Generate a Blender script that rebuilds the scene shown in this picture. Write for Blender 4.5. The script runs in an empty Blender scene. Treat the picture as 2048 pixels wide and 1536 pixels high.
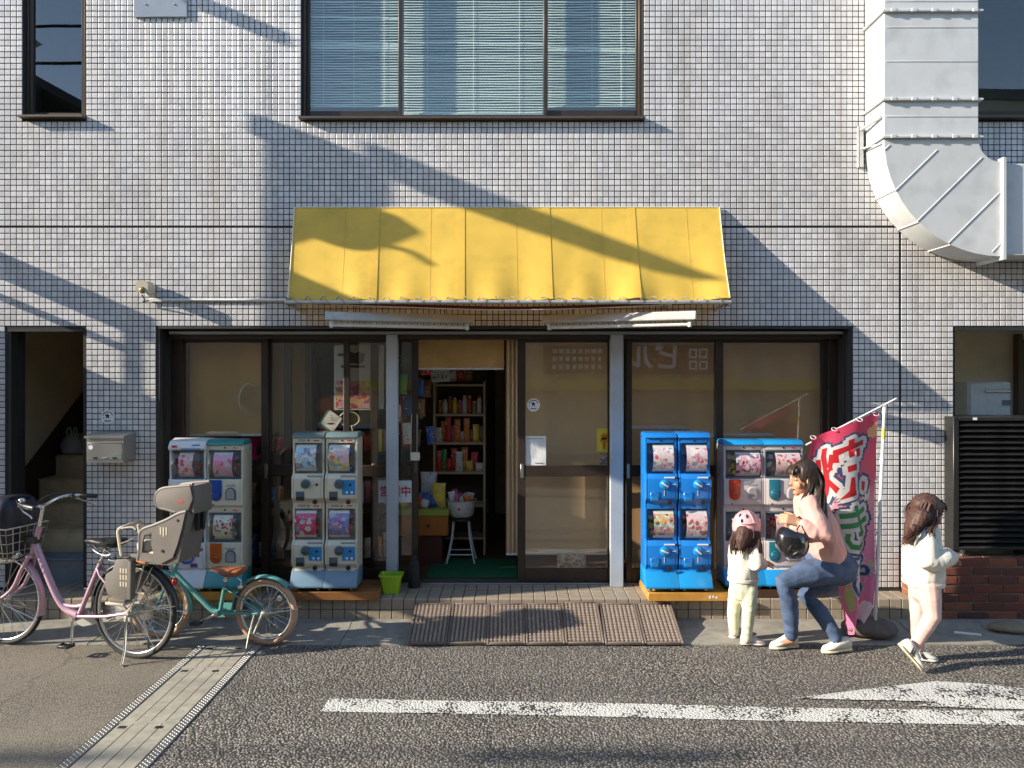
import bpy, bmesh, math, random
import numpy as np
from mathutils import Vector, Matrix, Euler, noise
random.seed(7)
R = math.radians
sc = bpy.context.scene
COL = sc.collection
# ------------------------------------------------------------------ camera, sky, sun, exposure
F, H, HZ = 1500.0, 1.92, 752.0            # focal length in photo pixels, eye height, horizon row
cam = bpy.data.cameras.new('camera'); camo = bpy.data.objects.new('camera', cam); COL.objects.link(camo)
cam.sensor_width = 36; cam.lens = 36 * F / 2048; cam.shift_y = -(768 - HZ) / 2048
cam.clip_end = 900; cam.clip_start = .05
camo.location = (0, 0, H); camo.rotation_euler = (R(90), 0, 0); sc.camera = camo
SUN = Vector((1, .25, -.43)).normalized()  # direction the light travels
ELEV = math.asin(-SUN.z)
w = bpy.data.worlds.new('World'); sc.world = w; w.use_nodes = True
nt = w.node_tree; nt.nodes.clear()
sky = nt.nodes.new('ShaderNodeTexSky'); sky.sky_type = 'NISHITA'; sky.sun_disc = False
sky.sun_elevation = ELEV; sky.sun_rotation = math.atan2(-SUN.x, -SUN.y)
sky.air_density = 1.0; sky.dust_density = .25; sky.ozone_density = 1.0
bg = nt.nodes.new('ShaderNodeBackground'); bg.inputs[1].default_value = .15
wo = nt.nodes.new('ShaderNodeOutputWorld')
nt.links.new(sky.outputs[0], bg.inputs[0]); nt.links.new(bg.outputs[0], wo.inputs[0])
sl = bpy.data.lights.new('sun', 'SUN'); sl.energy = 4.5; sl.angle = R(.53); sl.color = (1, .905, .76)
so = bpy.data.objects.new('sun', sl); COL.objects.link(so)
so.rotation_euler = SUN.to_track_quat('-Z', 'Y').to_euler(); so.location = (-20, -5, 12)
sc.view_settings.view_transform = 'Standard'; sc.view_settings.look = 'None'
sc.view_settings.gamma = 1; sc.view_settings.use_curve_mapping = False
sc.view_settings.exposure = 1.12
sc.render.engine = 'CYCLES'
sc.cycles.use_denoising = True
sc.cycles.max_bounces = 10; sc.cycles.transparent_max_bounces = 16; sc.cycles.diffuse_bounces = 5
sc.cycles.caustics_reflective = False; sc.cycles.caustics_refractive = False
sc.cycles.sample_clamp_indirect = 6

# ------------------------------------------------------------------ measuring: photo pixel + distance -> place
def gx(px, D): return (px - 1024) / F * D
def gz(py, D): return H - (py - HZ) / F * D
def at(px, py, D): return Vector((gx(px, D), D, gz(py, D)))
def floor_y(py, z=0): return F * (H - z) / (py - HZ)

# ------------------------------------------------------------------ mesh builder
class MB:
    def __init__(s): s.v = []; s.f = []
    def add(s, v, f):
        n = len(s.v); s.v += [tuple(p) for p in v]; s.f += [tuple(i + n for i in q) for q in f]; return s
    def box(s, x0, x1, y0, y1, z0, z1, b=0.0, M=None):
        if x0 > x1: x0, x1 = x1, x0
        if y0 > y1: y0, y1 = y1, y0
        if z0 > z1: z0, z1 = z1, z0
        b = min(b, (x1-x0)*.45, (y1-y0)*.45, (z1-z0)*.45)
        if b <= 0:
            v = [(x, y, z) for x in (x0, x1) for y in (y0, y1) for z in (z0, z1)]
            f = [(0,1,3,2),(4,6,7,5),(0,4,5,1),(2,3,7,6),(0,2,6,4),(1,5,7,3)]
        else:
            lo = (x0, y0, z0); hi = (x1, y1, z1); v = []; idx = {}
            for sx in (0,1):
                for sy in (0,1):
                    for sz in (0,1):
                        c = [hi[0] if sx else lo[0], hi[1] if sy else lo[1], hi[2] if sz else lo[2]]
                        d = [-b if sx else b, -b if sy else b, -b if sz else b]
                        for a in range(3):
                            p = [c[k] + (0 if k == a else d[k]) for k in range(3)]
                            idx[(sx,sy,sz,a)] = len(v); v.append(tuple(p))
            f = []
            for a in range(3):
                o = [k for k in range(3) if k != a]
                for sd in (0,1):
                    q = []
                    for (i,j) in ((0,0),(1,0),(1,1),(0,1)):
                        key = [0,0,0]; key[a] = sd; key[o[0]] = i; key[o[1]] = j
                        q.append(idx[(*key, a)])
                    f.append(tuple(q))
            for a in range(3):
                o = [k for k in range(3) if k != a]
                for i in (0,1):
                    for j in (0,1):
                        k0 = [0,0,0]; k0[o[0]] = i; k0[o[1]] = j; k1 = list(k0); k0[a] = 0; k1[a] = 1
                        f.append((idx[(*k0,o[0])], idx[(*k0,o[1])], idx[(*k1,o[1])], idx[(*k1,o[0])]))
            for sx in (0,1):
                for sy in (0,1):
                    for sz in (0,1): f.append(tuple(idx[(sx,sy,sz,a)] for a in range(3)))
        if M is not None: v = [tuple(M @ Vector(p)) for p in v]
        return s.add(v, f)
    def ring(s, pts): n = len(s.v); s.v += [tuple(p) for p in pts]; return list(range(n, n + len(pts)))
    def loft(s, rings, cap=True, closed=False):
        ids = [s.ring(r) for r in rings]; n = len(ids[0]); m = len(ids)
        for k in range(m if closed else m - 1):
            a, b = ids[k], ids[(k+1) % m]
            for i in range(n): j = (i+1) % n; s.f.append((a[i], a[j], b[j], b[i]))
        if cap and not closed:
            s.f.append(tuple(reversed(ids[0]))); s.f.append(tuple(ids[-1]))
        return s
    def tube(s, pts, r, n=8, cap=True, closed=False, flat=1.0, up=None):
        pts = [Vector(p) for p in pts]; m = len(pts)
        rs = r if isinstance(r, (list, tuple)) else [r]*m
        rings = []; prev = None
        for k in range(m):
            if closed: t = pts[(k+1) % m] - pts[(k-1) % m]
            else: t = pts[min(k+1, m-1)] - pts[max(k-1, 0)]
            if t.length < 1e-9: t = Vector((0,0,1))
            t.normalize()
            if prev is None:
                u0 = Vector(up) if up else (Vector((0,0,1)) if abs(t.z) < .9 else Vector((0,1,0)))
                u = (u0 - t * u0.dot(t)).normalized()
            else:
                u = prev - t * prev.dot(t)
                u = u.normalized() if u.length > 1e-6 else prev
            prev = u; vv = t.cross(u)
            rings.append([pts[k] + (u*math.cos(2*math.pi*i/n)*flat + vv*math.sin(2*math.pi*i/n))*rs[k] for i in range(n)])
        return s.loft(rings, cap, closed)
    def capsule(s, pts, rs, n=12, flat=1.0, up=None):
        """tube with rounded ends"""
        pts = [Vector(p) for p in pts]; rs = list(rs) if isinstance(rs, (list,tuple)) else [rs]*len(pts)
        d0 = (pts[0]-pts[1]).normalized(); d1 = (pts[-1]-pts[-2]).normalized()
        pre = [(pts[0] + d0*rs[0]*math.sin(a), rs[0]*math.cos(a)) for a in (R(86), R(60), R(30))]
        post = [(pts[-1] + d1*rs[-1]*math.sin(a), rs[-1]*math.cos(a)) for a in (R(30), R(60), R(86))]
        P = [p for p,_ in pre] + pts + [p for p,_ in post]; Q = [q for _,q in pre] + rs + [q for _,q in post]
        return s.tube(P, Q, n, True, False, flat, up)
    def ell(s, c, rad, n=16, m=10, M=None):
        c = Vector(c); rings = []
        for k in range(1, m):
            a = math.pi*k/m
            rings.append([Vector((rad[0]*math.sin(a)*math.cos(2*math.pi*i/n), rad[1]*math.sin(a)*math.sin(2*math.pi*i/n), rad[2]*math.cos(a))) for i in range(n)])
        if M is not None: rings = [[M @ p for p in r] for r in rings]
        rings = [[c + p for p in r] for r in rings]
        ids = [s.ring(r) for r in rings]
        top = Vector((0,0,rad[2])); bot = -top
        if M is not None: top = M @ top; bot = M @ bot
        a = len(s.v); s.v += [tuple(c+top), tuple(c+bot)]
        for k in range(len(ids)-1):
            for i in range(n): j = (i+1) % n; s.f.append((ids[k][i], ids[k+1][i], ids[k+1][j], ids[k][j]))
        for i in range(n):
            j = (i+1) % n; s.f.append((a, ids[0][i], ids[0][j])); s.f.append((a+1, ids[-1][j], ids[-1][i]))
        return s
    def lathe(s, prof, c=(0,0,0), n=20, axis='z', cap=True):
        c = Vector(c); rings = []
        for (r, h) in prof:
            ring = []
            for i in range(n):
                x, y = r*math.cos(2*math.pi*i/n), r*math.sin(2*math.pi*i/n)
                ring.append(c + (Vector((x,y,h)) if axis == 'z' else Vector((x,h,y)) if axis == 'y' else Vector((h,x,y))))
            rings.append(ring)
        return s.loft(rings, cap)
    def prism(s, poly, a, b, plane='xz'):
        """extrude a polygon: plane xz -> along y, yz -> along x, xy -> along z"""
        def P(p, h):
            return (p[0], h, p[1]) if plane == 'xz' else (h, p[0], p[1]) if plane == 'yz' else (p[0], p[1], h)
        n = len(poly); A = s.ring([P(p, a) for p in poly]); B = s.ring([P(p, b) for p in poly])
        s.f.append(tuple(A)); s.f.append(tuple(reversed(B)))
        for i in range(n): j = (i+1) % n; s.f.append((A[i], B[i], B[j], A[j]))
        return s
    def quad(s, a, b, c, d): return s.add([a,b,c,d], [(0,1,2,3)])
    def shift(s, d):
        s.v = [(p[0]+d[0], p[1]+d[1], p[2]+d[2]) for p in s.v]; return s
    def xf(s, M):
        s.v = [tuple(M @ Vector(p)) for p in s.v]; return s

def spline(pts, k=6):
    """Catmull-Rom through pts"""
    pts = [Vector(p) for p in pts]; out = []
    for i in range(len(pts)-1):
        p0 = pts[max(i-1,0)]; p1 = pts[i]; p2 = pts[i+1]; p3 = pts[min(i+2,len(pts)-1)]
        for j in range(k):
            t = j/k
            out.append(.5*((2*p1) + (p2-p0)*t + (2*p0-5*p1+4*p2-p3)*t*t + (3*p1-p0-3*p2+p3)*t**3))
    out.append(pts[-1]); return out
def lerp(a, b, t): return a + (b-a)*t

def to_mesh(name, mb, mat=None, smooth=38, recalc=True):
    me = bpy.data.meshes.new(name); me.from_pydata(mb.v, [], mb.f)
    if recalc:
        bm = bmesh.new(); bm.from_mesh(me); bmesh.ops.recalc_face_normals(bm, faces=bm.faces); bm.to_mesh(me); bm.free()
    if mat is not None: me.materials.append(mat)
    if smooth: me.shade_smooth(); me.set_sharp_from_angle(angle=R(smooth))
    return me
OFF = {}
def thing(name, label, cat, loc=(0,0,0), group=None, rz=0):
    o = bpy.data.objects.new(name, None); COL.objects.link(o); o.empty_display_size = .1
    o.location = loc; o.rotation_euler = (0,0,rz); o['label'] = label; o['category'] = cat
    if group: o['group'] = group
    OFF[o.name] = Vector(loc); return o
def part(name, mb, mat, parent=None, label=None, kind=None, smooth=38, recalc=True):
    """mesh given in world coordinates for a thing whose base is at loc (or local, for a thing at the origin)"""
    if isinstance(mb, MB):
        off = OFF.get(parent.name, Vector()) if parent is not None else Vector()
        if off.length > 0: mb.v = [(p[0]-off.x, p[1]-off.y, p[2]-off.z) for p in mb.v]
        me = to_mesh(name, mb, mat, smooth, recalc)
    else: me = mb
    o = bpy.data.objects.new(name, me); COL.objects.link(o)
    if parent is not None: o.parent = parent; OFF[o.name] = OFF.get(parent.name, Vector())
    if label: o['label'] = label
    if kind: o['kind'] = kind
    return o
def single(name, mb, mat, label, cat, group=None, loc=None, smooth=38):
    """a thing that is one mesh; its origin sits at its base"""
    if loc is None:
        a = np.array(mb.v); loc = ((a[:,0].min()+a[:,0].max())/2, (a[:,1].min()+a[:,1].max())/2, a[:,2].min())
    mb.shift((-loc[0], -loc[1], -loc[2]))
    o = bpy.data.objects.new(name, to_mesh(name, mb, mat, smooth)); COL.objects.link(o); o.location = loc
    o['label'] = label; o['category'] = cat; OFF[o.name] = Vector(loc)
    if group: o['group'] = group
    return o
def structure(name, mb, mat, smooth=0):
    o = part(name, mb, mat, smooth=smooth); o['kind'] = 'structure'; return o
def copy_tree(o, parent=None):
    c = o.copy(); COL.objects.link(c)
    if parent is not None: c.parent = parent
    OFF[c.name] = OFF.get(o.name, Vector())
    for ch in list(o.children): copy_tree(ch, c)
    return c

# ------------------------------------------------------------------ materials
def nodes(name):
    m = bpy.data.materials.new(name); m.use_nodes = True; t = m.node_tree; t.nodes.clear()
    o = t.nodes.new('ShaderNodeOutputMaterial'); return m, t, o
def N(t, kind, **kw):
    n = t.nodes.new('ShaderNode' + kind)
    for k, v in kw.items():
        if hasattr(n, k): setattr(n, k, v)
    return n
def L(t, a, b): t.links.new(a, b)
def c4(c): return (c[0], c[1], c[2], 1)
def shade(c, k): return tuple(max(0, min(1, x*k)) for x in c)
def mixc(t, fac, a, b):
    n = N(t, 'Mix'); n.data_type = 'RGBA'
    for s, v in ((0, fac), (6, a), (7, b)):
        if hasattr(v, 'is_linked') or hasattr(v, 'links'): L(t, v, n.inputs[s])
        else: n.inputs[s].default_value = v if s == 0 else c4(v)
    return n.outputs[2]
def pm(name, col, rough=.5, metal=0, var=.12, scale=6, bump=0, bscale=60, col2=None, coat=0, spec=.5, sub=0, dirt=0, trans=0):
    m, t, o = nodes(name)
    p = N(t, 'BsdfPrincipled'); L(t, p.outputs[0], o.inputs[0])
    tc = N(t, 'TexCoord'); nz = N(t, 'TexNoise'); nz.inputs['Scale'].default_value = scale; nz.inputs['Detail'].default_value = 6
    nz.inputs['Roughness'].default_value = .6
    L(t, tc.outputs['Object'], nz.inputs['Vector'])
    rp = N(t, 'ValToRGB'); rp.color_ramp.elements[0].position = .3; rp.color_ramp.elements[1].position = .7
    rp.color_ramp.elements[0].color = c4(shade(col, 1-var)); rp.color_ramp.elements[1].color = c4(col2 if col2 else shade(col, 1+var*.6))
    L(t, nz.outputs[0], rp.inputs[0]); out = rp.outputs[0]
    if dirt:
        n2 = N(t, 'TexNoise'); n2.inputs['Scale'].default_value = scale*2.3; n2.inputs['Detail'].default_value = 8
        L(t, tc.outputs['Object'], n2.inputs['Vector'])
        r2 = N(t, 'ValToRGB'); r2.color_ramp.elements[0].position = .5; r2.color_ramp.elements[1].position = .72
        r2.color_ramp.elements[0].color = (0,0,0,1); r2.color_ramp.elements[1].color = (dirt,dirt,dirt,1)
        L(t, n2.outputs[0], r2.inputs[0]); out = mixc(t, r2.outputs[0], out, shade(col, .45))
    L(t, out, p.inputs['Base Color'])
    mr = N(t, 'MapRange'); mr.inputs[3].default_value = max(0, rough-.07); mr.inputs[4].default_value = min(1, rough+.1)
    L(t, nz.outputs[0], mr.inputs[0]); L(t, mr.outputs[0], p.inputs['Roughness'])
    p.inputs['Metallic'].default_value = metal; p.inputs['Specular IOR Level'].default_value = spec
    if coat: p.inputs['Coat Weight'].default_value = coat; p.inputs['Coat Roughness'].default_value = .08
    if sub: p.inputs['Subsurface Weight'].default_value = sub; p.inputs['Subsurface Radius'].default_value = (.02,.008,.005); p.inputs['Subsurface Scale'].default_value = .5
    if bump:
        nb = N(t, 'TexNoise'); nb.inputs['Scale'].default_value = bscale; nb.inputs['Detail'].default_value = 4
        L(t, tc.outputs['Object'], nb.inputs['Vector'])
        bp = N(t, 'Bump'); bp.inputs['Strength'].default_value = bump; bp.inputs['Distance'].default_value = .004
        L(t, nb.outputs[0], bp.inputs['Height']); L(t, bp.outputs[0], p.inputs['Normal'])
    if trans:
        tr = N(t, 'BsdfTranslucent'); L(t, out, tr.inputs[0]); mx = N(t, 'MixShader'); mx.inputs[0].default_value = trans
        L(t, p.outputs[0], mx.inputs[1]); L(t, tr.outputs[0], mx.inputs[2]); L(t, mx.outputs[0], o.inputs[0])
    return m
def glassmat(name, tint=(.93,.95,.93), refl=1.0, rough=0.0, ior=1.5):
    m, t, o = nodes(name)
    tr = N(t, 'BsdfTransparent'); tr.inputs[0].default_value = c4(tint)
    gl = N(t, 'BsdfGlossy'); gl.inputs['Roughness'].default_value = rough; gl.inputs[0].default_value = (1,1,1,1)
    # Schlick reflectance, the same from either face of the sheet
    ge = N(t, 'NewGeometry'); dt = N(t, 'VectorMath'); dt.operation = 'DOT_PRODUCT'; L(t, ge.outputs['Incoming'], dt.inputs[0]); L(t, ge.outputs['Normal'], dt.inputs[1])
    ab = N(t, 'Math'); ab.operation = 'ABSOLUTE'; L(t, dt.outputs['Value'], ab.inputs[0])
    om = N(t, 'Math'); om.operation = 'SUBTRACT'; om.inputs[0].default_value = 1; L(t, ab.outputs[0], om.inputs[1])
    pw = N(t, 'Math'); pw.operation = 'POWER'; pw.inputs[1].default_value = 5; L(t, om.outputs[0], pw.inputs[0])
    f0 = ((ior-1)/(ior+1))**2*1.9*refl
    ma = N(t, 'Math'); ma.operation = 'MULTIPLY_ADD'; ma.inputs[1].default_value = .85 - f0; ma.inputs[2].default_value = f0; L(t, pw.outputs[0], ma.inputs[0])
    tc = N(t, 'TexCoord'); nz = N(t, 'TexNoise'); nz.inputs['Scale'].default_value = 1.1; L(t, tc.outputs['Object'], nz.inputs['Vector'])
    bp = N(t, 'Bump'); bp.inputs['Strength'].default_value = .25; bp.inputs['Distance'].default_value = .004
    L(t, nz.outputs[0], bp.inputs['Height']); L(t, bp.outputs[0], gl.inputs['Normal'])
    mx = N(t, 'MixShader'); L(t, ma.outputs[0], mx.inputs[0]); L(t, tr.outputs[0], mx.inputs[1]); L(t, gl.outputs[0], mx.inputs[2])
    L(t, mx.outputs[0], o.inputs[0]); return m
def printmat(name, base, cols, scale=28, amount=.5, rough=.35, lines=0):
    """a printed card: blots of several inks on a ground, soft bands of small print"""
    m, t, o = nodes(name); p = N(t, 'BsdfPrincipled'); L(t, p.outputs[0], o.inputs[0]); p.inputs['Roughness'].default_value = rough
    tc = N(t, 'TexCoord'); mp = N(t, 'Mapping'); L(t, tc.outputs['Object'], mp.inputs[0])
    mp.inputs['Location'].default_value = (random.random()*9, random.random()*9, random.random()*9)
    oi = N(t, 'ObjectInfo'); ml_ = N(t, 'Math'); ml_.operation = 'MULTIPLY'; ml_.inputs[1].default_value = 7; L(t, oi.outputs['Random'], ml_.inputs[0])
    va = N(t, 'VectorMath'); va.operation = 'ADD'; L(t, mp.outputs[0], va.inputs[0]); L(t, ml_.outputs[0], va.inputs[1]); mp = va
    nz = N(t, 'TexNoise'); nz.inputs['Scale'].default_value = scale*.8; L(t, mp.outputs[0], nz.inputs['Vector'])
    ad = N(t, 'Mix'); ad.data_type = 'VECTOR'; ad.inputs[0].default_value = .03
    L(t, mp.outputs[0], ad.inputs[4]); L(t, nz.outputs[1], ad.inputs[5])
    vo = N(t, 'TexVoronoi'); vo.inputs['Scale'].default_value = scale; L(t, ad.outputs[1], vo.inputs['Vector'])
    sp = N(t, 'SeparateColor'); L(t, vo.outputs['Color'], sp.inputs[0])
    rp = N(t, 'ValToRGB'); rp.color_ramp.interpolation = 'CONSTANT'; e = rp.color_ramp.elements
    e[0].position = 0; e[0].color = c4(cols[0]); e[1].position = 1/len(cols); e[1].color = c4(cols[1 % len(cols)])
    for k in range(2, len(cols)): q = e.new(k/len(cols)); q.color = c4(cols[k])
    L(t, sp.outputs[0], rp.inputs[0])
    lt = N(t, 'Math'); lt.operation = 'LESS_THAN'; lt.inputs[1].default_value = amount*.9; L(t, vo.outputs['Distance'], lt.inputs[0])
    n3 = N(t, 'TexNoise'); n3.inputs['Scale'].default_value = scale*.35; L(t, mp.outputs[0], n3.inputs['Vector'])
    g3 = N(t, 'Math'); g3.operation = 'GREATER_THAN'; g3.inputs[1].default_value = .5 - (amount-.5)*.5; L(t, n3.outputs[0], g3.inputs[0])
    mu = N(t, 'Math'); mu.operation = 'MULTIPLY'; L(t, lt.outputs[0], mu.inputs[0]); L(t, g3.outputs[0], mu.inputs[1])
    col = mixc(t, mu.outputs[0], base, rp.outputs[0])
    v2 = N(t, 'TexVoronoi'); v2.inputs['Scale'].default_value = scale*3.2; L(t, mp.outputs[0], v2.inputs['Vector'])
    l2 = N(t, 'Math'); l2.operation = 'LESS_THAN'; l2.inputs[1].default_value = .22; L(t, v2.outputs['Distance'], l2.inputs[0])
    col = mixc(t, l2.outputs[0], col, shade(cols[0], .6))
    L(t, col, p.inputs['Base Color']); return m
M = {}
M['white_paint'] = pm('white_paint', (.72,.72,.70), .45, var=.08, dirt=.25)
M['duct_paint'] = pm('duct_paint', (.57,.58,.575), .5, var=.10, scale=2.2, dirt=.32, bump=.35, bscale=4)
M['bronze'] = pm('bronze_anodised', (.052,.036,.026), .38, metal=.35, var=.2, scale=4)
M['bronze_light'] = pm('bronze_light', (.11,.085,.068), .4, metal=.35, var=.15)
M['post'] = pm('post_paint', (.42,.46,.50), .4, var=.08, scale=3, dirt=.2)
M['steel'] = pm('stainless_steel', (.42,.41,.39), .3, metal=.85, var=.12, scale=5)
M['chrome'] = pm('chrome', (.72,.72,.72), .16, metal=1, var=.06)
M['dark_metal'] = pm('dark_metal', (.06,.06,.06), .4, metal=.6)
M['black'] = pm('black_plastic', (.018,.018,.02), .4)
M['rubber'] = pm('black_rubber', (.022,.021,.02), .75, var=.25, scale=20)
M['cream_wall'] = pm('cream_wall', (.80,.70,.50), .8, var=.1, scale=3, bump=.15, bscale=30, dirt=.15)
M['glass'] = glassmat('window_glass', (.93,.885,.80), 1.55)
M['tint_glass'] = glassmat('upper_glass', (.84,.91,.86), 1.5)
M['clear_plastic'] = glassmat('clear_plastic', (.92,.93,.92), .75, .05, 1.42)
M['paper'] = pm('white_paper', (.74,.74,.73), .7, var=.05)
M['ink'] = pm('black_ink', (.02,.02,.022), .6)
M['red_ink'] = pm('red_ink', (.5,.02,.03), .5)
M['gold_board'] = pm('varnished_board', (.55,.27,.05), .35, var=.25, scale=7, coat=.3)
M['rope'] = pm('rope', (.3,.27,.22), .8, var=.3, scale=40)

# ------------------------------------------------------------------ lettering (flat print / thin plates)
_tx = {}
def glyphs(s, size=1.0, offset=0.0, align='CENTER', res=3):
    k = (s, offset, align, res)
    if k not in _tx:
        cu = bpy.data.curves.new('lettering', 'FONT'); cu.body = s; cu.size = 1; cu.offset = offset; cu.resolution_u = res
        cu.align_x = align; cu.align_y = 'CENTER'; cu.space_line = .85
        ob = bpy.data.objects.new('lettering', cu); COL.objects.link(ob)
        dg = bpy.context.evaluated_depsgraph_get(); me = bpy.data.meshes.new_from_object(ob.evaluated_get(dg))
        _tx[k] = ([tuple(v.co) for v in me.vertices], [tuple(p.vertices) for p in me.polygons])
        bpy.data.objects.remove(ob); bpy.data.curves.remove(cu); bpy.data.meshes.remove(me)
    v, f = _tx[k]
    return [(p[0]*size, p[1]*size) for p in v], f
def lettering(mb, s, size, origin, ux=(1,0,0), uz=(0,0,1), offset=0.0, sx=1.0):
    v, f = glyphs(s, size, offset); o = Vector(origin); ux = Vector(ux); uz = Vector(uz)
    return mb.add([o + ux*(p[0]*sx) + uz*p[1] for p in v], f)
# ------------------------------------------------------------------ ground materials
def asphaltmat(name, dark, light, cell, bump, dist=.006, patch=.35):
    m, t, o = nodes(name); p = N(t, 'BsdfPrincipled'); L(t, p.outputs[0], o.inputs[0]); p.inputs['Roughness'].default_value = .78
    p.inputs['Specular IOR Level'].default_value = .35
    tc = N(t, 'TexCoord'); vo = N(t, 'TexVoronoi'); vo.inputs['Scale'].default_value = cell; vo.inputs['Randomness'].default_value = 1
    nw = N(t, 'TexNoise'); nw.inputs['Scale'].default_value = cell*.7; L(t, tc.outputs['Object'], nw.inputs['Vector'])
    ad = N(t, 'Mix'); ad.data_type = 'VECTOR'; ad.inputs[0].default_value = .012
    L(t, tc.outputs['Object'], ad.inputs[4]); L(t, nw.outputs[1], ad.inputs[5]); L(t, ad.outputs[1], vo.inputs['Vector'])
    sp = N(t, 'SeparateColor'); L(t, vo.outputs['Color'], sp.inputs[0])
    rp = N(t, 'ValToRGB'); e = rp.color_ramp.elements
    e[0].position = .0; e[0].color = c4(dark); e[1].position = 1; e[1].color = c4(light)
    q = e.new(.7); q.color = c4(tuple(lerp(dark[i], light[i], .45) for i in range(3)))
    L(t, sp.outputs[0], rp.inputs[0])
    gap = N(t, 'MapRange'); gap.inputs[1].default_value = .38; gap.inputs[2].default_value = .62; L(t, vo.outputs['Distance'], gap.inputs[0])
    col = mixc(t, gap.outputs[0], rp.outputs[0], shade(dark, .35))
    big = N(t, 'TexNoise'); big.inputs['Scale'].default_value = 1.3; big.inputs['Detail'].default_value = 7; L(t, tc.outputs['Object'], big.inputs['Vector'])
    br = N(t, 'MapRange'); br.inputs[1].default_value = .35; br.inputs[2].default_value = .7; br.inputs[3].default_value = 0; br.inputs[4].default_value = patch
    L(t, big.outputs[0], br.inputs[0]); col = mixc(t, br.outputs[0], col, shade(dark, 1.2))
    # cracks and drips of oil
    cn = N(t, 'TexNoise'); cn.inputs['Scale'].default_value = 2.2; cn.inputs['Detail'].default_value = 8; L(t, tc.outputs['Object'], cn.inputs['Vector'])
    cm = N(t, 'Mix'); cm.data_type = 'VECTOR'; cm.inputs[0].default_value = .22; L(t, tc.outputs['Object'], cm.inputs[4]); L(t, cn.outputs[1], cm.inputs[5])
    cv = N(t, 'TexVoronoi'); cv.feature = 'DISTANCE_TO_EDGE'; cv.inputs['Scale'].default_value = .62; L(t, cm.outputs[1], cv.inputs['Vector'])
    cl_ = N(t, 'MapRange'); cl_.inputs[1].default_value = .0; cl_.inputs[2].default_value = .0055; cl_.inputs[3].default_value = .45; cl_.inputs[4].default_value = 0; L(t, cv.outputs['Distance'], cl_.inputs[0])
    col = mixc(t, cl_.outputs[0], col, shade(dark, .2))
    on = N(t, 'TexNoise'); on.inputs['Scale'].default_value = 3.4; on.inputs['Detail'].default_value = 3; L(t, tc.outputs['Object'], on.inputs['Vector'])
    om = N(t, 'MapRange'); om.inputs[1].default_value = .66; om.inputs[2].default_value = .76; om.inputs[3].default_value = 0; om.inputs[4].default_value = .55; L(t, on.outputs[0], om.inputs[0])
    col = mixc(t, om.outputs[0], col, shade(dark, .55))
    L(t, col, p.inputs['Base Color'])
    inv = N(t, 'MapRange'); inv.inputs[1].default_value = .05; inv.inputs[2].default_value = .7; inv.inputs[3].default_value = 1; inv.inputs[4].default_value = 0
    L(t, vo.outputs['Distance'], inv.inputs[0])
    fine = N(t, 'TexNoise'); fine.inputs['Scale'].default_value = cell*3; L(t, tc.outputs['Object'], fine.inputs['Vector'])
    sm = N(t, 'Math'); sm.operation = 'MULTIPLY_ADD'; sm.inputs[1].default_value = .35; L(t, fine.outputs[0], sm.inputs[0]); L(t, inv.outputs[0], sm.inputs[2])
    s3 = N(t, 'Math'); s3.operation = 'MULTIPLY_ADD'; s3.inputs[1].default_value = .5; L(t, sp.outputs[1], s3.inputs[0]); L(t, sm.outputs[0], s3.inputs[2])
    bp = N(t, 'Bump'); bp.inputs['Strength'].default_value = bump; bp.inputs['Distance'].default_value = dist
    L(t, s3.outputs[0], bp.inputs['Height']); L(t, bp.outputs[0], p.inputs['Normal'])
    return m, t, p, col, vo, tc
M['asphalt'] = asphaltmat('coarse_asphalt', (.145,.13,.112), (.50,.455,.39), 68, .85, .009, .5)[0]
M['tarmac'] = asphaltmat('worn_tarmac', (.23,.20,.155), (.46,.40,.31), 170, .6, .004, .5)[0]
def paintmat(name):
    m, t, p, col, vo, tc = asphaltmat(name, (.11,.10,.087), (.35,.32,.28), 68, .7, .007)
    wear = N(t, 'TexNoise'); wear.inputs['Scale'].default_value = 5; wear.inputs['Detail'].default_value = 6; L(t, tc.outputs['Object'], wear.inputs['Vector'])
    a = N(t, 'MapRange'); a.inputs[1].default_value = .3; a.inputs[2].default_value = .68; a.inputs[3].default_value = .98; a.inputs[4].default_value = .42
    L(t, wear.outputs[0], a.inputs[0])
    g = N(t, 'Math'); g.operation = 'LESS_THAN'; L(t, vo.outputs['Distance'], g.inputs[0]); L(t, a.outputs[0], g.inputs[1])
    L(t, mixc(t, g.outputs[0], col, (.60,.59,.54)), p.inputs['Base Color']); return m
M['road_paint'] = paintmat('worn_road_paint')
M['concrete'] = pm('kerb_concrete', (.27,.25,.21), .85, var=.22, scale=5, bump=.5, bscale=90, dirt=.5)
M['step_tile'] = pm('step_tile', (.34,.28,.21), .5, var=.18, scale=9, dirt=.45, bump=.1, bscale=40)
M['step_grout'] = pm('step_grout', (.07,.06,.05), .9)

# ------------------------------------------------------------------ ground
YF, YD, YR = 6.03, 6.28, 5.83             # tiled face, doors, step riser
ZS = .19                                  # step top
structure('ground', MB().quad((-300,-300,-.06),(300,-300,-.06),(300,300,-.06),(-300,300,-.06)), M['tarmac'])
structure('road', MB().quad((-60,-3.2,0),(60,-3.2,0),(60,5.36,0),(-60,5.36,0)), M['asphalt'])
structure('tarmac_patch', MB().quad((-60,-3.2,.004),(-2.232,-3.2,.004),(-2.232,5.33,.004),(-60,5.33,.004)), M['tarmac'])
structure('opposite_pavement', MB().box(-60,60,-4.6,-3.2,-.05,.12,.01), M['concrete'])
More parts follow.
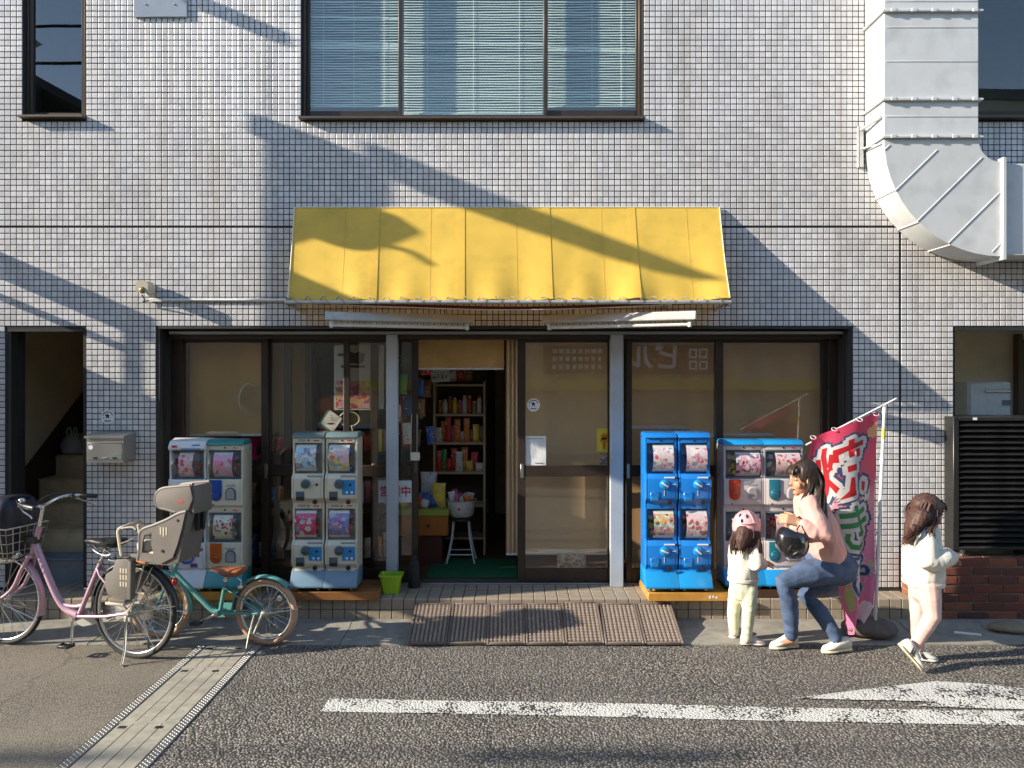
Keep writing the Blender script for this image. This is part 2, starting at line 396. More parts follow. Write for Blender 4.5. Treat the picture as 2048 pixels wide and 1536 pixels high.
# gutter with an edge of separate concrete blocks
g = MB().box(-9,9,5.36,5.84,-.05,-.006)
gut = structure('gutter', g, M['concrete'])
rnd = random.Random(3)
x = -4.83; gutb = []
while x < 5.2:
    mb = MB(); dz = rnd.uniform(-.002,.003)
    prof = [(5.345+rnd.uniform(-.006,.006), -.02), (5.35, .006+dz), (5.36,.009+dz), (5.69,.010+dz), (5.715,.026+dz), (5.735,.030+dz), (5.828,.030+dz), (5.828,-.02)]
    mb.prism(prof, x+.003, x+.597, 'yz')
    part('gutter_block', mb, M['concrete'], gut); x += .6
# painted markings: a long worn line and an arrow head that joins it
ln = MB(); xs = np.linspace(-1.09, 4.6, 30)
top = [(X, 4.465 - .046*(X+1.09) + .006*math.sin(3*X), .004) for X in xs]; bot = [(X-.0, 4.290 - .046*(X+1.09) + .005*math.sin(2.3*X+1), .004) for X in xs]
for i in range(29): ln.quad(bot[i], bot[i+1], top[i+1], top[i])
structure('road_line', ln, M['road_paint'])
def gp(px, py, z=.0): D = floor_y(py, z); return (gx(px, D), D, z)
arrow = [(1587,1396),(1700,1382),(1790,1371),(1872,1362),(1960,1367),(2048,1377),(2240,1400),(2240,1424),(2100,1419),(1990,1417.0),(1830,1411.5),(1850,1408),(1872,1404),(1845,1402),(1700,1399)]
structure('road_arrow', MB().add([gp(a,b,.008) for a,b in arrow], [tuple(range(len(arrow)))]), M['road_paint'])
# cross drain: two chequered edge strips, and steel gratings in segments
dr = structure('drain_channel', MB().box(-2.225,-1.785,-3.1,5.34,-.05,-.004), pm('drain_bed', (.05,.045,.04), .9))
M['galv'] = pm('galvanised', (.50,.465,.375), .5, metal=.15, var=.2, scale=12, dirt=.3)
M['checker'] = pm('chequer_plate', (.34,.33,.31), .42, metal=.6, var=.2, scale=14)
for (xa, xb) in ((-2.229,-2.172),(-1.838,-1.781)):
    mb = MB().box(xa, xb, -3.1, 5.335, -.004, .006, .002)
    y = 2.2; k = 0
    while y < 5.33:
        for q in range(3):
            cx = xa + .012 + q*.0165; s = 1 if (k+q) % 2 else -1
            mb.add([(cx-.007,y-.004*s,.0062),(cx+.007,y+.004*s-.002,.0062),(cx+.007,y+.004*s+.003,.0062),(cx-.007,y-.004*s+.005,.0062),(cx,y+.001,.0095)],
                   [(0,1,4),(1,2,4),(2,3,4),(3,0,4)])
        y += .0135; k += 1
    part('edge_strip', mb, M['checker'], dr, smooth=0)
ys = [2.33, 3.33, 4.15, 4.93, 5.335]
for a, b in zip(ys[:-1], ys[1:]):
    fr = MB()
    for k in range(5):
        X = -2.166 + k*.0805; fr.box(X-.003, X+.003, a+.004, b-.004, -.016, -.006)
    fr.box(-2.169,-1.841,a+.003,a+.012,-.012,.006); fr.box(-2.169,-1.841,b-.012,b-.003,-.012,.006)
    seg = part('grating', fr, M['galv'], dr, smooth=0)
    bars = MB(); y = a + .018
    while y < b - .014:
        for k in range(4): bars.box(-2.166+k*.0805+.0035,-2.166+(k+1)*.0805-.0035, y-.0034, y+.0034, -.005, .0045)
        y += .0098
    part('grating_bar', bars, M['galv'], seg, kind='stuff', smooth=0)
    for X in (-2.126,-1.925):
        part('lifting_slot', MB().box(X-.022,X+.022,b-.075,b-.045,.0046,.0052), M['black'], seg, smooth=0)

# ------------------------------------------------------------------ building shell
def tilemat():
    m, t, o = nodes('facade_tile'); p = N(t, 'BsdfPrincipled'); L(t, p.outputs[0], o.inputs[0])
    at_ = N(t, 'Attribute'); at_.attribute_name = 'tone'
    tc = N(t, 'TexCoord'); gmy = N(t, 'NewGeometry')
    nz = N(t, 'TexNoise'); nz.inputs['Scale'].default_value = 1.2; nz.inputs['Detail'].default_value = 7; L(t, gmy.outputs['Position'], nz.inputs['Vector'])
    st = N(t, 'MapRange'); st.inputs[1].default_value = .35; st.inputs[2].default_value = .7; L(t, nz.outputs[0], st.inputs[0])
    base = mixc(t, st.outputs[0], (.64,.63,.635), (.545,.53,.525))
    # rain streaks and grime run down the face
    mp = N(t, 'Mapping'); mp.inputs['Scale'].default_value = (7, 1, .55); L(t, gmy.outputs['Position'], mp.inputs[0])
    ns = N(t, 'TexNoise'); ns.inputs['Scale'].default_value = 1.0; ns.inputs['Detail'].default_value = 5; L(t, mp.outputs[0], ns.inputs['Vector'])
    sr = N(t, 'MapRange'); sr.inputs[1].default_value = .52; sr.inputs[2].default_value = .74; sr.inputs[3].default_value = 0; sr.inputs[4].default_value = .5; L(t, ns.outputs[0], sr.inputs[0])
    base = mixc(t, sr.outputs[0], base, (.40,.36,.315))
    od = N(t, 'MapRange'); od.inputs[1].default_value = .965; od.inputs[2].default_value = .97; L(t, at_.outputs['Fac'], od.inputs[0])
    base = mixc(t, od.outputs[0], base, (.56,.54,.52))
    hs = N(t, 'HueSaturation'); L(t, base, hs.inputs['Color'])
    mr = N(t, 'MapRange'); mr.inputs[3].default_value = .86; mr.inputs[4].default_value = 1.1; L(t, at_.outputs['Fac'], mr.inputs[0]); L(t, mr.outputs[0], hs.inputs['Value'])
    L(t, hs.outputs[0], p.inputs['Base Color']); p.inputs['Roughness'].default_value = .32; p.inputs['Specular IOR Level'].default_value = .5
    n2 = N(t, 'TexNoise'); n2.inputs['Scale'].default_value = 45; L(t, gmy.outputs['Position'], n2.inputs['Vector'])
    bp = N(t, 'Bump'); bp.inputs['Strength'].default_value = .25; bp.inputs['Distance'].default_value = .003; L(t, n2.outputs[0], bp.inputs['Height']); L(t, bp.outputs[0], p.inputs['Normal'])
    return m
M['tile'] = tilemat()
M['grout'] = pm('dark_grout', (.028,.026,.025), .9)
bld = thing('tiled_building', 'white mosaic tiled building front with a shop under a yellow awning', 'building', (0, YF, ZS))
holes = {  # x0, x1, z0, z1 on the tiled face
 'stair': (gx(14,YF), gx(165.5,YF), ZS-.4, gz(658,YF)), 'shop': (gx(319,YF), gx(1698,YF), ZS-.4, gz(655,YF)),
 'recess': (gx(1911,YF), gx(2420,YF), .3, gz(656,YF)), 'win1': (gx(46,YF), gx(169,YF), gz(235,YF), 5.62),
 'win2': (gx(603,YF), gx(1285,YF), gz(238,YF), 5.62), 'win3': (gx(1950,YF), gx(2420,YF), gz(236,YF), 5.62)}
YB = YF + .007; TH = .22
xs = sorted({-9.0, 9.0, *[h[0] for h in holes.values()], *[h[1] for h in holes.values()]})
zs = sorted({-.05, 9.0, *[h[2] for h in holes.values()], *[h[3] for h in holes.values()]}); zs = [z for z in zs if z >= -.2]
def solid(i, j):
    if not (0 <= i < len(xs)-1 and 0 <= j < len(zs)-1): return False
    cx = (xs[i]+xs[i+1])/2; cz = (zs[j]+zs[j+1])/2
    return not any(h[0] < cx < h[1] and h[2] < cz < h[3] for h in holes.values())
wl = MB()
for i in range(len(xs)-1):
    for j in range(len(zs)-1):
        if not solid(i,j): continue
        x0,x1,z0,z1 = xs[i],xs[i+1],zs[j],zs[j+1]
        for y in (YB, YB+TH): wl.quad((x0,y,z0),(x1,y,z0),(x1,y,z1),(x0,y,z1))
        if not solid(i-1,j): wl.quad((x0,YB,z0),(x0,YB+TH,z0),(x0,YB+TH,z1),(x0,YB,z1))
        if not solid(i+1,j): wl.quad((x1,YB,z0),(x1,YB+TH,z0),(x1,YB+TH,z1),(x1,YB,z1))
        if not solid(i,j-1): wl.quad((x0,YB,z0),(x1,YB,z0),(x1,YB+TH,z0),(x0,YB+TH,z0))
        if not solid(i,j+1): wl.quad((x0,YB,z1),(x1,YB,z1),(x1,YB+TH,z1),(x0,YB+TH,z1))
part('wall', wl, M['grout'], bld, smooth=0, recalc=False)
# mosaic tiles
PT = .0467; HT = .0198
XJ = gx(1800.5, YF); ZJ = gz(453.5, YF)   # expansion joints
tpl = []
for (h, d) in ((HT,.007),(HT,.0012),(HT-.0022,0)):
    tpl += [(-h,-h,d),(h,-h,d),(h,h,d),(-h,h,d)]
tpl = np.array(tpl); tf = [(0,1,5,4),(1,2,6,5),(2,3,7,6),(3,0,4,7),(4,5,9,8),(5,6,10,9),(6,7,11,10),(7,4,8,11),(8,9,10,11)]
tf = np.array(tf)
rg = np.random.default_rng(5)
def tile_blocks():
    """centres of all front tiles, with the two expansion joints left open"""
    out = []
    cols = []
    k = 0
    while True:
        X = XJ - .007 - PT*(k+.5)
        if X < -5.5: break
        cols.append(X); k += 1
    k = 0
    while True:
        X = XJ + .007 + PT*(k+.5)
        if X > 5.5: break
        cols.append(X); k += 1
    rows = []
    k = 0
    while True:
        Z = ZJ - .006 - PT*(k+.5)
        if Z < ZS + .01: break
        rows.append(Z); k += 1
    k = 0
    while True:
        Z = ZJ + .006 + PT*(k+.5)
        if Z > 5.6: break
        rows.append(Z); k += 1
    for X in cols:
        for Z in rows:
            if X > gx(1828,YF) and Z < .52: continue
            e = HT*.9
            if any(h[0] < X+e and X-e < h[1] and h[2] < Z+e and Z-e < h[3] for h in holes.values()): continue
            out.append((X, Z))
    return out
def tiles_mesh(name, C, U, V, Nn):
    """C centres (n,3), bases U,V in the face, N into the wall"""
    n = len(C); h = tpl[None,:,:].repeat(n, 0)
    tu = rg.normal(0, .006, (n,1)); tv = rg.normal(0, .006, (n,1))
    wv = .008*np.sin(C[:,0:1]*2.1+C[:,2:3]*1.3) + .006*np.sin(C[:,2:3]*3.7)
    a = h[:,:,0]; b = h[:,:,1]; d = h[:,:,2] + (a*(tu+wv) + b*tv)*(h[:,:,2] < .006)
    P = C[:,None,:] + a[:,:,None]*U + b[:,:,None]*V + d[:,:,None]*Nn
    Fc = tf[None] + (np.arange(n)*12)[:,None,None]
    me = bpy.data.meshes.new(name)
    me.vertices.add(n*12); me.vertices.foreach_set('co', P.reshape(-1).astype(np.float32))
    nf = n*9; me.loops.add(nf*4); me.loops.foreach_set('vertex_index', Fc.reshape(-1).astype(np.int32))
    me.polygons.add(nf); me.polygons.foreach_set('loop_start', (np.arange(nf)*4).astype(np.int32)); me.update(calc_edges=True); me.validate()
    at_ = me.attributes.new('tone', 'FLOAT', 'POINT'); at_.data.foreach_set('value', np.repeat(rg.random(n), 12).astype(np.float32))
    me.materials.append(M['tile']); me.shade_flat(); return me
T = tile_blocks()
def is_near(c):  # the pillar right of the shop, where the low sun falls
    return XJ < c[0] < gx(1911,YF) and .5 < c[1] < ZJ or gx(165,YF) < c[0] < gx(240,YF) and .19 < c[1] < 1.15
one = [c for c in T if is_near(c)][:300]; chosen = set(one)
rest = np.array([(c[0], YF, c[1]) for c in T if c not in chosen])
up = np.array([0,0,1.]); ex = np.array([1.,0,0]); ey = np.array([0,1.,0])
me = tiles_mesh('tile_field', rest, ex, up, ey)
me.transform(Matrix.Translation((0,-YF,-ZS)))
part('tile_field', me, None, bld, kind='stuff')
tvar = []
for k in range(12):
    m1 = tiles_mesh('tile', np.zeros((1,3)), ex, up, ey); tvar.append(m1)
for k, c in enumerate(one):
    o = bpy.data.objects.new('tile', tvar[k % 12]); COL.objects.link(o); o.parent = bld; o.location = (c[0], 0, c[1]-ZS)
# tiles on the returns of the shop opening
rv = []
for side in ('shop',):
    xl, xr, _, zt = holes[side]
    zc = [ZJ - .006 - PT*(k+.5) for k in range(80)]; zc = [z for z in zc if ZS+.01 < z < zt-.01]
    A = np.array([(xl-.003, YF+.012+PT*(k+.5)+(.028 if k>0 else 0), z) for k in range(4) for z in zc])
    m1 = tiles_mesh('return_tiles', A, ey, up, -ex); rv.append(m1)
    B = np.array([(xr+.003, YF+.012+PT*(k+.5)+(.028 if k>0 else 0), z) for k in range(4) for z in zc])
    rv.append(tiles_mesh('return_tiles', B, ey, up, ex))
for m1 in rv:
    m1.transform(Matrix.Translation((0,-YF,-ZS))); part('return_tile', m1, None, bld, kind='stuff')
# ------------------------------------------------------------------ entrance step
stp = structure('entrance_step', MB().box(-6, 3.118, YR+.007, YD+.5, -.05, ZS-.007), M['step_grout'])
PS = .0922; tb = MB().box(-.0432,.0432,0,.012,-.0385,.0385,.003); tmesh = to_mesh('riser_tile', tb, M['step_tile'], 30)
tmeshes = [tmesh]
def stile(x, z, y): 
    o = bpy.data.objects.new('riser_tile', tmesh); COL.objects.link(o); o.parent = stp; o.location = (x, y, z)
    o.rotation_euler = (rnd.uniform(-.012,.012), 0, rnd.uniform(-.012,.012))
k = 0; X0 = gx(1828,YR)
while X0 - PS*(k+.5) > -5.0:
    X = X0 - PS*(k+.5) - .003
    stile(X, .190-.0445, YR); stile(X, .190-.0445-.0815, YR+.002); k += 1
cb = MB().box(-.0432,.0432,-.0432,.0432,-.012,0,.003); cmesh = to_mesh('tread_tile', cb, M['step_tile'], 30)
for i in range(k):
    o = bpy.data.objects.new('tread_tile', cmesh); COL.objects.link(o); o.parent = stp; o.location = (X0-PS*(i+.5)-.003, YR+.046, ZS+rnd.uniform(0,.0015))
fl = MB()
for i in range(k):
    for j in range(1, 5):
        X = X0-PS*(i+.5)-.003; Y = YR+.046+PS*j; fl.box(X-.0432,X+.0432,Y-.0432,Y+.0432,ZS-.012,ZS+rnd.uniform(-.0008,.0008),.003)
part('tread_tile_field', fl, M['step_tile'], stp, kind='stuff', smooth=30)
# ------------------------------------------------------------------ windows of the upper floor
def frame_rect(mb, x0, x1, z0, z1, y0, y1, wl_, wr, wb, wt, b=.003):
    mb.box(x0, x0+wl_, y0, y1, z0, z1, b); mb.box(x1-wr, x1, y0, y1, z0, z1, b)
    mb.box(x0+wl_, x1-wr, y0, y1, z0, z0+wb, b); mb.box(x0+wl_, x1-wr, y0, y1, z1-wt, z1, b); return mb
def pane_mb(x0, x1, z0, z1, y):  # one sheet; its material reflects for both faces
    return MB().quad((x0,y,z0),(x1,y,z0),(x1,y,z1),(x0,y,z1))
def window(x0, x1, z0, z1, sashes, glass, yf=YF+.035, sill=True):
    w_ = part('window', frame_rect(MB(), x0, x1, z0, z1, yf, yf+.09, .024,.024,.026,.03), M['bronze'], bld)
    for (a, b, zb, dy, rail) in sashes:
        part('sash', frame_rect(MB(), a, b, zb, z1-.03, yf+.012+dy, yf+.045+dy, .028,.028,rail,.03), M['bronze'], w_)
        part('pane', pane_mb(a+.026, b-.026, zb+rail-.002, z1-.05, yf+.03+dy), glass, w_, smooth=0, recalc=False)
    if sill: part('sill', MB().prism([(YF-.058,z0-.012),(YF-.058,z0+.004),(yf+.02,z0+.022),(yf+.02,z0-.012)], x0-.01, x1+.014, 'yz'), M['bronze_light'], w_)
    return w_
W1, W2, W3 = holes['win1'], holes['win2'], holes['win3']
window(W1[0], W1[1], W1[2], 5.62, [(W1[0]+.024, W1[1]-.024, W1[2]+.026, 0, .03)], M['tint_glass'])
g_ = lambda p: gx(p, YF+.06)
window(W2[0], W2[1], W2[2], 5.62, [(g_(611), g_(803), W2[2]+.022, .03, .07), (g_(797), g_(1094), W2[2]+.022, 0, .028), (g_(1086), g_(1279), W2[2]+.022, .03, .075)], M['tint_glass'])
window(W3[0], W3[1], W3[2], 5.62, [(W3[0]+.024, W3[1]-.03, W3[2]+.03, 0, .04)], M['tint_glass'])
M['inner'] = pm('inner_wall', (.34,.36,.35), .8); M['inner_dark'] = pm('dark_inner_wall', (.05,.05,.05), .9)
up_room = MB().box(-6, 6, 8.6, 8.7, 2.72, 5.9).box(-6, 6, YB+TH+.01, 8.6, 2.65, 2.72).box(-6, 6, YB+TH+.01, 8.6, 5.85, 5.95)
up_room.box(-6.1,-6,YB+TH+.01,8.6,2.7,5.9).box(6,6.1,YB+TH+.01,8.6,2.7,5.9).box(gx(300,YF),gx(300,YF)+.05,YB+TH+.01,8.6,2.72,5.85).box(gx(1700,YF),gx(1700,YF)+.05,YB+TH+.01,8.6,2.72,5.85)
part('upper_rooms', up_room, M['inner'], bld, smooth=0)
# venetian blinds behind the three panes, each slat its own
M['slat'] = pm('blind_slat', (.80,.84,.77), .4, var=.05)
def blind(a, b, zb, y, label, sag):
    t = thing('venetian_blind', label, 'blind', ((a+b)/2, y, zb), 'blinds in the big upper window')
    wd = b - a; sm = []
    for v in range(5):
        mb = MB(); rings = []; n = 9
        for i in range(n):
            x = -wd/2 + wd*i/(n-1); dz = .0016*math.sin(i*1.7+v*2)
            tl = R(48 + 3*math.sin(v+i))
            prof = [(-.0095,-.0006),(0,.0012),(.0095,-.0006),(.0095,-.0012),(0,.0006),(-.0095,-.0012)]
            rings.append([(x, q[0]*math.cos(tl) - q[1]*math.sin(tl), dz + q[0]*math.sin(tl) + q[1]*math.cos(tl)) for q in prof])
        mb.loft(rings); sm.append(to_mesh('slat', mb, M['slat'], 60))
    z = zb + .02; k = 0
    while z < 5.25:
        o = bpy.data.objects.new('slat', sm[(k*3) % 5]); COL.objects.link(o); o.parent = t; o.location = (0, 0, z - zb)
        o.rotation_euler = (rnd.gauss(0,.07) + (.45 if k in sag else 0), rnd.gauss(0,.0012) + (.012 if k in sag else 0), 0)
        z += .0212; k += 1
    cd = MB()
    for fx in (.17,.5,.83):
        for dy in (-.011,.011): cd.tube([(lerp(a,b,fx), y+dy, zb), (lerp(a,b,fx), y+dy, 5.3)], .0012, 4)
    part('cord', cd, M['slat'], t)
    part('bottom_rail', MB().box(a, b, y-.011, y+.011, zb-.006, zb+.006, .003), M['slat'], t)
yb = YF + .16
blind(gx(616,yb), gx(800,yb), gz(214,yb), yb, 'venetian blind behind the left pane, its left slats bent', (22,23,24,34))
blind(gx(808,yb), gx(1086,yb), gz(229,yb), yb, 'widest venetian blind, behind the middle pane of the big window', (27,))
blind(gx(1096,yb), gx(1272,yb), gz(214,yb), yb, 'venetian blind behind the right pane, beside the bare tiles', (21,22))
# ------------------------------------------------------------------ stairwell behind the left doorway
stw = MB().box(-4.6,-4.5,YB+TH+.004,10.2,-.05,3.6).box(-3.30,-3.25,YB+TH+.004,10.2,ZS,3.6).box(-4.6,-3.25,10.2,10.3,ZS,5)
stw.box(-4.5,-3.3,YB+TH+.004,10.2,2.62,2.66)
part('stairwell_wall', stw, M['cream_wall'], bld, smooth=0)
M['stair'] = pm('stair_vinyl', (.74,.57,.34), .55, var=.2, dirt=.3); M['stair_grey'] = pm('stair_concrete', (.27,.29,.30), .7, dirt=.35)
for k in range(9):
    y0 = 6.3 + .26*k; z1 = .38 + .19*k
    s_ = part('stair_step', MB().box(-4.5,-3.3,y0+.012,y0+.29,ZS-.1 if k < 1 else z1-.22,z1-.014), M['stair_grey' if k < 1 else 'stair'], bld)
    part('nosing', MB().box(-4.495,-3.305,y0,y0+.28,z1-.013,z1,.004), M['stair_grey' if k < 1 else 'stair'], s_)
# dark skirting and its shadow, put into one board left of the steps
part('skirting_shade', MB().prism([(6.30,ZS),(6.30,.62),(8.6,2.3),(8.6,1.7),(6.9,ZS)], -4.498, -4.47, 'yz'), M['bronze'], bld)
part('door_jamb', MB().box(gx(14,YF)-.001, gx(20,YF), YF+.012, YF+.1, ZS, holes['stair'][3]).box(gx(14,YF), gx(165,YF), YF+.004, YF+.1, holes['stair'][3]-.02, holes['stair'][3]-.001), M['dark_metal'], bld)
part('stair_floor', MB().box(-4.5,-3.3,YD+.001,6.31,ZS-.1,ZS+.002), M['stair_grey'], bld)
# ------------------------------------------------------------------ recess at the right
part('recess_wall', MB().box(gx(1911,YF)-.06, 5.6, 6.85, 6.95, .2, 2.6).box(gx(1911,YF)-.06, gx(1911,YF)-.001, YB+TH+.004, 6.85, .2, 2.6).box(gx(1911,YF)-.06,5.6,YB+TH+.004,6.85,2.36,2.42)
     .box(gx(1911,YF)-.06,5.6,YB+TH+.004,6.85,.18,.22).box(gx(1960,6.84),5.6,6.835,6.85,gz(752,6.84),gz(747,6.84)), M['cream_wall'], bld, smooth=0)
part('recess_trim', MB().box(holes['recess'][0], holes['recess'][1], YF-.002, YF+.06, holes['recess'][3]-.022, holes['recess'][3]-.001), M['dark_metal'], bld)
part('recess_door', MB().box(gx(2036,6.8), gx(2200,6.8), 6.78, 6.83, .25, 2.25,.004).box(gx(2032,6.8), gx(2040,6.8), 6.76, 6.84, .25, 2.30,.003), pm('brown_door', (.12,.075,.04), .4), bld)
ybx = 6.62; bx0, bx1, bz0, bz1 = gx(1936,ybx), gx(2022,ybx), gz(870,ybx), gz(764,ybx)
eb = thing('meter_box', 'white painted meter cabinet with a black latch in the recess above the louvres', 'cabinet', (bx0, ybx, bz0))
part('case', MB().box(bx0,bx1,ybx,6.84,bz0,bz1,.012), M['white_paint'], eb)
part('door', MB().box(bx0+.012,bx1-.012,ybx-.012,ybx+.002,bz0+.012,bz1-.012,.005), M['white_paint'], eb)
part('latch', MB().box(gx(1968,ybx),gx(2018,ybx),ybx-.026,ybx-.013,gz(785,ybx),gz(779,ybx),.004), M['chrome'], eb)
part('data_plate', MB().box(gx(2002,ybx),gx(2020,ybx),ybx-.0145,ybx-.013,gz(811,ybx),gz(800,ybx)), pm('grey_plate',(.2,.22,.25),.5), eb)
# ------------------------------------------------------------------ shop front: trims, posts and sliding doors
zt = holes['shop'][3]
part('lintel_trim', MB().box(gx(318,YF), gx(1700,YF), YF-.012, YF+.03, zt-.012, zt+.006,.002), M['dark_metal'], bld)
part('lintel_flashing', MB().box(gx(349,6.2), gx(1690,6.2), 6.10, 6.14, zt-.05, zt-.026,.002), M['steel'], bld)
part('head_frame', MB().box(holes['shop'][0]+.002, holes['shop'][1]-.002, 6.16, 6.36, gz(679,YD), zt+.03), M['bronze'], bld)
part('jamb_frame', MB().box(holes['shop'][0]+.002, gx(371,YD), 6.235, 6.36, ZS, zt-.05,.002), M['bronze'], bld)
part('jamb_frame', MB().box(gx(1652,YD), holes['shop'][1]-.002, 6.235, 6.36, ZS, zt-.05,.002), M['bronze'], bld)
part('return_trim', MB().box(holes['shop'][0]-.002, holes['shop'][0]+.012, YF+.063, YF+.088, ZS, zt), M['dark_metal'], bld)
part('return_trim', MB().box(holes['shop'][1]-.012, holes['shop'][1]+.002, YF+.063, YF+.088, ZS, zt), M['dark_metal'], bld)
part('threshold', MB().box(holes['shop'][0]+.002, holes['shop'][1]-.002, 6.22, 6.36, ZS-.02, ZS+.012,.003), M['steel'], bld)
yp = 6.14
for a, b in ((772,795),(1221,1247)):
    part('post', MB().box(gx(a,yp), gx(b,yp), yp, 6.21, ZS, zt-.05,.004), M['post'], bld)
def sliding_door(xa, xb, y, wl_=.06, wr=.06, handle=None, low=True):
    z0, z1 = ZS+.015, gz(677,YD); zm = gz(941,YD); hm = .046
    m_ = MB(); m_.box(xa, xa+wl_, y-.016, y+.016, z0, z1, .003); m_.box(xb-wr, xb, y-.016, y+.016, z0, z1, .003)
    for (a, b) in ((z0, z0+.11), (zm-hm, zm+hm), (z1-.035, z1)): m_.box(xa+wl_, xb-wr, y-.0145, y+.0145, a, b, .003)
    d = part('sliding_door', m_, M['bronze'], bld)
    for (a, b) in ((z0+.108, zm-hm+.002), (zm+hm-.002, z1-.033)):
        part('pane', pane_mb(xa+wl_-.002, xb-wr+.002, a, b, y), M['glass'], d, smooth=0, recalc=False)
    if handle is not None:
        part('handle', MB().box(handle-.013, handle+.013, y-.020, y-.015, zm-.06, zm+.06,.003), M['steel'], d)
    return d
Y1, Y2 = 6.262, 6.305
sliding_door(gx(358,Y2), gx(541,Y2), Y1, .055, .06, gx(533,Y1))
sliding_door(gx(528,Y2), gx(756,Y2), Y2, .06, .06, gx(748,Y2))
sliding_door(gx(690,Y2), gx(838,Y2), Y1, .05, .054)
sliding_door(gx(1035,Y2), gx(1224,Y2), Y1, .066, .045, gx(1044,Y1))
sliding_door(gx(1250,Y2), gx(1443,Y2), Y1, .05, .066, gx(1256,Y1))
sliding_door(gx(1428,Y2), gx(1655,Y2), Y2, .06, .06)
# inner mullions seen through the left panes
part('mullion', MB().box(gx(569,6.4), gx(583,6.4), 6.38, 6.42, ZS, 2.3), M['bronze_light'], bld)
part('mullion', MB().box(gx(611,6.5), gx(626,6.5), 6.48, 6.52, ZS, 2.3), M['bronze_light'], bld)
# shop room
M['room'] = pm('shop_wall', (.66,.55,.38), .85, var=.15, scale=2); M['shop_floor'] = pm('shop_floor', (.10,.055,.03), .45, var=.3, scale=9)
rm = MB().box(-3.1,-2.95,6.37,9.4,ZS,2.6).box(2.95,3.1,6.37,9.4,ZS,2.6).box(-3.1,3.1,9.4,9.5,ZS,2.6).box(-3.1,3.1,6.37,9.5,2.56,2.62)
part('shop_wall', rm, M['room'], bld, smooth=0)
part('shop_floor', MB().box(-3.0,3.0,6.37,9.4,ZS-.1,ZS+.012), M['shop_floor'], bld, smooth=0)
part('partition', MB().box(gx(975,8.2), gx(985,8.2), 8.3, 9.4, ZS, 2.56), M['inner_dark'], bld, smooth=0)
# ------------------------------------------------------------------ duct
yd0, yd1 = 5.72, YF - .004
dx0, dx1 = 2.838, 3.558
du = thing('air_duct', 'big pale painted sheet metal duct that bends to the right', 'duct', (dx0, yd0, 2.83))
zc = 3.728; xc = 3.733; Ro, Ri = .895, .175
for (a, b) in ((3.74,4.025),(4.025,4.70),(4.70,5.75)):
    part('duct_section', MB().box(dx0, dx1, yd0, yd1, a+.002, b-.002, .004), M['duct_paint'], du)
for z, wd in ((3.74,.022),(4.025,.022),(4.70,.022)):
    f_ = MB().box(dx0-.022, dx1+.024, yd0-.026, yd1, z-.009, z+.009, .003)
    fl_ = part('flange', f_, M['duct_paint'], du)
    for k in range(5): X = lerp(dx0+.06, dx1-.04, k/4); part('clip', MB().box(X-.02, X+.02, yd0-.031, yd0-.02, z-.013, z+.013, .003), M['duct_paint'], fl_)
rib = MB()
for z in (3.90,4.32,4.58,4.78,5.1): rib.box(dx0+.012, dx1-.012, yd0-.0035, yd0-.0005, z-.005, z+.005, .002)
part('stiffening_rib', rib, M['duct_paint'], du)
NA = 14; outer = []; inner = []
for k in range(NA+1):
    a = math.pi + (math.pi/2)*k/NA
    outer.append((xc + Ro*math.cos(a), zc + Ro*math.sin(a))); inner.append((xc + Ri*math.cos(a), zc + Ri*math.sin(a)))
part('elbow', MB().prism(outer + inner[::-1], yd0, yd1, 'xz'), M['duct_paint'], du, smooth=25)
er = MB()
def diag(p, q, w_=.006):
    a = Vector((gx(p[0],yd0), yd0-.001, gz(p[1],yd0))); b = Vector((gx(q[0],yd0), yd0-.001, gz(q[1],yd0)))
    er.tube([a, b], w_, 6)
for p, q in (((1874,300),(1790,382)),((1964,315),(1835,442)),((1998,386),(1897,486)),((2000,487),(1984,504)),((1779,290),(1769,300))): diag(p, q, .0045)
part('elbow_rib', er, M['duct_paint'], du)
oc = MB()
for k in (4, 7, 10):
    p = outer[k]; oc.tube([(p[0],yd0,p[1]), (p[0],yd1,p[1])], .006, 6)
part('elbow_seam', oc, M['duct_paint'], du)
part('flange', MB().box(xc-.006, xc+.022, yd0-.028, yd1, zc-Ro-.03, zc-Ri+.03, .003), M['duct_paint'], du)
part('duct_section', MB().box(xc+.024, 6.2, yd0+.01, yd1, zc-Ro+.012, zc-Ri-.012, .004), M['duct_paint'], du)
bk = MB().box(dx0-.065, dx0-.025, YF-.03, YF-.022, gz(336,YF), gz(255,YF), .002).box(dx0-.065, dx0-.058, YF-.03, YF-.001, gz(336,YF), gz(255,YF))
bk.tube([(dx0-.045,YF-.03,gz(262,YF)), (dx0-.012,yd0+.02,gz(232,yd0))], .012, 6).tube([(dx0-.045,YF-.03,gz(300,YF)), (dx0-.008,yd0+.03,gz(285,yd0))], .006, 6)
part('bracket', bk, M['duct_paint'], du)
# ------------------------------------------------------------------ louvred unit on the brick planter
yl = 5.905; lx0 = gx(1907,yl); lz1 = gz(834,yl); lz0 = gz(1100,yl)
lv = thing('louvre_cover', 'black louvred cover of an outdoor air unit above the brick planter', 'louvre cover', (lx0, yl, .5))
M['black_paint'] = pm('black_paint', (.022,.021,.02), .35, var=.3, dirt=.3)
part('frame', MB().box(lx0,lx0+.045,yl,yl+.34,lz0,lz1,.004).box(lx0+.045,5.6,yl,yl+.34,lz1-.03,lz1,.004).box(lx0+.045,5.6,yl,yl+.34,lz0,lz0+.022,.004).box(lx0+.045,5.6,yl+.30,yl+.34,lz0,lz1-.03), M['black_paint'], lv)
sb = MB().prism([(-.012,-.026),(-.004,-.030),(.045,.008),(.040,.014)], .05, 5.55-lx0, 'yz'); sme = to_mesh('louvre_slat', sb, M['black_paint'], 40)
n = 22
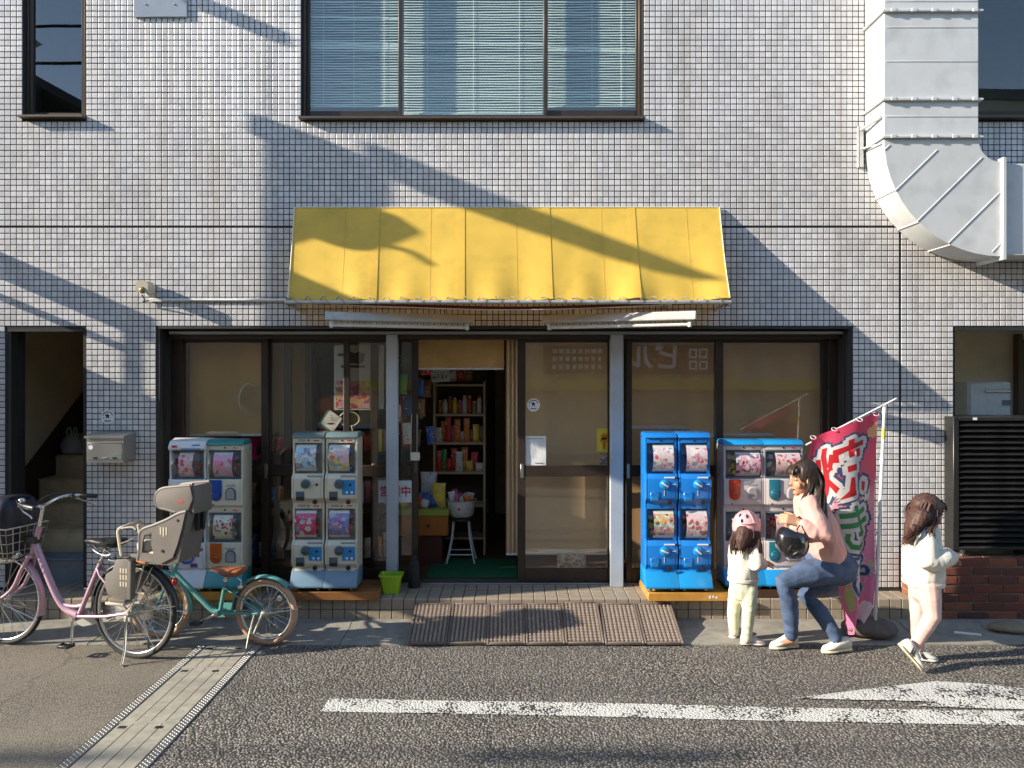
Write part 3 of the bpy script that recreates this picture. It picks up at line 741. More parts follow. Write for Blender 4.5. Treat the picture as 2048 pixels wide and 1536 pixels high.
for k in range(n):
    o = bpy.data.objects.new('slat', sme); COL.objects.link(o); o.parent = lv
    o.location = (0, .008, lz0 + .04 + (lz1-lz0-.085)*k/(n-1) - .5); o.rotation_euler = (rnd.uniform(-.04,.04), rnd.uniform(-.001,.001), 0)
for X in (lx0+.11, lx0+.9):
    part('foot', MB().box(X-.012,X+.012,yl+.05,yl+.09,.5,lz0,.003).box(X-.03,X+.03,yl+.03,yl+.11,.497,.506,.002), M['steel'], lv)
part('name_plate', MB().box(gx(1946,yl),gx(1954,yl),yl-.003,yl-.0005,gz(840,yl),gz(835,yl)), M['white_paint'], lv)
# brick planter
bp_ = thing('brick_planter', 'low planter wall of dark red bricks under the black louvres', 'planter', (3.125, 5.83, 0))
M['mortar'] = pm('mortar', (.22,.20,.18), .95, var=.2, bump=.3); bx_m = [pm('brick_%s' % n_, c, .85, var=.25, scale=14, bump=.4, bscale=60, dirt=.4) for n_, c in (('red',(.17,.05,.03)),('brown',(.13,.045,.03)),('orange',(.24,.08,.04)),('dark',(.085,.04,.034)))]
part('mortar', MB().box(3.131, 5.6, 5.842, 6.024, -.03, .488), M['mortar'], bp_, smooth=0)
part('planter_soil', MB().box(3.3, 5.6, 6.0, 6.3, .2, .40), pm('dark_soil',(.04,.03,.025),.95), bp_)
BW, BHt, BJ = .232, .0595, .010
bmesh_ = []
for k in range(4):
    for hw in (1,.5):
        b_ = MB().box(0, (BW-BJ)*hw if hw == 1 else BW*.5-BJ, 0, .088, 0, BHt, .005); bmesh_.append(to_mesh('brick', b_, bx_m[k], 30))
for r in range(7):
    z = .022 + r*(BHt+BJ); X = 3.125; first = True
    while X < 5.5:
        half = first and r % 2 == 0; kx = rnd.choice([0,0,1,1,2,3])
        o = bpy.data.objects.new('brick', bmesh_[kx*2 + (1 if half else 0)]); COL.objects.link(o); o.parent = bp_
        o.location = (X-3.125, rnd.uniform(-.002,.003), z + rnd.uniform(-.001,.001)); o.rotation_euler = (0, 0, rnd.uniform(-.004,.004))
        X += BW*.5 if half else BW; first = False
    o = bpy.data.objects.new('brick', bmesh_[2*2+1]); COL.objects.link(o); o.parent = bp_; o.location = (-.001, .098, z)
# ------------------------------------------------------------------ awning
M['awning'] = pm('awning_canvas', (.88,.635,.11), .6, var=.08, scale=3.5, dirt=.17, trans=.42, bump=.15, bscale=120)
M['awning_edge'] = pm('awning_piping', (.72,.66,.45), .6)
ya = 5.56; az1, az0 = 3.272, 2.490
aw = thing('shop_awning', 'sloping yellow canvas awning with its laced front pipe over the shop door', 'awning', (0, ya, az0))
xT = (-1.745, 1.665); xB = (-1.665, 1.612)
def awp(u, v, off=0):
    """u along the front 0..1, v down the slope 0..1"""
    X = lerp(lerp(xT[0], xT[1], u), lerp(xB[0], xB[1], u), v)
    seam = (u*5) % 1.0; sag = math.sin(math.pi*seam)*.022*v + .020*math.sin(u*37)*v*v*.5 + .012*math.sin(u*61+1)*v**3 + .010*noise.noise(Vector((u*9,v*2.5,3)))*v
    nrm = Vector((0, -(az1-az0), -(YF-ya))).normalized()
    bel = .035*math.sin(math.pi*v)
    p = Vector((X, lerp(YF-.012, ya, v), lerp(az1, az0, v)))
    return p + Vector((0, .85, -.5)).normalized()*(bel*.4 + sag) + Vector((0,-.857,.514))*off
def sheet(u0, u1, v0, v1, nu, nv, off=0, th=.0012):
    mb = MB(); G = [[awp(lerp(u0,u1,i/nu), lerp(v0,v1,j/nv), off) for i in range(nu+1)] for j in range(nv+1)]
    for sgn in (0, 1):
        base = len(mb.v); d = Vector((0,.857,.514))*(th if sgn else 0)*1.0
        for row in G: mb.v += [tuple(p + Vector((0,.857,-.514))*(th if sgn else 0)) for p in row]
        for j in range(nv):
            for i in range(nu):
                a = base + j*(nu+1)+i; q = (a, a+1, a+nu+2, a+nu+1); mb.f.append(q if not sgn else q[::-1])
        if not sgn: continue
        n0 = base; W = nu+1
        for i in range(nu): mb.f.append((i+1, i, n0+i, n0+i+1)); mb.f.append((nv*W+i, nv*W+i+1, n0+nv*W+i+1, n0+nv*W+i))
        for j in range(nv): mb.f.append((j*W, (j+1)*W, n0+(j+1)*W, n0+j*W)); mb.f.append(((j+1)*W+nu, j*W+nu, n0+j*W+nu, n0+(j+1)*W+nu))
    return mb
for k in range(5):
    p_ = part('canvas_panel', sheet(k/5+.0003, (k+1)/5-.0003, 0, 1, 16, 14), M['awning'], aw, smooth=60)
    if k < 4: part('seam_flap', sheet((k+1)/5-.017, (k+1)/5+.001, .0, 1, 3, 14, .0035, .002), M['awning'], p_, smooth=60)
    part('stitched_seam', sheet(k/5+.12, k/5+.1215, .0, 1, 1, 14, .0015, .001), M['awning'], p_, smooth=60)
for side, u in (('l',0),('r',1)):
    tri = MB().add([awp(u,v/6) for v in range(7)] + [Vector((awp(u,0).x, YF-.012, 2.50))], [(i, i+1, 7) for i in range(6)])
    part('side_panel', tri, M['awning'], aw, smooth=0)
    part('piping', MB().tube([awp(u, v/10) + Vector((0,-.002,0)) for v in range(11)], .005, 6), M['awning_edge'], aw)
part('piping', MB().tube([awp(i/20, 0) + Vector((0,-.003,.001)) for i in range(21)], .005, 6), M['awning_edge'], aw)
zb = az0 - .022; bar = MB().tube([(xB[0]-.02,ya,zb), (xB[1]+.012,ya,zb)], .0145, 12)
M['pipe'] = pm('awning_pipe', (.52,.52,.5), .35, metal=.5, dirt=.3, scale=9)
part('front_pipe', bar, M['pipe'], aw)
part('side_pipe', MB().tube([(xB[0],ya,zb), (xB[0]-.06,YF,zb-.01)], .013, 10).tube([(xB[1],ya,zb), (xB[1]+.03,YF,zb-.01)], .013, 10), M['pipe'], aw)
lr = []; n = 28
for k in range(n*10+1):
    t_ = k/(n*10); a = 2*math.pi*n*t_; lr.append((lerp(xB[0]+.005, xB[1]-.01, t_), ya + .0185*math.cos(a), zb + .013 + .03*math.sin(a)))
part('lacing_rope', MB().tube(lr, .0032, 5), M['rope'], aw)
val = [ (xB[0]+.12, ya+.14, zb+.01), (-.55,ya+.13,zb-.02), (0, ya+.13, zb-.032), (.5,ya+.13,zb-.022), (xB[1]-.15, ya+.14, zb+.01)]
part('furled_valance', MB().tube(spline(val, 6), .014, 8, flat=.8), pm('dark_red_cloth', (.10,.02,.015), .9), aw)
part('loose_cord', MB().tube(spline([(xB[0]+.3,ya+.07,zb-.012),(-.6,ya+.06,zb-.04),(-.1,ya+.06,zb-.052),(.5,ya+.06,zb-.043),(1.2,ya+.07,zb-.012)],6), .0038, 6), M['white_paint'], aw)
kn = MB()
for s in (0,1):
    for k in range(4): kn.tube([(xB[s]+rnd.uniform(-.03,.03), ya+rnd.uniform(-.02,.02), zb+.03), (xB[s]+rnd.uniform(-.03,.06)*(1-2*s), ya+.02, zb-rnd.uniform(.0,.05)), (xB[s]+rnd.uniform(-.05,.08)*(1-2*s), ya+.03, zb-.02)], .005, 5)
part('rope_knot', kn, M['rope'], aw)
# ------------------------------------------------------------------ strip lights under the awning
M['lamp_grey'] = pm('aged_enamel', (.47,.46,.43), .5, dirt=.35)
def strip_light(a, b, label):
    a = Vector(a); b = Vector(b); mid = (a+b)/2; d = b - a; ln_ = d.length; rz = math.atan2(d.y, d.x)
    t = thing('strip_light', label, 'strip light', mid, 'strip lights under the awning', rz); OFF[t.name] = Vector()
    h = ln_/2
    part('housing', MB().prism([(-.05,.0),(-.05,.012),(-.022,.062),(.022,.062),(.05,.012),(.05,0)], -h, h, 'yz'), M['lamp_grey'], t)
    part('reflector', MB().box(-h+.01,h-.01,-.046,.046,-.004,-.0005), M['lamp_grey'], t)
    part('tube', MB().tube([(-h+.05,-.005,-.035),(h-.05,-.005,-.035)], .0145, 12), pm('unlit_tube', (.7,.68,.6), .25), t)
    for s in (-1,1): part('lamp_socket', MB().box(s*(h-.045)-.012, s*(h-.045)+.012, -.024, .014, -.056, -.004, .004), M['white_paint'], t)
    part('hanger', MB().tube([(-h*.6,0,.06),(-h*.6,.01,.16)], .004, 6).tube([(h*.6,0,.06),(h*.6,.01,.16)], .004, 6), M['dark_metal'], t)
strip_light((gx(650,5.56),5.56,2.335), (gx(945,5.9),5.9,2.335), 'unlit strip light under the awning nearer the wall sensor and grey mailbox')
strip_light((gx(1088,5.9),5.9,2.335), (gx(1392,5.5),5.5,2.335), 'unlit strip light under the awning nearer the air duct')
# ------------------------------------------------------------------ mailbox, sensor, plate, stickers
mx0, mx1, my0, mz0, mz1 = -3.313, -3.023, 5.84, 1.247, 1.449
ml = thing('mailbox', 'dented stainless steel mailbox on the tiled pillar', 'mailbox', ((mx0+mx1)/2, YF, mz0))
part('case', MB().prism([(my0,mz0),(my0,mz1),(YF-.001,mz1+.02),(YF-.001,mz0)], mx0, mx1, 'yz'), M['steel'], ml)
part('lid', MB().prism([(my0-.014,mz1-.012),(my0-.014,mz1+.003),(YF-.001,mz1+.03),(YF-.001,mz1+.022),(my0-.004,mz1-.002)], mx0-.012, mx1+.006, 'yz'), M['steel'], ml)
part('flap', MB().box(mx0+.012,mx1-.012,my0-.005,my0-.0005,mz0+.02,mz1-.055,.002), M['steel'], ml)
part('slot_window', MB().box(mx0+.055,mx0+.09,my0-.0062,my0-.0052,mz0+.026,mz0+.042).box(mx1-.085,mx1-.05,my0-.0062,my0-.0052,mz0+.026,mz0+.042), M['black'], ml)
part('latch', MB().tube([(mx0+.125,my0-.007,mz0+.036),(mx0+.165,my0-.007,mz0+.036)], .005, 8), M['chrome'], ml)
part('sticker', MB().lathe([(.018,-.0068),(.018,-.0056)], (mx0+.036,my0,mz0+.118), 16, 'y'), M['paper'], ml)
part('tape_scrap', MB().box(mx1-.07,mx1-.02,my0-.0064,my0-.0054,mz0+.055,mz0+.062), pm('green_tape',(.1,.3,.2),.5), ml)
part('seam', MB().box(mx0+.01,mx1-.01,my0-.007,my0-.0005,mz1-.054,mz1-.049,.001), M['chrome'], ml)
ys_ = 5.88
sn = thing('wall_sensor', 'small cream sensor box on the bare tiles with a thin conduit', 'sensor', (gx(284,ys_), YF, gz(590,ys_)))
part('case', MB().prism([(gx(271,ys_),gz(582,ys_)),(gx(271,ys_),gz(566,ys_)),(gx(277,ys_),gz(561,ys_)),(gx(292,ys_),gz(562,ys_)),(gx(296,ys_),gz(568,ys_)),(gx(296,ys_),gz(587,ys_))], ys_, YF-.03, 'xz'), pm('cream_plastic', (.5,.45,.34), .5, dirt=.3), sn)
part('lens', MB().ell((gx(284,ys_),ys_+.006,gz(580,ys_)), (.028,.02,.028), 12, 8), pm('amber_lens', (.25,.17,.06), .25), sn)
part('bracket', MB().box(gx(278,ys_),gx(290,ys_),YF-.032,YF-.001,gz(588,ys_),gz(564,ys_),.003), M['white_paint'], sn)
part('cable', MB().tube(spline([(gx(276,ys_),ys_+.06,gz(588,ys_)),(gx(277,ys_),YF-.05,gz(597,ys_)),(gx(290,YF),YF-.03,gz(604,YF)),(gx(305,YF),YF-.014,gz(600.5,YF))],6), .005, 6), M['dark_metal'], sn)
part('conduit', MB().tube([(gx(300,YF),YF-.013,gz(600,YF)),(gx(582,YF),YF-.013,gz(600.5,YF))], .0105, 8), M['white_paint'], sn)
part('saddle', MB().box(gx(302,YF),gx(326,YF),YF-.026,YF-.001,gz(604,YF),gz(597,YF),.003), M['white_paint'], sn)
pl = thing('wall_plate', 'flat grey metal plate bolted on the tiles above the sensor', 'plate', (gx(322,YF), YF, gz(37,YF)))
part('plate', MB().box(gx(270,YF),gx(376,YF),YF-.02,YF-.001,gz(36,YF),5.45,.003), pm('blue_grey_paint', (.26,.30,.36), .45), pl)
for q_ in (293,350): part('bolt', MB().lathe([(.007,-.026),(.007,-.0195)], (gx(q_,YF),YF,gz(11,YF)), 8, 'y'), M['chrome'], pl)
def dog_sticker(px, py, y, r, label):
    X, Z = gx(px,y), gz(py,y)
    t = thing('dog_sticker', label, 'sticker', (X, y, Z))
    part('disc', MB().lathe([(r,-.0012),(r,0)], (X,y,Z), 32, 'y'), M['paper'], t)
    arc = [(X + r*.8*math.cos(a), Z + r*.8*math.sin(a)) for a in np.linspace(R(18),R(162),16)]; arc2 = [(X + r*.68*math.cos(a), Z + r*.68*math.sin(a)) for a in np.linspace(R(162),R(18),16)]
    part('arc', MB().prism(arc+arc2, y-.0022, y-.0013, 'xz'), M['ink'], t, smooth=0)
    dg_ = [(-.32,.38),(-.22,.24),(-.05,.3),(.16,.24),(.26,.08),(.18,-.06),(.24,-.3),(.1,-.3),(.04,-.12),(-.06,-.12),(-.14,-.3),(-.28,-.3),(-.2,-.05),(-.26,.08),(-.4,.16)]
    part('dog_shape', MB().prism([(X+a*r, Z+b*r+.1*r) for a,b in dg_], y-.0022, y-.0013, 'xz'), M['ink'], t, smooth=0)
    bl = MB()
    for k in range(4): bl.lathe([(r*.12,-.0022),(r*.12,-.0013)], (X+(-.36+.24*k)*r, y, Z-.62*r+.06*r*abs(k-1.5)), 10, 'y')
    part('print', bl.lathe([(r*.09,-.0022),(r*.09,-.0013)], (X,y,Z+.55*r), 10, 'y').lathe([(r*.09,-.0022),(r*.09,-.0013)], (X-.62*r,y,Z-.12*r), 10, 'y'), pm('grey_print', (.12,.13,.14), .6), t, kind='stuff')
dog_sticker(215.5, 834, YF-.001, .056, 'round white dog sticker on the tiles above the mailbox')
dog_sticker(1067, 810, Y1-.002, .054, 'round white dog sticker on the glass door')

# odds and ends on the ground by the planter
scr = MB().tube([(gx(1908,5.55),5.55,.022),(gx(1962,5.50),5.50,.02)], .011, 8)
single('pipe_scrap', scr, M['white_paint'], 'short white pipe scrap lying in the gutter by the brick planter', 'pipe')
st2 = MB().ell((0,0,0), (.17,.09,.04), 18, 10); st2.v = [tuple(Vector(p)*(1+.18*noise.noise(Vector(p)*11))) for p in st2.v]; st2.shift((gx(2025,5.6),5.60,.045))
single('flat_stone', st2, pm('brown_stone', (.24,.20,.14), .9, var=.3, bump=.6), 'flat brown stone in the gutter below the brick planter', 'stone', smooth=60)
# ------------------------------------------------------------------ papers on the doors
def card(name, x0, x1, y0p, y1p, D, mat, label, cat, th=.0012, rz=0, group=None, extra=None):
    t = thing(name, label, cat, ((gx(x0,D)+gx(x1,D))/2, D, (gz(y1p,D)+gz(y0p,D))/2), group); 
    wd, ht = (gx(x1,D)-gx(x0,D))/2, (gz(y0p,D)-gz(y1p,D))/2; OFF[t.name] = Vector()
    nu = 6; mb = MB(); G = [[(lerp(-wd,wd,i/nu), .0015*math.sin(i*1.3+j), lerp(ht,-ht,j/nu)) for i in range(nu+1)] for j in range(nu+1)]
    for row in G: mb.v += row
    W = nu+1; mb.v += [(p[0],p[1]+th,p[2]) for p in mb.v[:W*W]]
    for j in range(nu):
        for i in range(nu):
            a = j*W+i; mb.f.append((a,a+1,a+W+1,a+W)); b = a + W*W; mb.f.append((b,b+W,b+W+1,b+1))
    for i in range(nu):
        mb.f += [(i,i+W*W,i+1+W*W,i+1), (nu*W+i,nu*W+i+1,nu*W+i+1+W*W,nu*W+i+W*W), (i*W,(i+1)*W,(i+1)*W+W*W,i*W+W*W), (i*W+nu,i*W+nu+W*W,(i+1)*W+nu+W*W,(i+1)*W+nu)]
    part('sheet', mb, mat, t, smooth=60); t.rotation_euler = (0, rz, 0)
    if extra: extra(t, wd, ht)
    return t
yi = 6.345                                # just behind the glass
def notice(t, w_, h):
    mb = MB()
    for k, c in enumerate((-.62,-.42,-.2,.3,.45)):
        ln_ = (.9,.85,.8,.35,.3)[k]
        n = int(18*ln_)
        for i in range(n): z = h*(.62 - ln_*1.35*i/n); mb.box(c*w_-.0022*(1+.4*math.sin(i*k+i)), c*w_+.0024, -.0035, -.0025, z-.0022, z)
    for i in range(16): mb.box(w_*(-.8+i*.1), w_*(-.8+i*.1+.06), -.0035, -.0025, h*.8, h*.8+.005)
    for i in range(7): mb.box(w_*(-.1+i*.12), w_*(-.1+i*.12+.08), -.0035, -.0025, -h*.86, -h*.86+.006)
    part('print', mb, pm('grey_ink', (.06,.06,.08), .6), t, smooth=0)
card('notice_sheet', 1051, 1092, 872, 931, Y1-.004, M['paper'], 'white notice with columns of small print on the glass door', 'notice', extra=notice)
def bear(t, w_, h):
    part('picture', MB().lathe([(w_*.5,-.0036),(w_*.5,-.0026)], (w_*.1,0,h*.3), 16, 'y').prism([(-.3*w_,.2*h),(-.55*w_,-.1*h),(-.2*w_,-.2*h),(-.15*w_,-.8*h),(.3*w_,-.8*h),(.35*w_,-.2*h),(.7*w_,-.05*h),(.45*w_,.2*h)], -.0036, -.0026, 'xz'), pm('orange_print', (.5,.17,.02), .4, var=.5, scale=60), t)
card('yellow_poster', 1194, 1220.5, 857, 903, Y1-.004, pm('yellow_poster', (.62,.5,.04), .4, var=.2, scale=30), 'small yellow poster at the edge of the glass door beside the grey post', 'poster', extra=bear)
card('photo_card', 1200, 1220.5, 907, 929, Y1-.004, printmat('photo_card', (.4,.38,.36), [(.1,.08,.08),(.3,.2,.16),(.06,.07,.1)], 60, .8), 'small dark photo card below the yellow poster', 'card')
card('snack_leaflet', 1114, 1172, 1108, 1142, yi+.02, printmat('leaflet', (.55,.5,.35), [(.5,.3,.05),(.2,.35,.4),(.5,.12,.12),(.6,.55,.5)], 45, .8), 'colourful leaflet standing low behind the glass door', 'leaflet')
def blob(t, w_, h):
    mb = MB().prism([(-.78*w_,.66*h),(-.78*w_,.74*h),(.7*w_,.74*h),(.7*w_,.66*h)], -.004, -.003, 'xz').prism([(-.62*w_,.3*h),(-.62*w_,.38*h),(.7*w_,.38*h),(.7*w_,.3*h)], -.004, -.003, 'xz')
    a = [(-.1+.36*math.cos(q)*1.0, .62+.17*math.sin(q)) for q in np.linspace(0, 2*math.pi, 15)[:-1]]; b = [(.36+.30*math.cos(q), .60+.19*math.sin(q)) for q in np.linspace(0, 2*math.pi, 15)[:-1]]
    mb.prism([(p*w_,q*h) for p,q in a], -.0052, -.0042, 'xz').prism([(p*w_,q*h) for p,q in b], -.0064, -.0054, 'xz').prism([(-.45*w_,.44*h),(-.4*w_,.64*h),(.6*w_,.66*h),(.58*w_,.47*h),(.4*w_,.43*h)], -.0076, -.0066, 'xz')
    part('brush_mark', mb, pm('charcoal_ink', (.045,.05,.055), .7), t, smooth=0)
    part('picture', MB().box(-.9*w_, .96*w_, -.004, -.003, -.94*h, -.1*h), printmat('pink_picture', (.62,.42,.45), [(.6,.3,.36),(.55,.45,.2),(.35,.12,.3),(.7,.55,.55),(.5,.08,.06)], 26, .85), t)
card('shop_poster', 668, 741, 690, 820, yi-.005, pm('pale_poster', (.55,.62,.62), .5), 'tall pale poster with black brush marks above a pink picture', 'poster', extra=blob)
card('price_strip', 757, 768, 690, 818, yi+.03, M['paper'], 'narrow white strip hanging beside the tall poster', 'paper strip')
def memo(t, w_, h):
    mb = MB()
    for i in range(5): mb.box(-.5*w_+i*.2*w_, -.4*w_+i*.2*w_, -.004, -.003, h*(.5-.2*(i%3)), h*(.6-.2*(i%3)))
    part('print', mb.prism([(-.3*w_,-.5*h),(.4*w_,.0),(.45*w_,-.1*h),(-.2*w_,-.62*h)], -.004, -.003, 'xz'), M['ink'], t, smooth=0)
    part('backing', MB().box(-1.25*w_,.8*w_,.003,.006,-1.3*h,.9*h,.002), pm('green_card', (.10,.26,.2), .6), t)
card('memo_card', 648, 678, 826, 858, yi, M['paper'], 'tilted white memo on a green card below the tall poster', 'memo', rz=.6, extra=memo)
def opensign(t, w_, h):
    mb = MB(); lettering(mb, '営業中', .098, (.004,-.004,-.004), offset=.012, sx=.9); part('lettering', mb, M['red_ink'], t, smooth=0)
card('open_sign', 757, 823, 961, 1005, 6.238, pm('sign_board', (.60,.64,.66), .5), 'pale sign with 営業中 in red behind the grey post', 'sign', extra=opensign)
def mark(t, w_, h):
    part('red_mark', MB().prism([(-.6*w_,0),(-.2*w_,.35*h),(.2*w_,.1*h),(.5*w_,.25*h),(.3*w_,-.35*h),(-.3*w_,-.3*h)], -.004, -.003, 'xz'), M['red_ink'], t, smooth=0)
    mb = MB()
    for i in range(6): mb.box(w_*(-.6+i*.2), w_*(-.6+i*.2+.13), -.004, -.003, h*.7, h*.82)
    for i in range(3): mb.box(w_*(.1+i*.2), w_*(.1+i*.2+.13), -.004, -.003, -h*.75, -h*.6)
    part('print', mb, M['ink'], t, smooth=0)
card('card_sticker', 795, 820, 934, 952, Y1-.003, M['paper'], 'small white sticker with a red mark above the red lettered sign', 'sticker', extra=mark)
# round paper net (a ring on a frame) on the left door
yn = yi + .01; rn = thing('ring_net', 'round net in a thin white hoop below the tall poster', 'net', (gx(700,yn), yn, gz(862,yn)))
C = Vector((gx(699,yn), yn, gz(838,yn)))
part('hoop', MB().tube([C + Vector((.085*math.cos(a),0,.062*math.sin(a))) for a in np.linspace(0,2*math.pi,25)[:-1]], .006, 6, closed=True), M['white_paint'], rn)
net = MB()
for k in range(-4,5):
    x = k*.018; hz = .06*math.sqrt(max(0,1-(x/.083)**2)); net.tube([C+Vector((x,0,-hz)), C+Vector((x,0,hz))], .0012, 4)
    z = k*.014; hx = .083*math.sqrt(max(0,1-(z/.061)**2)); net.tube([C+Vector((-hx,0.001,z)), C+Vector((hx,0.001,z))], .0012, 4)
part('mesh', net, M['steel'], rn, kind='stuff')
part('handle', MB().tube([C+Vector((.02,0,-.06)), C+Vector((.05,.01,-.2))], .008, 6), M['white_paint'], rn)
# plastic lock on the left edge of the door opening
lk = thing('door_lock', 'cream plastic lock box on the edge of the open door', 'lock', (gx(830,6.24), 6.24, gz(913,6.24)))
part('case', MB().box(gx(821,6.24),gx(840,6.24),6.215,6.244,gz(921,6.24),gz(904,6.24),.006), pm('cream_lock', (.62,.60,.5), .35), lk)
part('guide_wire', MB().tube([(gx(822,6.24),6.236,gz(905,6.24)),(gx(823.5,6.24),6.236,gz(828,6.24))], .0035, 6).tube([(gx(834,6.24),6.236,gz(905,6.24)),(gx(834.5,6.24),6.236,gz(828,6.24))], .0035, 6), M['chrome'], lk)
part('key_plate', MB().box(gx(828,6.24),gx(834,6.24),6.232,6.245,gz(946,6.24),gz(922,6.24),.002), M['bronze_light'], lk)
# ------------------------------------------------------------------ screens and curtains inside
M['screen'] = pm('beige_screen', (.64,.43,.23), .8, var=.08, scale=2, trans=.12); M['screen2'] = pm('pale_screen', (.68,.50,.30), .8, var=.08, scale=2, trans=.12)
M['screen_brown'] = pm('amber_screen', (.72,.46,.17), .8, var=.12, scale=2, trans=.15)
def screen(x0, x1, y0p, y1p, D, mat, label, folds=0, name='roll_screen', bar=True):
    X0, X1, Z1, Z0 = gx(x0,D), gx(x1,D), gz(y0p,D), gz(y1p,D)
    t = thing(name, label, 'screen' if name == 'roll_screen' else 'curtain', ((X0+X1)/2, D, Z0)); n = 40; mb = MB(); pts = []
    for i in range(n+1):
        x = lerp(X0,X1,i/n); pts.append((x, D + (.014*math.sin(folds*2*math.pi*i/n) if folds else .003*math.sin(i*.5))))
    mb.prism([(p[0], p[1]) for p in pts] + [(p[0], p[1]+.003) for p in reversed(pts)], Z0, Z1, 'xy')
    part('cloth', mb, mat, t, smooth=60)
    if bar: part('bottom_bar', MB().box(X0,X1,D-.006,D+.009,Z0-.02,Z0+.0,.004), M['white_paint'], t)
    return t
ysn = 6.42
screen(372, 527, 676, 868, ysn, M['screen_brown'], 'amber roll screen behind the first pane beside the tiled pillar')
screen(540, 622, 676, 880, 6.62, M['screen'], 'narrow beige screen behind the door next to the amber screen', bar=False)
screen(1046, 1222, 676, 1105, ysn, M['screen2'], 'pale beige screen behind the glass door with the white notice')
screen(1252, 1432, 676, 1180, ysn, M['screen'], 'beige screen behind the blue capsule machines')
screen(1438, 1650, 676, 1180, ysn+.03, M['screen'], 'beige screen behind the white capsule machines')
screen(836, 1008, 668, 735, 6.44, pm('amber_board', (.76,.48,.19), .7, trans=.2), 'short amber screen across the top of the open doorway', bar=True)
screen(1012, 1036, 668, 1106, 6.40, M['screen2'], 'narrow folded pale curtain at the edge of the open doorway', 3, 'folded_curtain')
pb = thing('plastic_bag', 'clear plastic bag with a shiny rim hanging before the amber screen', 'bag', (gx(500,6.38), 6.38, gz(845,6.38)))
cb_ = Vector((gx(503,6.385), 6.385, gz(800,6.385)))
part('film', MB().ell(cb_, (.105,.02,.15), 20, 12), M['clear_plastic'], pb)
part('rim', MB().tube([cb_+Vector((-.1*math.cos(a),-.018,.145*math.sin(a))) for a in np.linspace(-.7,1.5,14)], [.002+.006*math.sin(math.pi*i/13) for i in range(14)], 6), M['white_paint'], pb)
# ------------------------------------------------------------------ goods inside
cols = {'red':(.6,.04,.03),'orange':(.72,.22,.03),'yellow':(.75,.55,.05),'green':(.10,.34,.09),'blue':(.04,.12,.4),'pink':(.6,.16,.3),'white':(.75,.73,.68),'brown':(.36,.17,.07),'magenta':(.5,.01,.16)}
PK = {}
for k, c in cols.items():
    o2 = list(cols.values()); PK[k] = printmat('print_'+k, c, [shade(c,.5), o2[(hash_ := len(k)) % 8], (.65,.62,.55)], 55, .45)
M['lid'] = pm('lid_plastic', (.5,.05,.04), .4)
def jar(loc, r, h, colr, lab, grp, lidc):
    t = thing('sweet_jar', lab, 'jar', loc, grp); OFF[t.name] = Vector()
    part('jar_body', MB().lathe([(r*.9,0),(r,.006),(r,h*.72),(r*.8,h*.84),(r*.62,h*.86)], n=12), PK[colr], t)
    part('lid', MB().lathe([(r*.68,h*.86),(r*.68,h*.98),(r*.6,h)], n=12), PK[lidc], t)
def packet(loc, w_, h, d, colr, lab, grp, rz=0, ry=0):
    mb = MB(); rings = []
    for (z, s, wd) in ((0,.06,1),(.04,.08,1),(.12,.6,.96),(.35,1,.94),(.65,1,.94),(.88,.6,.96),(.96,.08,1),(1,.06,1)):
        rings.append([(w_/2*wd*math.copysign(abs(math.cos(a))**.5, math.cos(a)), d/2*s*math.copysign(abs(math.sin(a))**.7, math.sin(a)), z*h) for a in np.linspace(0,2*math.pi,13)[:-1]])
    mb.loft(rings)
    o = single('snack_packet', mb, PK[colr], lab, 'packet', grp, loc=(0,0,0), smooth=50); o.location = loc; o.rotation_euler = (0, ry, rz); return o
ysh = 7.2
sh = thing('bookcase', 'tall pale bookcase stacked with jars and packets inside the doorway', 'bookcase', (gx(918,ysh), ysh, ZS))
sx0, sx1 = gx(866,ysh), gx(971,ysh)
M['pale_wood'] = pm('pale_wood', (.52,.41,.25), .6, var=.15)
for X in (sx0, sx1-.022): part('side_panel', MB().box(X, X+.022, ysh, ysh+.28, ZS+.012, gz(762,ysh),.003), M['pale_wood'], sh)
part('back_panel', MB().box(sx0+.023, sx1-.023, ysh+.27, ysh+.28, ZS+.1, gz(764,ysh)), pm('dark_back', (.08,.05,.03), .8), sh)
lev = [gz(p, ysh) for p in (768, 828, 885, 944, 1010, 1075)]
for z in lev: part('shelf', MB().box(sx0+.023, sx1-.023, ysh+.004, ysh+.268, z-.022, z,.003), M['pale_wood'], sh)
ORD = ['first','second','third','fourth','fifth','sixth','seventh','eighth','ninth','tenth','eleventh']
desc = {1:'top shelf of the bookcase', 2:'second shelf of the bookcase', 3:'third shelf of the bookcase'}
for k in range(9):
    X = lerp(sx0+.062, sx1-.062, k/8); jar((X, ysh+.07+rnd.uniform(0,.03), lev[1]), .0225+.003*(k%2), rnd.uniform(.12,.21), ['brown','white','brown','yellow','pink','white','red','brown','white'][k], ORD[k] + ' jar from the left on the highest goods shelf of the bookcase', 'jars on the highest bookcase shelf', ['yellow','white','red','white','brown','white','yellow','white','red'][k])
for k in range(10):
    X = lerp(sx0+.05, sx1-.05, k/9); packet((X, ysh+.07+.04*(k%2), lev[2]), .062, [.14,.2,.25,.16,.22,.10,.23,.12,.17,.15][k], .04, ['white','orange','red','pink','orange','white','orange','brown','yellow','brown'][k], ORD[k] + ' packet from the left on the middle goods shelf of the bookcase', 'packets on the middle bookcase shelf', rnd.uniform(-.2,.2))
for k in range(9):
    X = lerp(sx0+.05, sx1-.06, k/8); packet((X, ysh+.07+.04*(k%2), lev[3]), .055 if k < 3 else .075, [.2,.21,.12,.22,.19,.23,.10,.18,.08][k], .05, ['red','green','red','red','white','orange','yellow','red','white'][k], ORD[k] + ' packet from the left on the lowest full shelf of the bookcase', 'packets on the lower bookcase shelf', rnd.uniform(-.2,.2))
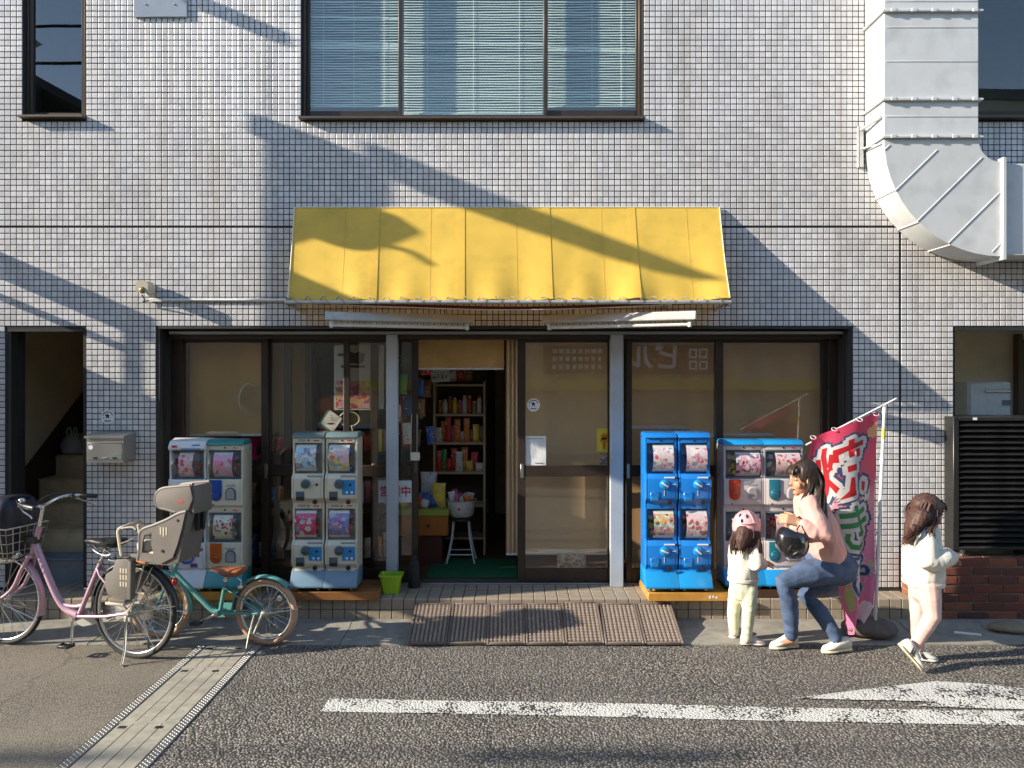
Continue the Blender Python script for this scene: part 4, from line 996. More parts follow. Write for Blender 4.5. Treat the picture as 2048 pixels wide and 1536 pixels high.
for k in range(5): packet((lerp(gx(875,ysh),gx(935,ysh),k/4), ysh+.1, gz(763,ysh)+.002), .09, .12+.03*(k%2), .05, ['brown','red','white','red','brown'][k], ORD[k] + ' packet from the left on top of the bookcase', 'packets on top of the bookcase', 0, rnd.uniform(-.2,.2))
def kuji(t, w_, h):
    mb = MB(); lettering(mb, 'くじ\nあります', .038, (0,-.004,.0), offset=.01); part('lettering', mb, M['ink'], t, smooth=0)
card('lottery_sign', 862, 899, 739, 764, 7.1, M['paper'], 'white handwritten sign hanging above the bookcase', 'sign', extra=kuji, rz=-.05)
# display chest with goods
yc = 6.78
dc = thing('display_chest', 'orange chest with a lime green top holding loose sweets', 'chest', (gx(845,yc), yc, ZS))
cx0, cx1 = gx(790,yc), gx(896,yc)
part('body', MB().box(cx0,cx1,yc,yc+.5,gz(1072,yc),gz(1032,yc),.006), pm('orange_board', (.42,.14,.02), .5), dc)
part('top', MB().box(cx0-.01,cx1+.006,yc-.01,yc+.51,gz(1032,yc)+.001,gz(1019,yc),.006), pm('lime_board', (.34,.42,.06), .5), dc)
part('plinth', MB().box(cx0+.03,cx1-.06,yc+.03,yc+.45,ZS+.012,gz(1072,yc)-.001), pm('dark_red_board', (.09,.02,.012), .6), dc)
part('knob', MB().ell((gx(857,yc),yc-.012,gz(1051,yc)), (.014,.014,.014), 10, 8), M['dark_metal'], dc)
zt2 = gz(1019,yc)
for k in range(14):
    packet((rnd.uniform(cx0+.06,cx1-.06), rnd.uniform(yc+.05,yc+.3), zt2+.002), .08, .08+.05*rnd.random(), .045, (hc_ := rnd.choice(['yellow','orange','white','red','blue','yellow'])), 'loose ' + hc_ + ' sweet packet heaped on the lime green chest top', 'packets heaped on the chest', rnd.uniform(-.6,.6), rnd.uniform(-.25,.25))
packet((gx(873,yc-.1), yc+.12, zt2+.003), .13, .22, .07, 'yellow', 'big yellow packet with a red top standing on the chest', None)
packet((gx(850,yc), yc+.3, zt2+.003), .16, .30, .08, 'white', 'large white packet standing at the back of the chest', None)
# bowl on a stool
yst = 6.82; bx = gx(921,yst); bz = gz(1037,yst)
stl = thing('stool', 'white tube legged stool under the bowl of sweets', 'stool', (bx, yst, ZS))
part('seat', MB().lathe([(.10,bz-.03),(.125,bz-.028),(.125,bz-.012),(.11,bz-.004)], (bx,yst+.12,0), 20), M['black'], stl)
for sx_, sy_ in ((-1,-1),(1,-1),(1,1),(-1,1)):
    part('leg', MB().tube(spline([(bx+sx_*.07,yst+.12+sy_*.06,bz-.03),(bx+sx_*.085,yst+.12+sy_*.08,bz-.2),(bx+sx_*.13,yst+.12+sy_*.12,ZS+.013)],5), .009, 8), M['white_paint'], stl)
part('stretcher', MB().tube([(bx-.11,yst+.02,ZS+.1),(bx+.11,yst+.02,ZS+.1)], .006, 6).tube([(bx-.11,yst+.22,ZS+.1),(bx+.11,yst+.22,ZS+.1)], .006, 6), M['white_paint'], stl)
bw = thing('bowl', 'white flowered bowl heaped with sweets on the stool', 'bowl', (bx, yst+.12, bz))
part('basin', MB().lathe([(.095,0),(.115,.02),(.13,.1),(.138,.15),(.145,.155),(.132,.152),(.12,.1),(.1,.03),(.01,.02)], (bx,yst+.12,bz), 24), printmat('flowered_enamel', (.66,.65,.62), [(.5,.06,.06),(.2,.3,.2)], 22, .3), bw)
for k in range(9):
    a = k*2.4; packet((bx+.07*math.cos(a), yst+.12+.07*math.sin(a), bz+.10), .07, .10+.05*rnd.random(), .04, (hc_ := rnd.choice(['white','red','white','orange','pink'])), hc_ + ' sweet packet heaped in the flowered bowl', 'packets heaped in the bowl', a, rnd.uniform(-.3,.3))
# hanging goods and shelves seen through the left panes
for k in range(34):
    px = rnd.uniform(772, 866); py = 690 + (k % 5)*50 + rnd.uniform(-10,10); D = rnd.uniform(6.6,7.1)
    packet((gx(px,D), D, gz(py,D)), .07+.03*rnd.random(), .14+.06*rnd.random(), .04, (hc_ := rnd.choice(['red','white','brown','green','brown','blue','orange','red'])), hc_ + ' packet hanging in the strips of goods beside the open door', 'packets hanging beside the open door', rnd.uniform(-.3,.3), rnd.uniform(-.1,.1))
rk = thing('display_rack', 'dark goods rack behind the left glass doors', 'rack', (gx(560,6.85), 6.85, ZS))
for zp in (905, 1012, 1120): part('shelf', MB().box(gx(470,6.85),gx(790,6.85),6.50,6.95,gz(zp,6.50)-.02,gz(zp,6.62),.003), M['black_paint'], rk)
for X in (gx(472,6.85), gx(630,6.85), gx(788,6.85)): part('upright', MB().box(X-.015,X+.015,6.95,6.99,ZS+.012,2.1), M['black_paint'], rk)
for row, zp in enumerate((905, 1012, 1120)):
    for k in range(16):
        X = lerp(gx(488,6.6), gx(775,6.6), k/15) + rnd.uniform(-.01,.01)
        packet((X, 6.55+rnd.uniform(0,.1), gz(zp,6.50)+.001), .075, .12+.1*rnd.random(), .05, (hc_ := rnd.choice(['brown','white','red','brown','yellow','pink','brown','orange','blue'])), hc_ + ' packet standing on the %s shelf of the dark goods rack' % ('upper','middle','lower')[row], 'packets on the %s shelf of the dark rack' % ('upper','middle','lower')[row], rnd.uniform(-.5,.5), rnd.uniform(-.08,.08))
fn = thing('magenta_funnel', 'magenta plastic funnel shaped toy behind the teal machine', 'toy', (gx(508,6.5), 6.5, gz(920,6.5)))
part('cone', MB().lathe([(.02,0),(.03,.06),(.075,.13),(.078,.135),(.07,.13)], (gx(508,6.5),6.5,gz(905,6.5)), 18), pm('magenta_plastic', (.45,.005,.12), .3), fn)
part('base', MB().lathe([(.06,-.06),(.06,-.05),(.02,-.03),(.02,.002)], (gx(508,6.5),6.5,gz(905,6.5)), 18), pm('magenta_plastic_b', (.4,.005,.1), .3), fn)
lan = single('paper_lantern', MB().lathe([(.03,0),(.085,.03),(.1,.1),(.085,.17),(.03,.2)], (gx(656,6.75),6.75,gz(833,6.75)), 16), pm('orange_paper', (.55,.12,.03), .7, trans=.3), 'round orange paper lantern hanging behind the left glass door', 'lantern')
bag = thing('shopping_bag', 'white plastic shopping bag left on the stairs', 'bag', (gx(148,7.45), 7.45, 1.14))
Bc = Vector((gx(147,7.45), 7.42, 1.14))
part('sack', MB().loft([[Bc + Vector((a*math.cos(q)*(1+.1*math.sin(3*q+z*20)), b*math.sin(q)*(1+.08*math.cos(4*q)), z)) for q in np.linspace(0,2*math.pi,19)[:-1]] for z, a, b in ((.003,.07,.05),(.03,.105,.075),(.09,.11,.08),(.15,.085,.06),(.185,.05,.035))]), pm('white_film', (.5,.5,.5), .4, trans=.3), bag)
for s in (-1,1): part('handle', MB().tube(spline([Bc+Vector((s*.04,0,.18)),Bc+Vector((s*.05,0,.24)),Bc+Vector((s*.025,.01,.27)),Bc+Vector((s*.012,.01,.22)),Bc+Vector((s*.02,0,.18))],5), .006, 6), pm('white_film_handle', (.5,.5,.5), .4), bag)
# ------------------------------------------------------------------ capsule machines
def bevelled(name, mb, mat, off=.005, seg=2, ang=30):
    me = bpy.data.meshes.new(name); me.from_pydata(mb.v, [], mb.f); bm = bmesh.new(); bm.from_mesh(me)
    bmesh.ops.remove_doubles(bm, verts=bm.verts, dist=1e-6); bmesh.ops.recalc_face_normals(bm, faces=bm.faces)
    ed = [e for e in bm.edges if len(e.link_faces) == 2 and e.calc_face_angle(0) > R(ang)]
    bmesh.ops.bevel(bm, geom=ed, offset=off, segments=seg, profile=.6, affect='EDGES', clamp_overlap=True)
    bm.to_mesh(me); bm.free(); me.materials.append(mat); me.shade_smooth(); me.set_sharp_from_angle(angle=R(50)); return me
PL = {}
def plastic(name, col, rough=.28, **k):
    if name not in PL: PL[name] = pm(name, col, rough, var=.06, scale=4, dirt=k.get('dirt',.12), coat=.25)
    return PL[name]
cream = plastic('cream_casing', (.60,.56,.44)); white_c = plastic('white_casing', (.66,.66,.66)); blue_c = plastic('blue_casing', (.012,.19,.60), .25)
teal_c = plastic('teal_casing', (.03,.24,.25)); slate_c = plastic('slate_cap', (.12,.18,.19)); slate_b = plastic('slate_blue_base', (.16,.25,.32)); dark_b = plastic('dark_teal_base', (.03,.08,.09)); cyan_c = plastic('cyan_casing', (.01,.27,.62)); pale_c = plastic('pale_casing', (.56,.51,.50))
smoke = plastic('smoky_plastic', (.06,.10,.12)); M['slot'] = pm('slot_black', (.012,.012,.014), .5); M['label_grey'] = pm('label_grey', (.30,.30,.30), .5); M['label_blue'] = plastic('label_blue', (.015,.22,.50))
ball_m = [plastic('capsule_'+n_, c, .2) for n_, c in (('white',(.6,.6,.6)),('pink',(.55,.12,.22)),('blue',(.05,.2,.5)),('yellow',(.6,.45,.05)),('red',(.5,.04,.03)))]
P_ = {
 'sky': printmat('card_sky', (.42,.66,.84), [(.78,.84,.88),(.34,.27,.34),(.82,.76,.68),(.10,.22,.45),(.5,.35,.4)], 34, .7),
 'mix': printmat('card_mix', (.84,.56,.6), [(.8,.14,.22),(.88,.8,.78),(.8,.64,.05),(.2,.4,.55),(.66,.3,.42)], 32, .75),
 'crimson': printmat('card_crimson', (.62,.04,.12), [(.62,.6,.58),(.15,.3,.55),(.6,.3,.4),(.62,.58,.5)], 20, .5),
 'violet': printmat('card_violet', (.30,.42,.70), [(.4,.15,.4),(.16,.2,.55),(.55,.45,.6),(.1,.35,.5),(.5,.2,.35)], 40, .85),
 'pinkgrad': printmat('card_pinkgrad', (.80,.30,.46), [(.66,.5,.55),(.62,.10,.30),(.45,.45,.62),(.6,.42,.36)], 22, .7),
 'dots': printmat('card_dots', (.74,.73,.50), [(.6,.1,.16),(.06,.05,.05),(.65,.25,.32),(.7,.7,.68)], 46, .62),
 'pale': printmat('card_pale', (.78,.66,.68), [(.65,.12,.2),(.3,.4,.55),(.75,.5,.42),(.85,.82,.8),(.7,.3,.42)], 32, .66),
 'palepink': printmat('card_palepink', (.80,.60,.58), [(.65,.06,.12),(.7,.28,.3),(.35,.14,.16),(.85,.78,.75)], 32, .58),
 'green': printmat('card_green', (.74,.74,.66), [(.7,.2,.32),(.72,.52,.12),(.3,.55,.5),(.75,.4,.15),(.15,.13,.1)], 38, .78),
 'check': printmat('card_check', (.80,.46,.52), [(.08,.05,.07),(.6,.12,.26),(.3,.24,.5),(.8,.74,.74)], 36, .7),
 'rose': printmat('card_rose', (.78,.54,.54), [(.65,.1,.16),(.7,.4,.45),(.4,.26,.4)], 32, .6)}
def arc_yz(z0, z1, y0, bul, n=10):
    return [(y0 - bul*math.sin(math.pi*min(1,max(0,i/n)))**.8, lerp(z0,z1,i/n)) for i in range(n+1)]
def capsule_machine(label, X, Yf, z0, w_, h, style, body, cap, base, cards, plates=None, dome_x=None, knobs=None, rz=0):
    s = h/1.25; t = thing('capsule_machine', label, 'capsule machine', (X, Yf+.185, z0), 'capsule machines outside the shop', rz); OFF[t.name] = Vector()
    hw = w_/2; S = lambda v: v*s
    lever = style == 'lever'
    fp = -.185 if lever else -.165; fd = -.145
    BY = .05
    prof = [(BY,.055),(-.205,.04),(-.205,.055),(-.155,.172)]
    chk = [(BY,.055),(-.200,.04),(-.155,.172)]
    for (a, b, c, d) in ((.172,.40,.645,.69),(.69,.925,1.165,1.205)):
        pz = [(-.15,a+.004),(fp,a+.045),(fp,b-.035),(-.155,b)] if lever else [(-.15,a+.004),(fp,a+.02),(fp,b-.02),(-.158,b)]
        prof += pz + [(-.055,b),(-.055,c),(fd,c),(fd,d)]; chk += pz + [(fd,b+.006),(fd-.004,(b+c)/2),(fd,c),(fd,d)]
    prof += [(BY,1.205)]; chk += [(BY,1.205)]
    prof = [(y, S(z)) for y, z in prof]; chk = [(y, S(z)) for y, z in chk]
    part('casing', bevelled('casing', MB().prism(prof, -hw+.018, hw-.018, 'yz'), body, .004), None, t)
    for sg in (-1, 1):
        part('side_cheek', bevelled('side_cheek', MB().prism([(y+.003,z) for y,z in chk], sg*hw - (.0175 if sg > 0 else 0), sg*hw + (.0175 if sg < 0 else 0), 'yz'), body, .0085, 3), None, t)
    capp = [(BY+.002,S(1.206)),(-.158,S(1.206)),(-.158,S(1.218)),(-.12,S(1.245)),(BY-.05,S(1.25)),(BY+.002,S(1.23))] if style != 'hood' else [(BY+.002,S(1.166)),(-.165,S(1.166)),(-.172,S(1.19)),(-.14,S(1.24)),(-.05,S(1.262)),(BY+.002,S(1.25))]
    part('cap', bevelled('cap', MB().prism(capp, -hw-.002, hw+.002, 'yz'), cap, .008), None, t)
    part('foot_shelf', bevelled('foot_shelf', MB().prism([(BY-.01,S(.035)),(-.222,S(.035)),(-.225,S(.05)),(-.160,S(.160)),(-.150,S(.171)),(BY-.01,S(.171))], -hw-.006, hw+.006, 'yz'), base, .007), None, t)
    for a in (-1,1):
        for b in (-.17,.01): part('caster', MB().lathe([(.006,-.009),(.0165,-.009),(.0165,.009),(.006,.009)], (a*(hw-.04), b, .0165), 12, 'x').box(a*(hw-.04)-.012,a*(hw-.04)+.012,b-.008,b+.008,.022,S(.036)), M['steel'], t)
    for u, (a, b, c, d) in enumerate(((.172,.40,.645,.69),(.69,.925,1.165,1.205))):
        # window: clear barrel front, curved card, capsules
        za, zb = S(b+.004), S(c-.004); px = hw-.0195; bul = .052
        ar = arc_yz(za, zb, fd+.006, bul)
        dm = MB(); A = [(-px, y, z) for y, z in ar]; B = [(px, y, z) for y, z in ar]; n = len(ar)
        NX = 6; cols_ = []
        for i in range(NX+1):
            x = lerp(-px, px, i/NX); k = 1 - .35*abs(2*i/NX-1)**6
            cols_.append([(x, fd+.006-(fd+.006-y)*k, z) for y, z in ar])
        base_i = len(dm.v)
        for cc in cols_: dm.v += cc
        for i in range(NX):
            for j in range(n-1): a0 = i*n+j; dm.f.append((a0, a0+n, a0+n+1, a0+1))
        for cc, o_ in ((cols_[0], 0), (cols_[-1], NX*n)):
            dm.v += [(cc[0][0], -.06, za), (cc[0][0], -.06, zb)]; m_ = len(dm.v); dm.f.append(tuple(range(o_, o_+n)) + (m_-1, m_-2))
        win = part('window', dm, M['clear_plastic'], t, smooth=30)
        [part('window_rim', q_, M['clear_plastic'] if style == 'lever' else smoke, t) for q_ in (MB().box(-px,px,fd-.012,fd+.03,za-.001,za+.010,.003), MB().box(-px,px,fd-.006,fd+.03,zb-.008,zb+.001,.003))]
        dx = dome_x[u] if dome_x else (.06,.76)
        ca = arc_yz(za+.012, zb-.010, fd+.014, bul-.006); cd = MB(); x0, x1 = lerp(-px,px,dx[0]), lerp(-px,px,dx[1])
        cd.prism(ca + [(y+.0015, z) for y, z in reversed(ca)], x0, x1, 'yz')
        part('display_card', cd, P_[cards[u]], t, smooth=30)
        cd2 = MB(); cb2 = [(y-.0012, z) for y, z in ca]
        for zz in (0, len(ca)-2): cd2.prism([cb2[zz], cb2[zz+1], (cb2[zz+1][0]+.0006,cb2[zz+1][1]), (cb2[zz][0]+.0006,cb2[zz][1])], x0, x1, 'yz')
        part('card_border', cd2, M['paper'], t, smooth=0)
        bl = MB()
        for q in range(9):
            bl.ell((rnd.uniform(-px+.03, px-.03), -.082-.012*rnd.random(), za+.03+.06*(q//3)+.02*rnd.random()), (.023,.023,.023), 10, 6)
        part('capsules', bl, ball_m[(u+int(X*7)) % 5], t, kind='stuff')
        if style != 'lever': part('window_end', MB().prism([(y-.001,z) for y,z in ar]+[(-.07,zb),(-.07,za)], (px-.001 if X < 0 else -px-.014), (px+.014 if X < 0 else -px+.001), 'yz') if False else MB().box(lerp(-px,px,.80 if X < 0 else .0), lerp(-px,px,.995 if X < 0 else .18), -.10, -.095, za+.012, zb-.012), smoke, t)
        # strip above the window
        zs_ = S((c+d)/2)
        part('strip_lock', MB().lathe([(.007,fd-.004),(.007,fd+.001)], (0,0,zs_), 12, 'y'), M['slot'], t)
        if style == 'lever' and body is not blue_c:
            part('strip_label', MB().box(-hw+.04,-hw+.10,fd-.0015,fd-.0002,zs_-.009,zs_+.009), M['label_grey'], t)
            part('brand_mark', MB().prism([(.035,zs_-.003),(.05,zs_+.006),(.06,zs_+.001),(.07,zs_+.007),(.085,zs_-.002),(.07,zs_-.006),(.06,zs_-.003),(.05,zs_-.007)], fd-.0016, fd-.0003, 'xz'), M['red_ink'], t, smooth=0)
        elif not lever and u == 1 and style != 'hood' or body is cream and u == 0:
            part('brand_mark', MB().prism([(.06,zs_-.003),(.075,zs_+.006),(.085,zs_+.001),(.11,zs_-.002),(.085,zs_-.006)], fd-.0016, fd-.0003, 'xz'), M['red_ink'], t, smooth=0)
        pz0, pz1 = S(a+.045), S(b-.035)
        if lever:
            kc = smoke if body is not blue_c else cyan_c
            kz = lerp(pz0, pz1, .72); kx = -.012 if body is not blue_c else .02
            kn_ = part('knob', MB().lathe([(.037,fp),(.036,fp-.014),(.031,fp-.018),(.001,fp-.019)], (kx,0,kz), 24, 'y'), kc, t)
            ka = rnd.uniform(-.5,.9)
            Mx = Matrix.Translation((kx,fp-.022,kz)) @ Matrix.Rotation(ka,4,'Y')
            part('grip', MB().box(-.029,.029,-.010,.006,-.006,.006,.003, Mx), white_c if body is blue_c else kc, kn_)
            if body is not blue_c:
                if not (X < -1.45 and u == 1):
                    part('coin_plate', MB().box(.012,.112,fp-.003,fp-.0004,pz0+.026,pz1-.012,.001), M['label_blue'], t)
                    part('coin_dot', MB().lathe([(.009,fp-.005),(.009,fp-.003)], (.05,0,pz0+.045), 10, 'y').lathe([(.009,fp-.005),(.009,fp-.003)], (.088,0,pz0+.045), 10, 'y'), M['paper'], t)
                part('coin_slot', MB().lathe([(.010,fp-.007),(.010,fp-.003)], (.075,0,kz-.005), 12, 'y'), M['slot'], t)
                part('price_label', MB().box(0,.115,fp+.004,fp+.012,pz1+.010,pz1+.022), M['label_grey'], t)
            else:
                part('coin_plate', MB().box(.055,.125,fp-.0035,fp-.0004,kz-.022,kz+.026,.002), blue_c, t)
                part('coin_slot', MB().box(.078,.112,fp-.006,fp-.0035,kz-.003,kz+.004,.001), white_c, t)
                part('price_label', MB().box(.02,.10,fp-.001,fp+.006,pz1+.004,pz1+.014), M['paper'], t)
                part('price_stub', MB().box(.101,.128,fp-.001,fp+.006,pz1+.003,pz1+.015), M['slot'], t)
                part('slot_line', MB().box(kx-.003,kx+.001,fp-.003,fp-.0005,kz-.09,kz-.045), white_c, t)
            chf = part('chute', MB().box(-hw+.035,-.022,fp-.006,fp+.002,pz0-.020,pz0+.052,.003), smoke if body is not blue_c else blue_c, t)
            part('chute_flap', MB().box(-hw+.041,-.028,fp-.010,fp-.0065,pz0-.014,pz0+.012,.002), M['slot'] if body is not blue_c else M['label_blue'], chf)
            part('return_cup', MB().lathe([(.018,fp+.004),(.018,fp-.006),(.012,fp-.007)], (.06,0,pz0-.03), 14, 'y'), M['slot'], t)
        elif style == 'tray':
            pc = plastic('plate_'+plates[u], {'blue':(.01,.06,.30),'orange':(.45,.09,.01),'red':(.5,.05,.02),'teal':(.02,.16,.22)}[plates[u]], .22)
            xa, xb = -hw+.035, -hw+.125; xm = (xa+xb)/2; r_ = (xb-xa)/2; zt_ = S(b)-.004; zl = pz0+.055
            up_ = [(xa,zt_),(xa,zl)] + [(xm - r_*math.cos(q), zl - r_*math.sin(q)) for q in np.linspace(0,math.pi,12)[1:-1]] + [(xb,zl),(xb,zt_)]
            pk = part('coin_plate', bevelled('coin_plate', MB().prism(up_, fp-.008, fp-.0005, 'xz'), pc, .003), None, t)
            Mx = Matrix.Translation((xm,fp-.016,zl+.008)) @ Matrix.Rotation(.3,4,'Y')
            part('grip', MB().lathe([(.032,fp-.009),(.029,fp-.016),(.001,fp-.018)], (xm,0,zl+.008), 18, 'y').box(-.026,.026,-.012,.004,-.008,.008,.004, Mx), pc, pk)
            xa, xb = hw-.13, hw-.05; xm = (xa+xb)/2; r_ = (xb-xa)/2; zl2 = pz0+.02; zu = pz0+.075
            ar_ = [(xa,zl2)] + [(xm - r_*math.cos(q), zu + r_*math.sin(q)) for q in np.linspace(0,math.pi,12)] + [(xb,zl2)]
            ch_ = part('chute', bevelled('chute', MB().prism(ar_, fp-.007, fp-.0005, 'xz'), smoke if body is cream else pale_c, .002), None, t)
            ar2 = [(xm+(x-xm)*.76, zl2+.006+(z-zl2)*.84) for x,z in ar_]
            part('chute_flap', MB().prism(ar2, fp-.0095, fp-.0075, 'xz'), M['label_grey'], ch_, smooth=0)
            part('price_label', MB().box(xa+.005,xb-.005,fp-.002,fp-.0003,pz1-.022,pz1-.008), M['label_grey'], t)
            part('panel_lock', MB().lathe([(.006,fp-.004),(.006,fp)], (-hw+.06,0,pz0-.02), 10, 'y'), M['slot'], t)
        else:
            zc_ = lerp(pz0,pz1,.5)
            part('dial_ring', MB().tube([(.0+.052*math.cos(q), fp-.003, zc_+.052*math.sin(q)) for q in np.linspace(0,2*math.pi,25)[:-1]], .009, 8, closed=True), plastic('dial_blue',(.02,.07,.42)), t)
            kn_ = part('knob', MB().lathe([(.03,fp),(.028,fp-.012),(.001,fp-.014)], (0,0,zc_), 20, 'y'), cream, t)
            part('grip', MB().box(-.004,.004,-.006,.006,-.026,.026,.002, Matrix.Translation((0,fp-.018,zc_)) @ Matrix.Rotation(.6,4,'Y')), white_c, kn_)
            part('purple_label', MB().box(.03,.085,fp-.002,fp-.0004,pz0-.018,pz0+.012), pm('purple_print',(.12,.05,.3),.5), t)
            part('coin_slot', MB().lathe([(.012,fp-.004),(.012,fp)], (.055,0,pz1-.0), 12, 'y').lathe([(.01,fp-.004),(.01,fp)], (.09,0,zc_+.004), 12, 'y'), M['slot'], t)
            part('green_arrow', MB().box(.07,.105,fp-.002,fp-.0004,pz1-.02,pz1-.012), pm('green_print',(.03,.25,.14),.5), t)
    if style == 'hood':
        part('brand_mark', MB().box(-hw+.03,-hw+.07,-.1745,-.168,S(1.19),S(1.208)), M['red_ink'], t)
        part('hood_print', MB().box(-.04,.11,-.1735,-.17,S(1.172),S(1.182)).box(.04,.10,-.166,-.160,S(1.205),S(1.214)), M['label_blue'], t)
    return t
ZP = .252
capsule_machine('white hooded capsule machine with a blue ringed dial, behind the child seat', -2.521, 5.79, ZP, .284, 1.17, 'hood', white_c, white_c, white_c, ('rose','rose'), dome_x=((.25,.7),(.25,.7)))
capsule_machine('cream capsule machine with a teal cap, a blue plate above an orange one', -2.235, 5.80, ZP, .284, 1.17, 'tray', cream, teal_c, teal_c, ('dots','pinkgrad'), plates=('orange','blue'), dome_x=((.16,.76),(.16,.76)))
capsule_machine('cream capsule machine with a sky blue card above a crimson card', -1.584, 5.80, ZP, .246, 1.23, 'lever', cream, slate_c, slate_b, ('crimson','sky'), dome_x=((.04,.80),(.04,.80)))
capsule_machine('cream capsule machine with a yellow and pink card above a violet card', -1.326, 5.80, ZP, .246, 1.23, 'lever', cream, slate_c, slate_b, ('violet','mix'), dome_x=((.04,.80),(.04,.80)))
capsule_machine('bright blue capsule machine beside the grey door post, a heart on its upper card', 1.155, 5.78, ZP, .246, 1.23, 'lever', blue_c, blue_c, cyan_c, ('green','pale'), dome_x=((.22,.97),(.2,.97)))
capsule_machine('bright blue capsule machine next to the pale one, pink card in its lower window', 1.413, 5.78, ZP, .246, 1.23, 'lever', blue_c, blue_c, cyan_c, ('palepink','pale'), dome_x=((.2,.97),(.2,.97)))
capsule_machine('pale capsule machine with blue cap and red coin plates, behind the helmeted girl', 1.820, 5.86, ZP, .310, 1.165, 'tray', pale_c, cyan_c, cyan_c, ('rose','check'), plates=('red','red'), dome_x=((.26,.97),(.26,.97)))
capsule_machine('pale capsule machine with blue cap and teal coin plates, behind the crouching woman', 2.134, 5.86, ZP, .310, 1.165, 'tray', pale_c, cyan_c, cyan_c, ('rose','palepink'), plates=('teal','teal'), dome_x=((.26,.97),(.26,.97)))
# boards under the machines
def platform(x0, x1, y0, y1, label, mat, skew=0.0):
    t = thing('wooden_platform', label, 'platform', ((x0+x1)/2, y0, ZS), 'boards under the capsule machines')
    part('front_rail', MB().box(x0,x1,y0,y0+.022,ZS+.004,ZP+.006,.003), mat, t)
    n = 4
    for k in range(n): a = lerp(y0+.024, y1, k/n); part('plank', MB().box(x0+.004,x1-.004,a,a+(y1-y0-.03)/n-.006,ZP-.02,ZP-.001,.003), mat, t)
    for X in (x0+.004, x0+.11, x1-.03): part('bearer', MB().box(X,X+.03,y0+.03,y1+.06,ZS+.003,ZP-.021,.003), mat, t)
    return t
platform(gx(1296,5.76), gx(1462,5.76), 5.75, 6.16, 'varnished board with a scratched front rail under the blue capsule machines', M['gold_board'])
part('printed_mark', MB().box(1.51,1.525,5.7485,5.7495,.212,.235).box(1.535,1.55,5.7485,5.7495,.218,.236).box(1.56,1.575,5.7485,5.7495,.212,.23), M['paper'], bpy.data.objects['wooden_platform'])
platform(1.66, 2.42, 5.84, 6.18, 'dark brown board under the pale capsule machines', pm('dark_board', (.07,.035,.02), .5))
platform(gx(335,5.8), gx(502,5.8), 5.775, 6.16, 'orange board under the teal capped machine', M['gold_board'])
platform(gx(573,5.78), gx(757,5.78), 5.77, 6.16, 'worn wooden board under the cream machines beside the lime basket', pm('brown_board', (.26,.11,.03), .5, var=.3))
# ------------------------------------------------------------------ basket and door stop
yb2 = 5.92; bX = gx(780,yb2)
bs = thing('basket', 'lime green plastic basket on the step beside the grey post', 'basket', (bX, yb2+.07, ZS+.002))
lime = plastic('lime_plastic', (.33,.52,.02), .35)
def rr(hx, hy, r, z, n=5):
    P = []
    for (sx_, sy_, a0) in ((1,1,0),(-1,1,90),(-1,-1,180),(1,-1,270)):
        for k in range(n): a = R(a0 + 90*k/(n-1)); P.append((bX + sx_*(hx-r) + r*math.cos(a), yb2+.07 + sy_*(hy-r) + r*math.sin(a), z))
    return P
part('tub', MB().loft([rr(.062,.052,.015,ZS+.003), rr(.072,.06,.02,ZS+.08), rr(.086,.072,.022,ZS+.152), rr(.083,.069,.02,ZS+.152), rr(.069,.057,.018,ZS+.08), rr(.058,.048,.013,ZS+.009)]), lime, bs)
part('rim', MB().loft([rr(.086,.072,.022,ZS+.140), rr(.094,.080,.024,ZS+.142), rr(.094,.080,.024,ZS+.152), rr(.085,.071,.022,ZS+.1535)], cap=False), lime, bs)
part('grip_slot', MB().box(bX-.02,bX+.02,yb2+.135,yb2+.139,ZS+.115,ZS+.132,.003), M['slot'], bs)
ds = thing('door_stop', 'black rubber block standing at the edge of the open door', 'door stop', (gx(827,6.12), 6.14, ZS+.002))
dX = gx(827,6.1)
part('block', MB().loft([[(dX+a*math.cos(q)*1.0, 6.14+a*.9*math.sin(q), ZS+z) for q in np.linspace(0,2*math.pi,13)[:-1]] for z, a in ((.003,.046),(.02,.05),(.10,.046),(.17,.043),(.205,.040),(.225,.03))]), M['rubber'], ds)
part('cap', MB().ell((dX,6.14,ZS+.235), (.03,.028,.03), 12, 8), M['rubber'], ds)
mt = thing('door_mat', 'dark green mat on the shop floor in the open doorway', 'mat', (gx(940,6.6), 6.7, ZS+.014))
part('pile', MB().box(gx(852,6.4),gx(1034,6.4),6.385,6.385+.62,ZS+.0125,ZS+.024,.004), pm('green_mat', (.01,.13,.045), .95, var=.3, scale=60, bump=.8, bscale=300), mt)
